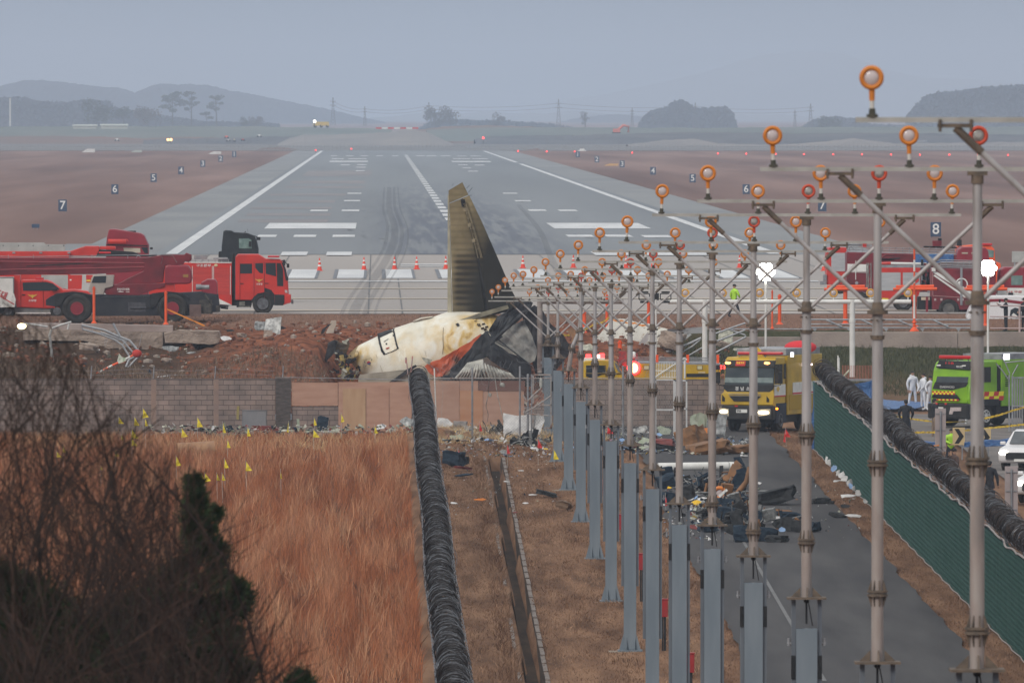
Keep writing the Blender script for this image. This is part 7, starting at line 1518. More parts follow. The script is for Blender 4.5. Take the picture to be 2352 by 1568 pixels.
def xwheel(t,x,y,z,r,w_,s,rim=RIM):
    q=MB();q.cyl((x -w_/2,y,z),(x +w_/2,y,z),r*.94,n=26);q.ring((x +s*w_*.3,y,z),r*.82,r*.18,axis='X',n=26,k=8);q.ring((x -s*w_*.3,y,z),r*.82,r*.18,axis='X',n=26,k=8);o=t.part('wheel',q,RUB);q=MB();q.cyl((x +s*(w_/2+.02),y,z),(x +s*w_/2,y,z),r*.56,n=18);q.ring((x +s*(w_/2+.02),y,z),r*.55,.025,axis='X',n=20);q.cyl((x +s*(w_/2+.02),y,z),(x +s*(w_/2+.08),y,z),r*.18,n=10)
    for i in range(8): a=i*math.pi/4;q.cyl((x +s*(w_/2+.02),y +r*.38*math.cos(a),z +r*.38*math.sin(a)),(x +s*(w_/2+.035),y +r*.38*math.cos(a),z +r*.38*math.sin(a)),.035,n=6,m=1)
    t.part('rim',q,[rim,BLACK],parent=o)
for sx in (-1,1):
    for yy in (1.0,4.6,5.8): xwheel(t,sx*(h -.18),yy,.5,.5,.34,sx)
# green truck
Yt=545;k2=.005645;loc=B3(1185,702,Yt);an=-math.radians(40);ca=math.cos(an);W=2.15;H=(702-168)*k2*.97
t,cab,fp,fz,h=front_truck('fire_truck','lime green fire truck with red and yellow checkers, right of the white-suited people',loc,an,W,LIME,dict(H=H,cl=2.0),4)
u=lambda x: (x -1188)*k2/ca;v=lambda y: (702-y)*k2
def F2(pts,nm,mt,dy=-.02,th=.04,par=cab): return fp([(u(x),v(y)) for x,y in pts],dy,None,nm,th,par,mt)
F2([(1072,350),(1085,235),(1322,235),(1312,350)],'windscreen',mat('truck_glass',(0,0,0)),-.015);F2([(1066,235),(1080,180),(1325,185),(1325,250)],'visor',BLACK,-.1,.1)
text('lettering','119',.26,mat('lettering_scarlet',(.6,.03,.03)),t.e,(u(1160),fz(v(208))-.115,v(210)),width=.45);text('lettering','여수조연',.11,WL,t.e,(u(1245),fz(v(230))-.115,v(228)),width=.34)
for x_ in (1085,1275): F2([(x_ -15,215),(x_ +15,213),(x_ +14,222),(x_ -14,223)],'marker_lamp',WHITE,-.13,.03)
F2([(1055,405),(1068,350),(1318,350),(1300,390),(1200,412)],'black_nose_panel',BLACK,-.03);text('lettering','DAEWOO',.13,mat('chrome_letter',(.5,.5,.5)),t.e,(u(1165),fz(v(388))-.04,v(388)),width=.8)
F2([(1048,510),(1050,405),(1210,412),(1318,380),(1318,510)],'lower_front',LIME,-.05,.1)
F2([(1055,470),(1070,445),(1240,445),(1268,480),(1230,495)],'grille',BLACK,-.075,.05)
def checks(nm,x0,x1,y0,y1,nx,ny,par=cab):
    for m_,par_ in ((mat('check_red',(.5,.03,.03)),0),(mat('check_yellow',(.75,.7,.03)),1)):
        q=MB()
        for i in range(nx):
            for j in range(ny):
                if (i +j)%2 != par_: continue
                xa,xb=u(x0 +(x1 -x0)*i/nx),u(x0 +(x1 -x0)*(i +1)/nx);za,zb=v(y0 +(y1 -y0)*j/ny),v(y0 +(y1 -y0)*(j +1)/ny)
                q.box(((xa +xb)/2,fz(za)-.085,(za +zb)/2),(abs(xb -xa),.02,abs(za -zb)))
        t.part(nm,q,m_,parent=par)
checks('checker_band',1060,1232,420,446,12,2);checks('checker_strip',1095,1262,482,494,11,1)
q=MB();q.box((0,-.04,v(575)),(W +.05,.5,.68));bp_=t.part('bumper',q,mat('bumper_black',(0,0,0)),bevel=.08)
for x0 in (1215,): q=MB();q.prism([(u(1220),-.33,v(545)),(u(1298),-.33,v(543)),(u(1298),-.33,v(572)),(u(1240),-.33,v(575)),(u(1232),-.33,v(600)),(u(1208),-.33,v(598))],.06);t.part('headlight',q,LENS,parent=bp_)
for x_ in (1112,1182): q=MB();q.ell((u(x_),-.31,v(519)),(.07,.04,.05));t.part('red_lamp',q,mat('lightbar_red',(0,0,0)),parent=bp_)
q=MB();q.box((u(1130),-.32,v(556)),(.5,.02,.14));t.part('number_plate',q,WHITE,parent=bp_)
q=MB();q.box((0.05,.5,H +.17),(W*.95,.28,.16));lb_=t.part('light_bar',q,mat('lightbar_red',(0,0,0)),bevel=.05);q=MB()
for x_ in (-.6,0,.6): q.cyl((x_,.5,H),(x_,.5,H +.12),.03)
t.part('support',q,STEEL,parent=lb_)
q=MB();q.bb((h,.55,v(350)),(h +.02,1.5,v(230)));t.part('side_window',q,GLASS,parent=cab)
for m_,pp in ((mat('check_red',(0,0,0)),0),(mat('check_yellow',(0,0,0)),1)):
    q=MB()
    for i in range(6):
        for j in range(2):
            if (i +j)%2 == pp: a=.3+i*.36;q.prism([(h +.02,a,v(425)-j*.2),(h +.02,a +.36,v(425)-j*.2),(h +.02,a +.30,v(425)-(j +1)*.2),(h +.02,a -.06,v(425)-(j +1)*.2)],(.012,0,0))
    t.part('side_checker',q,m_,parent=cab)
q=MB();q.bb((h -.1,.3,.9),(h +.05,2.1,1.25));t.part('mudguard',q,BLACK,bevel=.05)
q=MB();q.bb((-h,2.3,.9),(h +.02,6.0,H +.05));t.part('body',q,LIME,bevel=.03);q=MB();q.bb((-h +.1,2.0,.5),(h -.05,2.32,H -.2));t.part('cab_gap',q,BLACK)
q=MB();[q.bb((h +.01,2.55,v(300)-i*.09),(h +.035,2.9,v(300)-i*.09-.04)) for i in range(6)];t.part('louvre',q,BLACK)
q=MB();q.bb((-h +.2,.3,.35),(h -.2,6,.95));t.part('chassis',q,BLACK);q=MB();q.bb((-h,2.3,H +.05),(h,6.0,H +.3));t.part('roof_rack',q,STEEL)
for sx in (-1,1):
    for yy in (1.15,4.6): xwheel(t,sx*(h -.16),yy,.48,.48,.34,sx,mat('rim_pale',(.5,.5,.5),(.4,.4,.4),5))
# ------------------------------------------------------------------ white cars on the street
def suv(loc,rz,lab,lit):
    t=TL('parked_car',lab,'car',loc,'white cars on the street',rz);W=1.85;h=W/2
    low=[(0,.45),(-.05,.7),(.1,.95),(1.2,1.08),(4.3,1.1),(4.5,.9),(4.5,.4),(.1,.35)]
    CW=mat('car_white',(0,0,0));q=MB();q.prism([(-h,y,z) for y,z in low],(W,0,0));bd=t.part('body',q,CW,bevel=.1)
    q=MB();A=[(1.05,1.05),(1.75,1.58),(2.3,1.66),(3.9,1.62),(4.4,1.08)];rings=[]
    for x,s_ in ((-h*.96,1),(-h*.80,0),(h*.80,0),(h*.96,1)): pass
    q.loft([[Vector((x,y,z if not s_ else 1.05)) for y,z in A] for x,s_ in ((-h*.97,1),(-h*.8,0),(h*.8,0),(h*.97,1))],close=True,sm=False);t.part('roof',q,CW,parent=bd)
    q=MB();q.prism([(-h*.78,1.06,1.10),(h*.78,1.06,1.10),(h*.72,1.70,1.57),(-h*.72,1.70,1.57)],(0,-.03,.02));t.part('windscreen',q,mat('car_glass',(.05,.06,.07),(.09,.1,.11),2,.1),parent=bd)
    for sx in (-1,1):
        q=MB();q.prism([(sx*h*.955,1.35,1.1),(sx*h*.84,1.85,1.54),(sx*h*.84,3.8,1.54),(sx*h*.955,4.1,1.1)],(sx*.03,0,0.01));t.part('side_window',q,GLASS,parent=bd)
        q=MB();q.box((sx*(h +.12),1.25,1.12),(.22,.12,.14));t.part('mirror',q,CW,parent=bd,bevel=.03)
        q=MB();q.ell((sx*(h -.22),0,.76),(.2,.07,.09),12,6);t.part('headlight',q,mat('glow_carlamp',(1,.95,.8),None,emis=10) if lit and sx <0 else LENS,parent=bd)
        for y in (.85,3.6): xwheel(t,sx*(h -.1),y,.34,.34,.22,sx)
    q=MB();q.bb((-.6,-.07,.5),(.6,-.03,.78));t.part('grille',q,BLACK,parent=bd);q=MB();q.bb((-.25,-.09,.42),(.25,-.06,.52));t.part('number_plate',q,WHITE,parent=bd)
    return t
for px,py,Y,rz,lab,lit in ((2345,1128,494,-.30,'white car with roof rails, farther of the two on the street',True),(2385,1198,462,-.34,'white car at the right edge, nearer of the two on the street',True)):
    loc=P(px,py,Y);loc.z=zg(Y)+.09;suv(loc,rz,lab,lit)
# ------------------------------------------------------------------ people
SKIN=mat('skin',(.40,.24,.17),None,rough=.6)
def skinmesh(verts,edges,sub=1):
    me=bpy.data.meshes.new('tmp');me.from_pydata([v[0] for v in verts],edges,[]);o=bpy.data.objects.new('tmp',me);C.objects.link(o)
    sk=o.modifiers.new('s','SKIN');sk.use_smooth_shade=True
    for i,v in enumerate(verts): me.skin_vertices[0].data[i].radius=v[1] if isinstance(v[1],tuple) else (v[1],v[1])
    me.skin_vertices[0].data[0].use_root=True
    if sub: sb=o.modifiers.new('b','SUBSURF');sb.levels=sub;sb.render_levels=sub
    bpy.context.view_layer.update()
    r=bpy.data.meshes.new_from_object(o.evaluated_get(bpy.context.evaluated_depsgraph_get()));bpy.data.objects.remove(o);return r
def person(label,loc,rz,h=1.72,top=None,bottom=None,shoe=None,arms=None,legs=None,lean=0,head=0,hat=None,coat=0,mask=None,group='people at the site',hatm=None):
    s=h/1.72;J={}
    t=TL('person',label,'person',loc,group,rz);L_=legs or ((-.1,0,0,.0),(.1,0,0,.0))   # foot x, foot y, knee y
    V=[((0,0,.93),(.15,.11)),((0,lean*.3,1.08),(.135,.10)),((0,lean*.7,1.28),(.165,.115)),((0,lean,1.42),(.13,.09)),((0,lean +.01,1.49),.055),((0,lean +.02+head*.2,1.55),(.062,.068)),((0,lean +head*.4,1.64),(.077,.09)),((0,lean +head*.4+.0,1.70),(.055,.065))]
    E=[(i,i +1) for i in range(7)];names=['torso']*5+['head']*3
    def add(p,r,par,nm): V.append((p,r));E.append((par,len(V)-1));names.append(nm);return len(V)-1
    for sx,lg in ((-1,L_[0]),(1,L_[1])):
        a=add((sx*.10,0,.86),(.098,.10),0,'leg');b=add((sx*.11+lg[0]*.5,lg[2],.50),(.068,.07),a,'leg');c=add((sx*.11+lg[0],lg[1]+.02,.10),(.045,.05),b,'leg');add((sx*.115+lg[0],lg[1]-.15,.045),(.045,.035),c,'shoe')
    A_=arms or (((-.30,.0,1.14),(-.30,-.06,.88)),((.30,.0,1.14),(.30,-.06,.88)));hands=[]
    for sx,(el,ha) in ((-1,A_[0]),(1,A_[1])):
        a=add((sx*.19,lean,1.40),.068,3,'arm');b=add(el,.05,a,'arm');c=add(ha,.034,b,'arm');d=Vector(ha)-Vector(el);d.normalize();hp=Vector(ha)+d*.09;add(tuple(hp),(.036,.02),c,'hand');hands.append((Vector(ha),d,hp,sx))
    V=[(tuple(Vector(p)*s),r if isinstance(r,tuple) else r) for p,r in V];V=[(p,tuple(x*s for x in r) if isinstance(r,tuple) else r*s) for p,r in V]
    me=skinmesh(V,E,1);pts=[Vector(v[0]) for v in V]
    me.materials.clear()
    for m_ in (SKIN,top,bottom or top,shoe or BLACK,BLACK): me.materials.append(m_)
    bm=bmesh.new();bm.from_mesh(me)
    def addp(mbx,mi):
        vs=[bm.verts.new(Vector(v)*s) for v in mbx.v]
        for f in mbx.f:
            try: ff=bm.faces.new([vs[i] for i in f]);ff.material_index=mi;ff.smooth=True;ff.tag=True
            except ValueError: pass
    for f in bm.faces:
        c=f.calc_center_median();k=min(range(len(pts)),key=lambda i: (pts[i]-c).length);f.material_index={'head': 0,'hand': 0,'leg': 2,'shoe': 3}.get(names[k],1);f.tag=False
        if c.z <.9*s and names[k] == 'torso': f.material_index=2
    hy=lean +head*.4;q=MB()      # face: nose, ears, lips; eyes dark
    q.ell((0,hy -.098,1.615),(.014,.02,.022),6,5);q.ell((-.078,hy,1.61),(.012,.02,.03),6,5);q.ell((.078,hy,1.61),(.012,.02,.03),6,5);q.ell((0,hy -.088,1.572),(.025,.01,.007),6,4);addp(q,0)
    q=MB();q.ell((-.03,hy -.086,1.635),(.012,.008,.008),6,4);q.ell((.03,hy -.086,1.635),(.012,.008,.008),6,4);addp(q,4)
    for ha,d,hp,sx in hands:
        side_=d.cross(Vector((0,1,0)));side_=side_.normalized() if side_.length >.1 else Vector((1,0,0));q=MB();n_=side_.cross(d).normalized()
        for i,ln in enumerate((.058,.07,.075,.068)):
            b=hp +side_*(.024*(i -1.5))*-sx;q.tube([b,b +d*ln*.55+n_*.006,b +d*ln +n_*.022],.009,5,r2=.007)
        b=hp -d*.03-side_*.032*-sx;q.tube([b,b -side_*.025*-sx +d*.025,b -side_*.032*-sx +d*.055],.0105,5,r2=.008);addp(q,0)
    bm.to_mesh(me);bm.free();me.name='body'
    b=bpy.data.objects.new('body',me);C.objects.link(b);b.parent=t.e
    # clothing and hair
    V2=[((0,lean*.1,.80 if not coat else .93-coat),(.17+coat*.05,.13+coat*.05)),((0,lean*.3,1.08),(.165,.125)),((0,lean*.7,1.28),(.19,.135)),((0,lean,1.43),(.14,.1)),((0,lean,1.48),(.07,.07))];E2=[(0,1),(1,2),(2,3),(3,4)]
    for sx,(el,ha) in ((-1,A_[0]),(1,A_[1])):
        V2.append(((sx*.19,lean,1.39),.085));E2.append((3,len(V2)-1));V2.append((el,.066));E2.append((len(V2)-2,len(V2)-1));V2.append((tuple(Vector(el).lerp(Vector(ha),.92)),.05));E2.append((len(V2)-2,len(V2)-1))
    V2=[(tuple(Vector(p)*s),tuple(x*s for x in r) if isinstance(r,tuple) else r*s) for p,r in V2]
    m2=skinmesh(V2,E2,1);m2.name='jacket';m2.materials.clear();m2.materials.append(top);j=bpy.data.objects.new('jacket',m2);C.objects.link(j);j.parent=t.e
    q=MB()
    if hat == 'cap': q.ell((0,hy +.005,1.675),(.092,.1,.07),12,7);q.prism([(-.06,hy -.08,1.665),(.06,hy -.08,1.665),(.045,hy -.17,1.65),(-.045,hy -.17,1.65)],(0,0,.012));nm='cap'
    elif hat == 'hood': q.ell((0,hy +.025,1.63),(.105,.105,.125),12,8);q.ell((0,hy +.05,1.52),(.12,.09,.08),12,7);nm='hood'
    elif hat == 'hooddown': q.ell((0,lean +.07,1.50),(.13,.09,.07),12,7);q.ell((0,hy +.02,1.665),(.087,.095,.06),12,7,m=1);nm='hood'
    elif hat == 'beanie': q.ell((0,hy +.01,1.67),(.093,.1,.08),12,7);nm='hat'
    elif hat == 'helmet': q.ell((0,hy,1.69),(.12,.14,.085),14,8);nm='helmet'
    else: q.ell((0,hy +.015,1.665),(.088,.096,.07),12,7);q.ell((0,hy +.045,1.62),(.08,.07,.08),12,7);nm='hair'
    q.v=[tuple(Vector(v)*s) for v in q.v];t.part(nm,q,[hatm or BLACK,BLACK])
    if mask is not None: q=MB();q.ell((0,hy -.06,1.58),(.062,.045,.045),10,6);q.v=[tuple(Vector(v)*s) for v in q.v];t.part('face_mask',q,mask)
    return t
SUIT=mat('white_coverall',(.68,.70,.74),(.55,.57,.62),5,.7,bump=.4,bscale=9)
BCOAT=mat('black_coat',(.014,.015,.02),(.03,.032,.038),6,.8,bump=.3,bscale=10)
HIV=mat('hi_vis_lime',(.42,.75,.05),(.36,.66,.04),3,.6)
BROWNC=mat('brown_coat',(.075,.045,.038),(.05,.03,.026),5,.85,bump=.3,bscale=10)
DJ=mat('dark_trousers',(.018,.022,.035),(.03,.033,.045),5,.85)
def onY(px,pyfoot,Y,zf): p=P(px,pyfoot,Y);p.z=zf(p);return p
zt=lambda p: zg(p.y)+.02
Yw=590
def atfoot(Rf,zx,zy,Y): return Rf(zx,zy,Y)
def on_ground(p): p.z=(ez(p.x,p.y) if p.y >573 else zg(p.y))+.01;return p
foot=lambda Rf,zx,zy,z=-3.5: (lambda p: P(HX +p.x*F/500,HY +(CH -p.z)*F/500,F*(CH -z)/((CH -p.z)*F/500)))(Rf(zx,zy,500))
a1=(((-.29,.02,1.14),(-.27,-.03,.88)),((.27,-.03,1.15),(.18,-.2,.98)))
person('person in white hooded coverall with dark hair, standing leftmost by the green truck',foot(B3,885,545,-3.42),.5,1.70,SUIT,shoe=SUIT,arms=a1,hat='hooddown',hatm=SUIT)
person('person in white coverall with hands low, standing in the middle of the white-suited group',foot(B3,968,572,-3.42),-1.2,1.74,SUIT,shoe=SUIT,arms=(((-.28,-.06,1.14),(-.18,-.2,.92)),((.28,-.06,1.14),(.16,-.22,.94))),hat='hooddown',hatm=SUIT)
person('person in white coverall wearing a black cap, nearest the green truck front',foot(B3,1018,574,-3.42),.9,1.62,SUIT,shoe=SUIT,arms=(((-.24,.08,1.16),(-.3,-.05,.98)),((.24,.08,1.16),(.28,.1,.95))),hat='cap',lean=-.05)
person('person in long black coat standing with back turned beside the yellow tape',foot(B3,833,812,-3.72),3.1,1.80,BCOAT,DJ,coat=.35,arms=(((-.3,-.02,1.15),(-.24,-.18,.98)),((.3,-.02,1.15),(.24,-.18,.98))),hat=None)
person('person in black jacket with grey trousers, left of the grey sign back',foot(B3,1058,808,-3.70),1.9,1.82,BCOAT,mat('khaki_trousers',(.22,.16,.12)),arms=(((-.29,-.03,1.15),(-.25,-.15,.92)),((.29,-.03,1.15),(.2,-.22,1.0))))
person('person in white coverall and red helmet hidden behind the second nearest mast pipe',foot(B3,1335,698,-3.52),.6,1.74,SUIT,shoe=SUIT,hat='helmet',hatm=RED)
person('person in lime hi-vis jacket bending behind the chevron sign',foot(C2,795,890,-3.9)+Vector((0,0,-.35)),.2,1.66,HIV,DJ,arms=(((-.28,-.12,1.2),(-.12,-.3,1.1)),((.28,-.12,1.2),(.12,-.3,1.1))),lean=-.12,hat=None)
person('person in brown coat and black beanie, one hand at the face',foot(C2,830,1250,-4.15),-1.1,1.76,BROWNC,DJ,coat=.25,arms=(((-.28,-.08,1.15),(-.06,-.2,1.46)),((.3,0,1.14),(.28,-.1,.9))),hat='beanie')
person('person in long black coat beside the white cars, partly behind the nearest mast',foot(C2,1205,1400,-4.35),2.6,1.80,BCOAT,DJ,coat=.4)
person('person in lime vest and dark trousers walking on the concrete behind the masts',P(1687,729,641)*1-Vector((0,0,0)),2.2,1.72,HIV,DJ,arms=(((-.3,-.06,1.18),(-.2,-.2,1.02)),((.3,.02,1.15),(.3,-.1,.92))),legs=((-.06,-.28,-.12),(.05,.25,.06)),hat='cap')
person('person in black clothes and cap filming with raised hands on the concrete edge wall',Vector((C5(2060,1490,627).x,627.2,P(0,763,626).z)),-1.45,1.70,BCOAT,BCOAT,arms=(((-.24,-.16,1.25),(-.08,-.38,1.40)),((.24,-.16,1.25),(.08,-.38,1.40))),hat='cap',mask=BLACK)
person('person in black at the right picture edge, holding the rail beside the one filming',Vector((C5(2345,1490,627).x,627.2,P(0,763,626).z)),-1.2,1.72,BCOAT,BCOAT,arms=(((-.24,-.1,1.2),(-.1,-.28,1.05)),((.24,-.1,1.2),(.1,-.28,1.05))),hat='cap')
# phone in the filming person's hands
q=MB();q.box(C5(1960,995,627) ,(.09,.02,.16));single('phone',q,BLACK,'phone held up by the person filming on the edge wall','phone')
# ------------------------------------------------------------------ signs
SGB=mat('sign_navy',(.020,.045,.10),(.03,.06,.12),3,.6)
def rsign(px,pyb,n_,lab):
    Y=F*CH/(pyb -HY);k=Y/F;wpx=18*(pyb -HY)/(488-HY)+1.5;hpx=wpx*1.38;wd,hh=wpx*k,hpx*k
    p=P(px,pyb,Y);p.z=0;t=TL('distance_sign',lab,'sign',p,'numbered signs along the runway');q=MB();q.bb((-wd/2,0,.12),(wd/2,.25,.12+hh));t.part('panel',q,SGB,bevel=.02)
    q=MB();q.bb((-wd*.4,.1,-.03),(-wd*.35,.2,.13));q.bb((wd*.35,.1,-.03),(wd*.4,.2,.13));t.part('leg',q,STEEL);text('numeral',str(n_),hh*1.0,WL,t.e,(0,-.03,.12+hh*.5))
for n_,px,pb in ((7,144,488),(6,264,448),(5,353,420),(4,416,402),(3,466,385),(2,507,373),(1,538,362)): rsign(px,pb,n_,'dark blue sign with number %d, left of the runway'%n_)
for n_,px,pb in ((8,2150,547),(7,1889,488),(6,1714,448),(5,1591,421),(4,1500,403),(3,1429,386),(2,1371,374.5),(1,1327,362.5)): rsign(px,pb,n_,'dark blue sign with number %d, right of the runway'%n_)
p=P(82,527,F*CH/(527-HY));t=TL('taxiway_sign','small low dark sign in the grass at far left','sign',(p.x,p.y,0));q=MB();q.bb((-.35,0,.15),(.35,.3,.5));t.part('panel',q,SGB);q=MB();q.bb((-.2,.1,0),(-.15,.15,.15));q.bb((.15,.1,0),(.2,.15,.15));t.part('leg',q,STEEL)
BEI=mat('sign_beige',(.55,.42,.22),(.48,.36,.19),2,.6);SGK=mat('sign_back_grey',(.30,.25,.25),(.36,.31,.31),1,.5)
def chev(px,py0,py1,Y,lab,w_=42):
    a,b=P(px -w_/2,py0,Y),P(px +w_/2,py1,Y);g=zg(Y)+.05;t=T('chevron_sign',lab,'sign',(P(px,0,Y).x,Y,g),'beige chevron signs');q=MB();q.bb((a.x,Y,b.z),(b.x,Y +.03,a.z));t.part('panel',q,BEI,bevel=.008)
    W_,H_=b.x -a.x,a.z -b.z;q=MB();q.prism([(a.x +W_*u,Y -.012,b.z +H_*v) for u,v in ((.15,.08),(.5,.08),(.92,.5),(.5,.93),(.15,.93),(.52,.5))],.01);t.part('chevron',q,BLACK);q=MB();q.cyl((P(px +8,0,Y).x,Y +.06,g),(P(px +8,0,Y).x,Y +.06,a.z),.03);t.part('post',q,STEEL)
chev(2203,982,1022,508,'beige chevron sign with black arrow pointing right, left of the nearest mast',28);chev(2263,984,1024,508,'beige chevron sign mostly hidden behind the nearest mast pipe',28)
def signback(px,py0,py1,w_,Y,lab):
    a,b=P(px -w_/2,py0,Y),P(px +w_/2,py1,Y);g=zg(Y)+.05;t=T('road_sign',lab,'sign',(P(px,0,Y).x,Y,g),'backs of tall road signs');q=MB();q.bb((a.x,Y,b.z),(b.x,Y +.03,a.z));t.part('panel',q,SGK,bevel=.01);q=MB();q.cyl((P(px,0,Y).x,Y -.05,g),(P(px,0,Y).x,Y -.05,a.z -.1),.035);t.part('post',q,STEEL)
    q=MB()
    for f in (.12,.5,.88): q=MB();q.bb((P(px,0,Y).x -.2,Y -.04,b.z +(a.z -b.z)*f -.015),(P(px,0,Y).x +.2,Y -.01,b.z +(a.z -b.z)*f +.015));t.part('bracket',q,STEEL)
signback(2161,938,1038,25,500,'tall grey-pink sign seen from behind, left of the chevron sign');signback(2324,1071,1184,30,440,'tall grey-pink sign seen from behind, in front of the white cars')
# ------------------------------------------------------------------ cones, posts, flags
cp=None
for i,(px,pb) in enumerate(((734,622),(836,620),(906,619),(957,618.5),(1024,617.5),(1201,616),(1317,615),(1438,616),(1500,615),(1699,615),(1893,622))):
    Y=F*CH/(pb -HY);lab='orange traffic cone with white bands on the concrete, '+['leftmost','second from left','third from left','fourth from left','just left of the fin','first right of the fin','second right of the fin','third right of the fin','fourth right of the fin','second from the right end','rightmost, by the red fire truck'][i]
    if cp is None:
        t=TL('traffic_cone',lab,'traffic cone',(0,Y,0),'traffic cones on the concrete');q=MB();q.bb((-.23,-.23,0),(.23,.23,.05));t.part('base',q,mat('cone_red',(.70,.06,.03)));q=MB()
        for z0,z1,m_ in ((.05,.3,0),(.3,.42,1),(.42,.58,0),(.58,.68,1),(.68,.88,0)): r=lambda z: .17-.145*z/.88;q.cyl((0,0,z0),(0,0,z1),r(z0),r(z1),14,m_,caps=(z0 >.6))
        t.part('cone',q,[mat('cone_red',(0,0,0)),WHITE]);cp=t.e;cp.location=P(px,pb,Y)
    else: dup(cp,P(px,pb,Y),None,lab)
def opost(px,py0,py1,Y,lab,r=.085,arms=False,white=False):
    a,b=P(px,py0,Y),P(px,py1,Y);t=T('orange_post',lab,'post',b,'orange posts along the mound');q=MB()
    n_=9
    for i in range(n_): q.cyl(b.lerp(a,i/n_),b.lerp(a,(i +1)/n_),r,n=10,m=(i %2) if white else 0)
    t.part('shaft',q,[ORANGE,WHITE]);q=MB();q.cyl(a,a +Vector((0,0,.06)),r*1.3,n=10);q.cyl(a +Vector((0,0,.06)),a +Vector((0,0,.14)),r*.7,n=10);t.part('cap',q,ORANGE if not arms else ORANGE)
    if arms:
        for dz,dx in ((.0,.1),(-.13,-.05)):
            q=MB();q.cyl(a +Vector((-1.05+dx,-.15*(dz <0),.12+dz)),a +Vector((1.1-dx,-.15*(dz <0),.14+dz)),.085,n=10);t.part('cross_pipe',q,ORANGE)
    q=MB();q.cyl(b,b +Vector((0,0,.12)),r*2.2,r,n=10);t.part('foot',q,ORANGE);return t
opost(216,664,742,628,'orange post in front of the crane, left of two',.07);opost(381,674,745,628,'orange post in front of the crane, with tape tied to it',.07)
opost(1342,720,765,618,'orange post behind the wreck, left of the big white sheet',.09);opost(1394,682,762,620,'orange post holding the yellow tape above the white sheet',.07);opost(1424,788,832,608,'orange post low beside the flashing light bar',.1);opost(1490,698,762,622,'orange post at the right corner of the white sheet',.08);opost(1347,830,835,606,'short orange stub by the light bar',.05) if False else None
opost(1942,664,745,634,'orange T-post left of the striped marker pole',.11,True);opost(2101,664,750,630,'orange T-post behind the red and white marker pole',.1,True);opost(2263,664,748,634,'orange T-post beside the right floodlight stand',.1,True)
opost(1774,672,755,628,'thin orange and white marker stick near the left floodlight',.045);opost(1791,682,745,632,'orange post right of the left floodlight',.09)
t=T('marker_pole','red and white striped marker pole with orange flared base on the edge wall','marker pole',C5(620,1470,627.5));q=MB();ys=(180,350,530,625,715,900,1090,1270)
for i in range(len(ys)-1): q.cyl(C5(620,ys[i],627.5),C5(620,ys[i +1],627.5),.05,n=10,m=0 if i %2 == 0 else 1)
q.cyl(C5(620,1090,627.5),C5(620,1270,627.5),.055,n=10,m=1);t.part('pole',q,[ORANGE,WHITE]);q=MB();q.cyl(C5(620,1470,627.5),C5(620,1400,627.5),.26,.08,12);q.cyl(C5(620,1400,627.5),C5(620,1270,627.5),.06,n=10);q.ell(C5(620,1330,627.5),(.12,.12,.08));q.ell(C5(620,1375,627.5),(.1,.1,.05));t.part('flared_base',q,ORANGE)
# railing at the far right
t=T('railing','pale pipe railing on the edge wall in front of the people filming','railing',C5(2270,1490,626.5));q=MB()
for zy in (1070,1240,1420): q=MB();q.tube([C5(1810,zy,626.5),C5(2700,zy +5,626.5)],.035,6);t.part('rail',q,mat('rail_pinkish',(.5,.38,.37),(.42,.32,.32),3))
for x_ in (2272,2640): q=MB();q.cyl(C5(x_,1500,626.5),C5(x_,1060,626.5),.05,n=8);t.part('post',q,mat('rail_pinkish',(0,0,0)))
# flags: pole px, foot py, flag top py, size, colour
YF=mat('flag_yellow',(.80,.66,.03),(.7,.55,.02),4,.7);RF=mat('flag_red',(.62,.03,.03),None,rough=.7);POLE=mat('flag_stick',(.4,.4,.38))
def flag(Rf,x,yt,yb,w_,h_,foot_y,m_,lab,grp,G=True,sx=1,Y=None):
    if Y is None: pf=onG(Rf,x,foot_y);Y=pf.y
    pt,pb=Rf(x,yt,Y),Rf(x,yb,Y);g=Vector((pt.x +.03,Y,zg(Y)-.2));t=T('marker_flag',lab,'flag',g,grp)
    q=MB();q.cyl(g,pt +Vector((0,0,.03)),.008,n=5);t.part('stick',q,POLE);hh=pt.z -pb.z;wd=(Rf(x +w_,0,Y)-Rf(x,0,Y)).x*sx
    q=MB();n_=5;A=[pt.lerp(pb,i/n_) for i in range(n_ +1)];tip=Vector((pt.x +wd,Y +rnd.uniform(-.06,.06),pb.z +hh*rnd.uniform(-.02,.15)));fr=[]
    for i in range(n_ +1):
        row=[A[i].lerp(tip,j/5)+Vector((0,.03*math.sin(j*1.6+i),0)) for j in range(6)];fr.append(row)
    vs=[v for r in fr for v in r]+[v +Vector((0,.012,0)) for r in fr for v in r];N_=36;fs=[]
    for i in range(5):
        for j in range(5): a=i*6+j;fs += [(a,a +1,a +7,a +6),(N_ +a,N_ +a +6,N_ +a +7,N_ +a +1)]
    q.add(vs,fs,0,True);t.part('cloth',q,m_)
GY='yellow flags marking the reed field';GR_='red flags marking the verge'
YFL=[(455,640,710,40,840,530),(470,708,765,20,870,526),(293,700,745,36,850,530),(398,700,760,35,850,529),(380,780,845,45,900,517),(380,845,895,38,920,505),(310,820,855,20,900,516),(820,700,770,40,820,538),(715,775,840,42,860,526),(993,735,810,22,830,538),(1022,850,908,24,920,508),(1157,762,832,24,850,530),(1435,730,805,-12,830,538),(1605,700,760,20,820,538),(1600,782,838,44,860,526),(1788,675,740,22,800,538),(2012,755,812,24,830,534)]
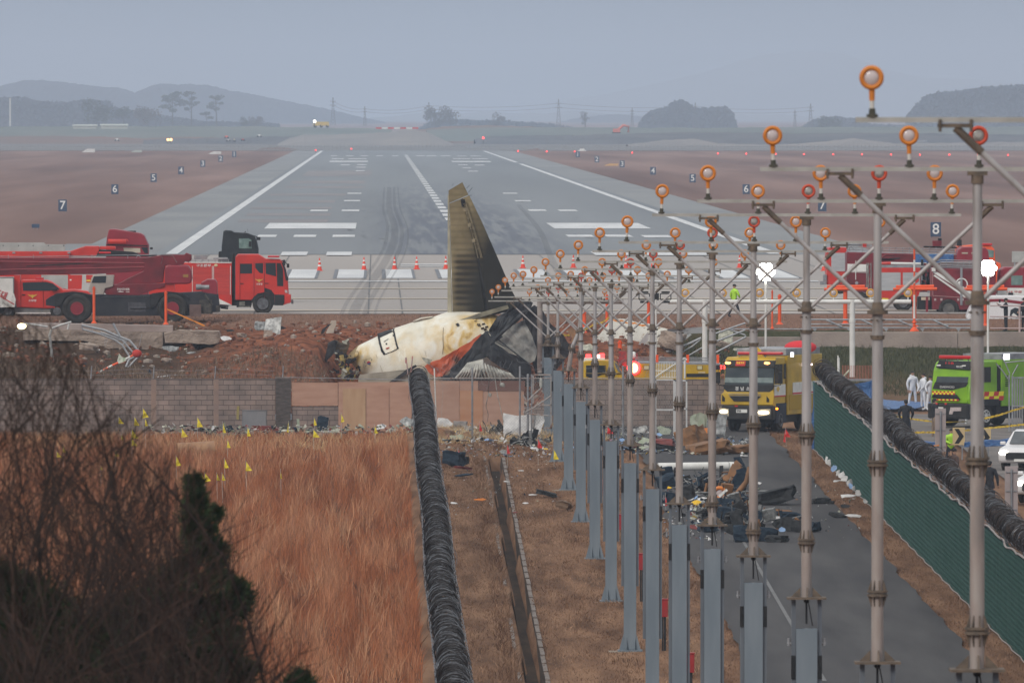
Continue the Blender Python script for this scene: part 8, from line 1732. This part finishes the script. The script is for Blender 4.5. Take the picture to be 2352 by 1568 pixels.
for i,(x,yt,yb,w_,fy_,Y) in enumerate(YFL):
    flag(R5,x,yt,yb,abs(w_),0,fy_,YF,'yellow marker flag in the reeds, '+['tallest one by the bare twigs','just below the tallest one at left','leftmost of the upper row','left of the tallest one','upper of the stacked left pair','lower of the stacked left pair','small one beside the stacked left pair','standing before the block wall left of the grey sheet','low left of the one before the block wall','just left of the grey metal sheet','tip poking low below the grey sheet','right below the grey metal sheet','thin one before the brick pillar','thin one below the pink plywood','low below the thin one by the pink plywood','highest one before the tan plywood','rightmost, near the black razor wire'][i],GY,Y=Y,sx=1 if w_ >0 else -1)
R9=Z(0,1700,1.5209)
for i,(x,yt,yb,w_) in enumerate(((1070,185,248,32),(1365,200,262,26),(1495,218,278,38),(1222,290,335,26),(1245,290,345,38),(1318,290,335,20),(1350,290,338,22),(345,160,195,30),(382,120,165,18),(700,150,190,24),(612,250,270,14),(1706,268,330,8))):
    _py=(1700+yt/1.5209)*K;Yf=480
    for _ in range(9): Yf=F*(CH -zg(Yf)-1.15)/(_py -HY)
    Yf=min(Yf,538);flag(R9,x,yt,yb,w_,0,0,YF,'yellow marker flag in the reeds, '+['left one of the middle row, above the evergreen tip','middle one of the middle row','right one of the middle row','close left one at the evergreen tip','close right one at the evergreen tip','left of the small low pair','right of the small low pair','wide one at far left behind twigs','thin one at far left behind twigs','half hidden one below the stacked pair','tiny one among the twigs','thin low one farthest right'][i],GY,Y=Yf)
for i,(x,yt,yb,w_) in enumerate(((1175,210,275,12),(672*1.0,0,0,0))):
    if w_: pass
for i,(Rf,x,yt,yb,w_,fy_,m_,lb) in enumerate(((R7,628,790,885,30,985,RF,'in front of the first chain-link post'),(R7,428,1035,1135,32,1200,RF,'beside the dark blue torn bag'),(R7,888,992,1098,30,1200,RF,'right of the drain head'),(R7,1178,945,1038,46,1180,RF,'leaning right of the black tangle'),(R7,1328,1048,1148,50,1190,YF,'at the foot of the farthest mast column'),(R7,1832,835,905,64,960,RF,'between two mast shafts near the wall'),(B4,250,500,618,18,640,RF,'at the road edge by the navy cushions'),(B1,1512,1092,1225,-22,1240,RF,'bright one in front of the yellow truck wheel'),(B1,1512,1090,1170,48,1240,RF,'second cloth beside the bright one by the truck wheel'),(B3,3,0,0,0,0,RF,''))):
    if w_ == 0: continue
    flag(Rf,x,yt,yb,abs(w_),0,fy_,m_,('red' if m_ is RF else 'yellow')+' marker flag '+lb,GR_,sx=1 if w_ >0 else -1)
# ------------------------------------------------------------------ floodlights, crossbar frames, tapes
def flood(px,ph,pyb,Y,lab,n=(3,3),s=.3):
    g=P(px,pyb,Y);hd=P(px,ph,Y);t=T('floodlight',lab,'floodlight',g,'lit floodlights on poles');q=MB();q.cyl(g,hd,.055,n=10);t.part('pole',q,WHITE);q=MB();q.box(g +Vector((0,0,.1)),(.6,.6,.2));t.part('stand',q,STEEL,bevel=.02)
    for i in range(n[0]):
        for j in range(n[1]):
            k_=i*n[1]+j
            if k_ >6: continue
            c=hd +Vector((0,0,.12+s))+(Vector((s*.95*math.cos(k_*math.pi/3),0,s*.95*math.sin(k_*math.pi/3))) if k_ <6 else Vector((0,-.03,0)));q=MB();q.box(c,(s,.12,s*.85));l_=t.part('lamp_housing',q,STEEL,bevel=.01);q=MB();q.ell(c +Vector((0,-.06,0)),(s*.66,.1,s*.62),14,8);t.part('lit_panel',q,mat('glow_flood',(1,.98,.86),None,emis=30),parent=l_)  # lit ovals outgrow their housings, shaped to stand in for the glow
flood(1759,644,836,596,'bright white floodlight on a pole, left of the two, behind the masts',(3,3),.29);flood(2270,634,820,600,'bright white floodlight on a pole, right of the two, before the crimson trucks',(3,3),.27)
t=T('floodlight','unlit work lamps in black cages on a thin white pole above the mesh gate','work lamp',R8(1655,1260,590));q=MB();q.cyl(R8(1655,1260,590),R8(1655,530,590),.035,n=8);t.part('pole',q,WHITE)
for x0,x1 in ((1510,1600),(1692,1783)):
    q=MB()
    for a,b in (((x0,480),(x1,480)),((x0,530),(x1,530)),((x0,480),(x0,530)),((x1,480),(x1,530))): q.tube([R8(*a,590),R8(*b,590)],.025,4)
    q.bb(R8(x0 +10,460,590.1),R8(x1 -10,474,590.2));q.bb(R8(x0 +10,540,590.1),R8(x1 -10,560,590.2));t.part('lamp_cage',q,BLACK)
q=MB();q.bb(R8(1640,475,590),R8(1680,535,590.2));t.part('lamp_body',q,BLACK,bevel=.02)
t=T('street_lamp','small lit warm lamp on a bent white arm at far left','lamp',C3(640,560,606));q=MB();q.ell(C3(293,518,606),(.22,.15,.14),14,8);t.part('lit_lamp',q,mat('glow_yellow_lamp',(1,.88,.5),None,emis=10));q=MB();q.tube([C3(300,500,606),C3(340,485,606),C3(640,525,606)],.04,6);t.part('arm',q,WHITE)
def crossframe(nm,lab,x0,x1,ybar,poles,Y,lamps,m_,yb):
    a,b=P(x0,ybar,Y),P(x1,ybar,Y);t=T(nm,lab,'light frame',P(poles[0],yb,Y));q=MB();q.cyl(a,b,.105,n=12);t.part('crossbar',q,m_)
    for p_ in poles: q=MB();q.cyl(P(p_,yb,Y),P(p_,ybar -5,Y),.13,n=12);q.cyl(P(p_,ybar +40,Y),P(p_,ybar +48,Y),.15,n=12);t.part('pole',q,m_)
    for lx in lamps:
        c=P(lx,ybar -20,Y);q=MB();q.ring(c,.17,.045,n=20);l_=t.part('lamp',q,mat('ring_yellow',(.70,.38,.06),(.6,.3,.05),6));q=MB();q.ell(c,(.14,.06,.14),14,8);t.part('lens',q,LENS,parent=l_);q=MB();q.cyl(P(lx,ybar,Y),c +Vector((0,0,-.17)),.035,n=8);t.part('stem',q,WHITE,parent=l_)
crossframe('light_frame','long white pipe frame carrying seven lamps, behind the light masts',1535,2093,693,(1619,1958),592,(1574,1660,1745,1830,1915,2000,2086),WHITE,866)
crossframe('light_frame','burnt brown pipe frame standing right against the wreck',1236,1432,693,(1240,),594,(),mat('burnt_pipe',(.12,.09,.08),(.3,.27,.25),1.2,.6,lo=.45,hi=.6),856)
def tape(pts,Y,lab,m_,w_=.07,sag=0,Rf=None,grp='caution tapes'):
    ps=[(Rf or D0)(x,y,Y) for x,y in pts];ps2=[]
    for a,b in zip(ps[:-1],ps[1:]):
        for i in range(10): f=i/10;ps2.append(a.lerp(b,f)+Vector((0,.02*math.sin(i),-sag*4*f*(1-f))))
    ps2.append(ps[-1]);vs=[]
    for i,p in enumerate(ps2): k_=.5+.5*abs(math.sin(i*.9));vs += [p +Vector((0,0,w_/2*k_)),p -Vector((0,0,w_/2*k_)),p +Vector((0,.006,-w_/2*k_)),p +Vector((0,.006,w_/2*k_))]
    q=MB();q.add(vs,[(4*i +j,4*i +(j +1)%4,4*i +4+(j +1)%4,4*i +4+j) for i in range(len(ps2)-1) for j in range(4)]);single('caution_tape',q,m_,lab,'tape',grp)
TY=mat('tape_yellow',(.62,.42,.03),(.35,.24,.03),8,.6,lo=.5,hi=.56);TO=mat('tape_orange',(.8,.26,.02),(.6,.2,.02),8,.6)
tape([(384,710),(470,748)],626,'orange tape running down from the post by the crane',TO,.1)
tape([(150,405),(290,370),(540,270),(690,205)],612,'yellow tape from the wreck up to the orange post',TY,.11,.1,C1);tape([(690,205),(850,240),(1000,268),(1150,290)],612,'yellow and orange tape along the top of the white sheet',TO,.1,.08,C1)
tape([(90,398),(250,435),(380,458),(630,490)],545,'yellow tape from the razor wire past the person in the long black coat',TY,.09,0,C2);tape([(295,604),(470,600),(640,598)],520,'level yellow tape left of the grey sign back',TY,.1,0,C2);tape([(745,492),(960,486)],545,'thin pale tape between the sign back and the green truck wheel',TY,.06,0,C2)
tape([(940,580),(1150,560),(1400,535),(1570,515)],520,'lower yellow tape right of the chevron sign',TY,.1,0,C2);tape([(1145,455),(1300,420),(1450,370),(1570,335)],516,'upper yellow tape rising to the right picture edge',TY,.1,0,C2);tape([(490,765),(600,742),(720,728)],500,'short orange tape crossing the grey sign back',TO,.06,0,C2)
# grey metal gate at the right edge
t=T('metal_gate','grey slatted metal gate with barbed arms at the right picture edge','gate',C2(1500,650,540));q=MB();q.bb(C2(1432,10,540),C2(1450,645,540.08));q.bb(C2(1400,0,540.1),C2(1415,640,540.2));t.part('post',q,STEEL);q=MB()
for i in range(9): q.bb(C2(1458+i*26,30,540),C2(1474+i*26,640,540.04))
t.part('slat',q,mat('gate_slat_grey',(.16,.16,.17),(.22,.22,.23),3,.6))
for a in (20,318,630): q=MB();q.bb(C2(1450,a,539.97),C2(1700,a +14,540));t.part('rail',q,STEEL)
q=MB()
for a,b in (((1160,500-1350),(1700,560)),): pass
for p_ in ([(1415,-10),(1370,-120),(1330,-190)],[(1440,0),(1500,-110)],[(1410,60),(1340,-40),(1270,-120)],[(1370,-130),(1570,-150)]): q.tube([C2(x,y,540) for x,y in p_],.03,5)
t.part('barbed_arm',q,STEEL);q=MB();q.box(C2(1380,-190,540),(.26,.1,.24));t.part('gate_lamp',q,mat('glow_soft_white',(0,0,0)))
# bent white post and mesh fence with red bars by the razor wire
t=T('bar_fence','low fence of thin red upright bars behind the blue tarpaulin screen','fence',B3(450,380,566));q=MB()
for i in range(26): q.cyl(B3(335+i*12,325,566),B3(335+i*12,218,566),.012,n=5)
t.part('bar',q,mat('bar_brick',(.45,.14,.1)));q=MB();q.bb(B3(330,322,566),B3(645,340,566.1));t.part('rail',q,STEEL)
t=T('bent_post','white concrete post with two spread arms behind the razor wire','post',B3(305,330,560));q=MB();q.cyl(B3(305,330,560),B3(303,160,560),.06,n=8);q.cyl(B3(303,165,560),B3(297,140,560),.03);t.part('shaft',q,WHITE);q=MB();q.cyl(B3(325,325,559.9),B3(245,250,559.9),.05,n=6);q.cyl(B3(325,325,559.9),B3(390,255,559.9),.05,n=6);t.part('arm',q,mat('lichen_white',(.5,.5,.4),(.3,.3,.2),6))
# ------------------------------------------------------------------ far lights, pylons, roofs, machines
rp_=None;RL_=[(807,330),(725,350),(1190,352),(1256,353),(1320,353),(1452,356),(1649,358),(1714,358.5),(1782,359),(1847,359.5),(1914,360),(1980,360),(2047,360.5),(2113,361),(2181,361),(2247,361),(2316,361.5)]
words_=['first','second','third','fourth','fifth','sixth','seventh','eighth','ninth','tenth','eleventh','twelfth','thirteenth','fourteenth','fifteenth','sixteenth','seventeenth']
RL_.sort()
for i,(px,py) in enumerate(RL_):
    Y=min(3430,F*CH/(py -HY));p=P(px,py,Y);p.z=0;lab='small red light at the far runway end, %s from the left'%words_[i]
    if rp_ is None:
        t=TL('runway_light',lab,'light',p,'red lights at the far runway end');q=MB();q.ell((0,0,.55),(.22,.2,.22),10,7);t.part('lit_lamp',q,mat('glow_far_red',(1,.06,.05),None,emis=2.5));q=MB();q.cyl((0,0,-.03),(0,0,.35),.06,n=8);t.part('stem',q,BLACK);rp_=t.e
    else: dup(rp_,p,None,lab)
for i,(px,py,c_) in enumerate(((386,321,0),(393,321,0),(723,279,1),(1110,317,2))):
    Y=4150;p=P(px,py,Y);t=TL('vehicle_lamp',['left one of two amber lamps in the far works area','right one of two amber lamps in the far works area','white lamp on the far yellow machine','lone red lamp above the far runway end'][i],'light',p);q=MB();q.ell((0,0,0),(.45,.3,.45),10,7);t.part('lit_lamp',q,[mat('glow_amber_far',(1,.5,.15),None,emis=6),mat('glow_far_white',(1,.95,.8),None,emis=8),mat('glow_far_red',(0,0,0))][c_]);q=MB();q.cyl((0,0,-2),(0,0,-.3),.1,n=6);t.part('stem',q,BLACK)
def pylon(px,pyt,pyb,Y,lab,w_=11):
    a,b=P(px,pyt,Y),P(px,pyb,Y);t=T('power_pylon',lab,'pylon',b,'pylons on the horizon');h_=a.z -b.z;W_=w_*Y/F;q=MB()
    for sx in (-1,1):
        for sy in (-1,1): q.cyl(b +Vector((sx*W_*.35,sy*W_*.35,0)),a +Vector((sx*W_*.03,sy*W_*.03,0)),.16,n=4)
    for k in range(8):
        z0,z1=k/8,(k +1)/8;w0,w1=W_*(.35-.32*z0),W_*(.35-.32*z1);q.cyl(b +Vector((-w0,0,h_*z0)),b +Vector((w1,0,h_*z1)),.1,n=4);q.cyl(b +Vector((w0,0,h_*z0)),b +Vector((-w1,0,h_*z1)),.1,n=4)
    t.part('lattice',q,mat('pylon_grey',(.10,.10,.11))); 
    for f,ww in ((.72,.5),(.86,.42)): q=MB();q.cyl(b +Vector((-W_*ww,0,h_*f)),b +Vector((W_*ww,0,h_*f)),.14,n=4);t.part('cross_arm',q,mat('pylon_grey',(0,0,0)))
PYL=[(765,224,288),(838,244,290),(985,235,292),(1283,228,296),(1452,248,296),(1597,236,296),(1862,238,298),(1826,252,298)]
for i,(px,t0,b0) in enumerate(PYL): pylon(px,t0,b0,7000,'thin far power pylon, %s from the left'%words_[i],16 if i not in (1,4,7) else 10)
for k,dz in ((0,.86),(1,.72)):
    q=MB();srt=sorted(PYL)[:4]+[(1597,236,296),(1862,238,298)]
    for (x0,t0,b0),(x1,t1,b1) in zip(srt[:-1],srt[1:]):
        a=P(x0,b0 -(b0 -t0)*dz,7000);b=P(x1,b1 -(b1 -t1)*dz,7000);q.tube([a.lerp(b,i/12)-Vector((0,0,4*1.6*(i/12)*(1-i/12))) for i in range(13)],.09,3)
    single('power_line',q,mat('pylon_grey',(0,0,0)),'upper faint power line strung between the far pylons' if k == 0 else 'lower faint power line strung between the far pylons','power line')
def far_house(x0,x1,y0,y1,Y,lab,m_,nm='greenhouse',cat='building'):
    a,b=P(x0,y0,Y),P(x1,y1,Y);t=T(nm,lab,cat,((a.x +b.x)/2,Y,b.z));q=MB();q.bb((a.x,Y,b.z),(b.x,Y +8,a.z -(a.z -b.z)*.35));t.part('wall',q,m_);q=MB();q.prism([(a.x -.3,Y -.4,a.z -(a.z -b.z)*.35),(a.x -.3,Y +4,a.z),(a.x -.3,Y +8.4,a.z -(a.z -b.z)*.35)],(b.x -a.x +.6,0,0));t.part('roof',q,m_)
FWH=mat('far_roof_pale',(.45,.48,.44),(.38,.42,.38),1)
far_house(168,222,286,296,4560,'long pale roof on the far bank, left of two',FWH);far_house(232,293,285,296,4560,'long pale roof on the far bank, right of two',FWH)
t=T('dump_truck','far yellow works truck with a white lamp on the bank left of centre','truck',P(738,291,4300));q=MB();q.bb(P(722,280,4300),P(756,289,4303));t.part('box_body',q,mat('far_yellow',(.6,.42,.1)));q=MB();q.bb(P(718,283,4300.5),P(724,290,4302.5));t.part('cab',q,mat('far_cream',(.5,.45,.3)));q=MB();[q.cyl(P(x,290,4300),P(x,290,4303),.6,n=10) for x in (724,738,752)];t.part('wheel',q,BLACK)
t=T('excavator','far red excavator with raised arm left of the round grove','excavator',P(1420,306,4400));q=MB();q.bb(P(1408,296,4400),P(1424,304,4403));t.part('cab',q,mat('far_red_machine',(.6,.15,.1)));q=MB();q.tube([P(1420,298,4401),P(1432,288,4401),P(1444,291,4401),P(1443,304,4401)],.5,5);t.part('arm',q,mat('far_red_machine',(0,0,0)));q=MB();q.bb(P(1406,304,4400),P(1426,307,4403));t.part('track',q,BLACK)
wk=[(515,312,526,317,ORANGE,'small orange machine in the far works area'),(590,309,602,314,WHITE,'white van in the far works area'),(519,319,530,324,WSC,'pale parked van in the far works yard'),(536,319,541,325,mat('far_cream',(0,0,0)),'cream parked vehicle in the far works yard'),(553,319,563,323,RED,'red car in the far works yard'),(263,318,275,323,WHITE,'small white car on the far reddish bank'),(1328,342,1346,350,WHITE,'white car beside the far runway end'),(2098,322,2135,338,STEEL,'grey machine behind the far dirt heap on the right')]
for i,(x0,y0,x1,y1,m_,lb) in enumerate(wk):
    Y=3420 if y0 >335 else 4050;t=T('parked_car',lb,'vehicle',P((x0 +x1)/2,y1,Y));q=MB();a,b=P(x0,y0 +(y1 -y0)*.4,Y),P(x1,y1 -.8,Y +3);q.bb(a,b);t.part('body',q,m_,bevel=.1);q=MB();q.bb(P(x0 +(x1 -x0)*.2,y0,Y +.2),P(x0 +(x1 -x0)*.8,y0 +(y1 -y0)*.4,Y +2.5));t.part('cabin',q,m_,bevel=.1);q=MB();[q.cyl(P(x0 +(x1 -x0)*f,y1 -.6,Y -.05),P(x0 +(x1 -x0)*f,y1 -.6,Y +2.8),.35,n=8) for f in (.2,.8)];t.part('wheel',q,BLACK)
q=MB(); 
for x0 in range(870,955,14): q.box(P(x0,294.5,3990),(1.9,.6,.55),m=(x0 // 14)%2)
t=single('road_barrier',q,[RED,WHITE],'row of red and white barriers joined along the far gravel mound','barrier')
for x0,y0,x1,y1,m_,lb in ((188,342,218,350,WHITE,'white slanted slab on the grass at far left'),(300,345,326,350,FWH,'low white and green heap on the grass at far left'),(478,348,508,354,WHITE,'long white block beside the far end signs'),(1387,376,1420,381,mat('far_orange_sign',(.6,.35,.12)),'small orange panel by the far right signs')):
    Y=F*CH/(y1 -HY);q=MB();a,b=P(x0,y1,Y),P(x1,y0,Y);q.prism([a,Vector((b.x,Y,a.z)),b,Vector((a.x +(b.x -a.x)*.4,Y,b.z))],2);single('grass_block',q,m_,lb,'block')
t=T('far_fence','thin pale fence running across the far end of the runway','fence',P(0,348,3450));q=MB()
for x_ in range(-100,2500,9): q.cyl(P(x_,347.5,3450),P(x_,331,3450),.05,n=3,caps=False)
t.part('post',q,STEEL)['kind']='stuff';q=MB();q.tube([P(-100,336,3450),P(2500,336,3450)],.06,3);q.tube([P(-100,345,3450),P(2500,345,3450)],.06,3);t.part('rail',q,STEEL)
t=T('lamp_post','tall thin pale pole among the far trees at the left edge','pole',P(24,290,4800));q=MB();q.cyl(P(24,290,4800),P(24,226,4800),.3,n=6);t.part('pole',q,WHITE);q=MB();q.bb(P(20,227,4800),P(28,225,4801));t.part('lamp_head',q,STEEL)
# ------------------------------------------------------------------ foreground trees (left), rooted on the low ground before the camera's hill
TWG=mat('bare_twig',(.022,.017,.016),(.045,.032,.028),6,.9);TWR=mat('twig_reddish',(.045,.027,.023),(.075,.045,.036),6,.9);NEED=mat('juniper_needles',(.014,.028,.013),(.045,.07,.032),6,.9)
def XE(py,R_): return float(np.interp(py,[640,700,760,860,960,1080,1200,1400,1568],[-40,60,130,210,300,420,500,560,640]))*R_.choice((.72,.85,1,1.08,1.2,1.3))+R_.uniform(-30,30)
def bare_tree(lab,bx,Y,top_py,seed,spread,lean,n_main,m2=TWR):
    R_=random.Random(seed);g=zg(Y);p0=Vector((bx,Y,g));t=T('bare_tree',lab,'tree',p0,'foreground trees at lower left');topz=P(0,top_py,Y).z
    tr=MB();br=MB();tw=MB();zb=g +(topz -g)*.50;pts=[p0,p0 +Vector((.1,0,(zb -g)*.5)),p0 +Vector((.2*lean,.1,zb -g))];tr.tube(pts,.13,8,r2=.08)
    def grow(p,d,ln,r,lvl):
        n_=5;pp=[p];dd=d.copy()
        for i in range(n_):
            dd=(dd +Vector((R_.gauss(0,.13),R_.gauss(0,.13),R_.gauss(.02,.1)))).normalized();pp.append(pp[-1]+dd*ln/n_)
        def okp(v): return HX +v.x*F/v.y <XE(HY +(CH -v.z)*F/v.y,R_)
        k0=next((i for i,v in enumerate(pp) if i and not okp(v)),len(pp));pp=pp[:k0];n_=len(pp)-1
        if n_ <1: return
        (br if r >.008 else tw).tube(pp,r,5 if r >.01 else 3,r2=r*.5)
        if lvl <4:
            for i in range(R_.randint(4,6) if lvl <3 else 4):
                k_=R_.randint(1,n_);q_=pp[k_];nd=(dd +Vector((R_.uniform(-.75,.75),R_.uniform(-.6,.6),R_.uniform(-.35,.6)))).normalized();grow(q_,nd,ln*R_.uniform(.5,.74),max(.0035,r*.52),lvl +1)
    for i in range(n_main):
        a=pts[-1]+Vector((0,0,-R_.uniform(0,1.6)));d=Vector((R_.uniform(-spread,spread)+lean,R_.uniform(-.3,.3),R_.uniform(.5,1.1))).normalized();grow(a,d,(topz -a.z)*R_.uniform(.5,.72),.035,0)
    t.part('trunk',tr,TWG);t.part('limbs',br,TWG);t.part('twigs',tw,m2);return t
bare_tree('dense bare grey tree filling the lower left corner',-3.1,112,690,5,.7,.25,7,TWG)
for i_,(bx,Y_,tp,sd_,ln_,lb_) in enumerate(((-3.3,108,760,31,.3,'dark bare tree behind the dense grey one at the left edge'),(-2.7,118,830,32,.35,'bare tree with fine reddish twigs crossing the block wall'),(-3.0,104,900,33,.45,'bare tree filling the gap above the low dark evergreen'),)):
    bare_tree(lb_,bx,Y_,tp,sd_,.8,ln_,9,TWR if i_ %2 else TWG)
bare_tree('reddish bare tree leaning right across the reeds, behind the evergreen',-2.0,122,770,9,.65,.42,7)
bare_tree('bare tree low at the left edge with the thickest trunk',-3.6,100,840,12,.6,.5,7)
bare_tree('low bare shrub-like tree under the leaning reddish tree',-2.3,116,1010,15,.9,.3,7,TWG)
def juniper(lab,px,Y,top_py,seed,W_,clumps):
    R_=random.Random(seed);x=P(px,0,Y).x;g=zg(Y);t=T('juniper_tree',lab,'tree',(x,Y,g),'foreground trees at lower left');topz=P(0,top_py,Y).z;q=MB();q.tube([(x +.15,Y,g),(x,Y,(g +topz)/2),(x,Y,topz -.1)],.12,7,r2=.012);t.part('trunk',q,TWG);cm=MB();bq=MB()
    for px_,py_,r in clumps:
        c=P(px_,py_,Y +R_.uniform(-.4,.4));r_=r*1.12*Y/F;bq.tube([Vector((x,Y,c.z -r_*1.5-.2)),c],.014,4,r2=.006)
        for k in range(int(190+20*r)):
            v=Vector((R_.gauss(0,.36),R_.gauss(0,.36),R_.gauss(0,.36)));b=c +v*r_;d=(v.normalized()+Vector((R_.uniform(-.4,.4),R_.uniform(-.4,.4),R_.uniform(.3,1)))).normalized();s_=R_.uniform(.02,.05);o_=d.orthogonal().normalized()*.008;cm.add([b -o_,b +o_,b +d*s_ +o_*.6,b +d*s_*1.2,b +d*s_ -o_*.6],[(0,1,2,3,4)])
    t.part('limbs',bq,TWG);t.part('foliage',cm,NEED)
juniper('dark evergreen with ragged clumps, its thin tip rising against the reeds',440,112,1085,3,1,[(447,1112,24),(452,1150,28),(445,1185,32),(470,1215,30),(480,1250,26),(440,1230,22),(492,1180,18),(505,1265,22),(450,1270,26),(420,1310,30),(380,1340,36),(340,1370,40),(300,1400,40),(545,1350,26),(530,1385,34),(500,1400,36),(470,1395,30),(430,1420,34),(390,1430,40),(340,1440,44),(510,1470,34),(530,1500,30),(480,1510,40),(420,1520,48),(360,1510,50),(300,1500,50),(460,1560,50),(400,1580,60),(330,1580,60),(520,1560,40),(410,1370,24),(400,1480,40),(240,1430,40),(260,1520,55),(555,1375,30),(548,1400,30),(500,1440,26),(470,1455,30),(540,1460,22),(530,1530,40),(560,1545,30),(500,1545,40),(495,1300,20),(515,1330,22),(470,1340,22)])
juniper('low dark evergreen at the bottom left corner',90,108,1180,4,1,[(20,1380,60),(70,1360,50),(110,1400,60),(40,1440,70),(120,1470,70),(60,1510,80),(170,1500,70),(200,1560,80),(100,1570,90),(20,1540,80),(220,1470,50),(10,1330,40),(150,1430,50)])
juniper('small dark evergreen tip at the bottom edge beside the larger one',690,112,1545,6,1,[(690,1562,26),(680,1585,34),(700,1590,30)])
# ------------------------------------------------------------------ haze
hz=MB();hz.bb((-8000,-90,-9),(8000,24000,140))
hm=bpy.data.materials.new('air');hm.use_nodes=True;n=hm.node_tree.nodes;n.remove(n['Principled BSDF'])
pv=n.new('ShaderNodeVolumePrincipled');pv.inputs['Density'].default_value=.00012;pv.inputs['Color'].default_value=(.68,.81,1,1);pv.inputs['Anisotropy'].default_value=.1
hm.node_tree.links.new(pv.outputs[0],n['Material Output'].inputs['Volume'])
tag(obj('haze',hz,hm),kind='stuff')

# the ground shows little gloss at this grazing angle
for k_,v_ in (('dry_turf',.05),('embankment_soil',.05),('airfield_grass',.03),('apron_concrete',.2),('runway_asphalt',.3),('shoulder_asphalt',.25),('service_asphalt',.12),('street_asphalt',.12),('reed_straw',.1),('grass_straw',.1),('green_screen',.15),('works_gravel',.1),('top_grass',.1),('resurfaced_strip',.2),('soot',.2),('charred_metal',.25),('navy_fabric',.15),('charcoal_fabric',.15),('black_trim',.3),('rubber',.2),('block_wall',.2),('winter_wood',0),('burnt_fin',.15),('razor_dark',.3),('razor_brown',.3)):
    bpy.data.materials[k_].node_tree.nodes['Principled BSDF'].inputs['Specular IOR Level'].default_value=v_

for m_ in bpy.data.materials:
    if m_.use_nodes and 'Principled BSDF' in m_.node_tree.nodes:
        c_=m_.diffuse_color;b_=m_.node_tree.nodes['Principled BSDF']
        if max(c_[:3])<.06 and b_.inputs['Roughness'].default_value >.3: b_.inputs['Specular IOR Level'].default_value=min(.2,b_.inputs['Specular IOR Level'].default_value)
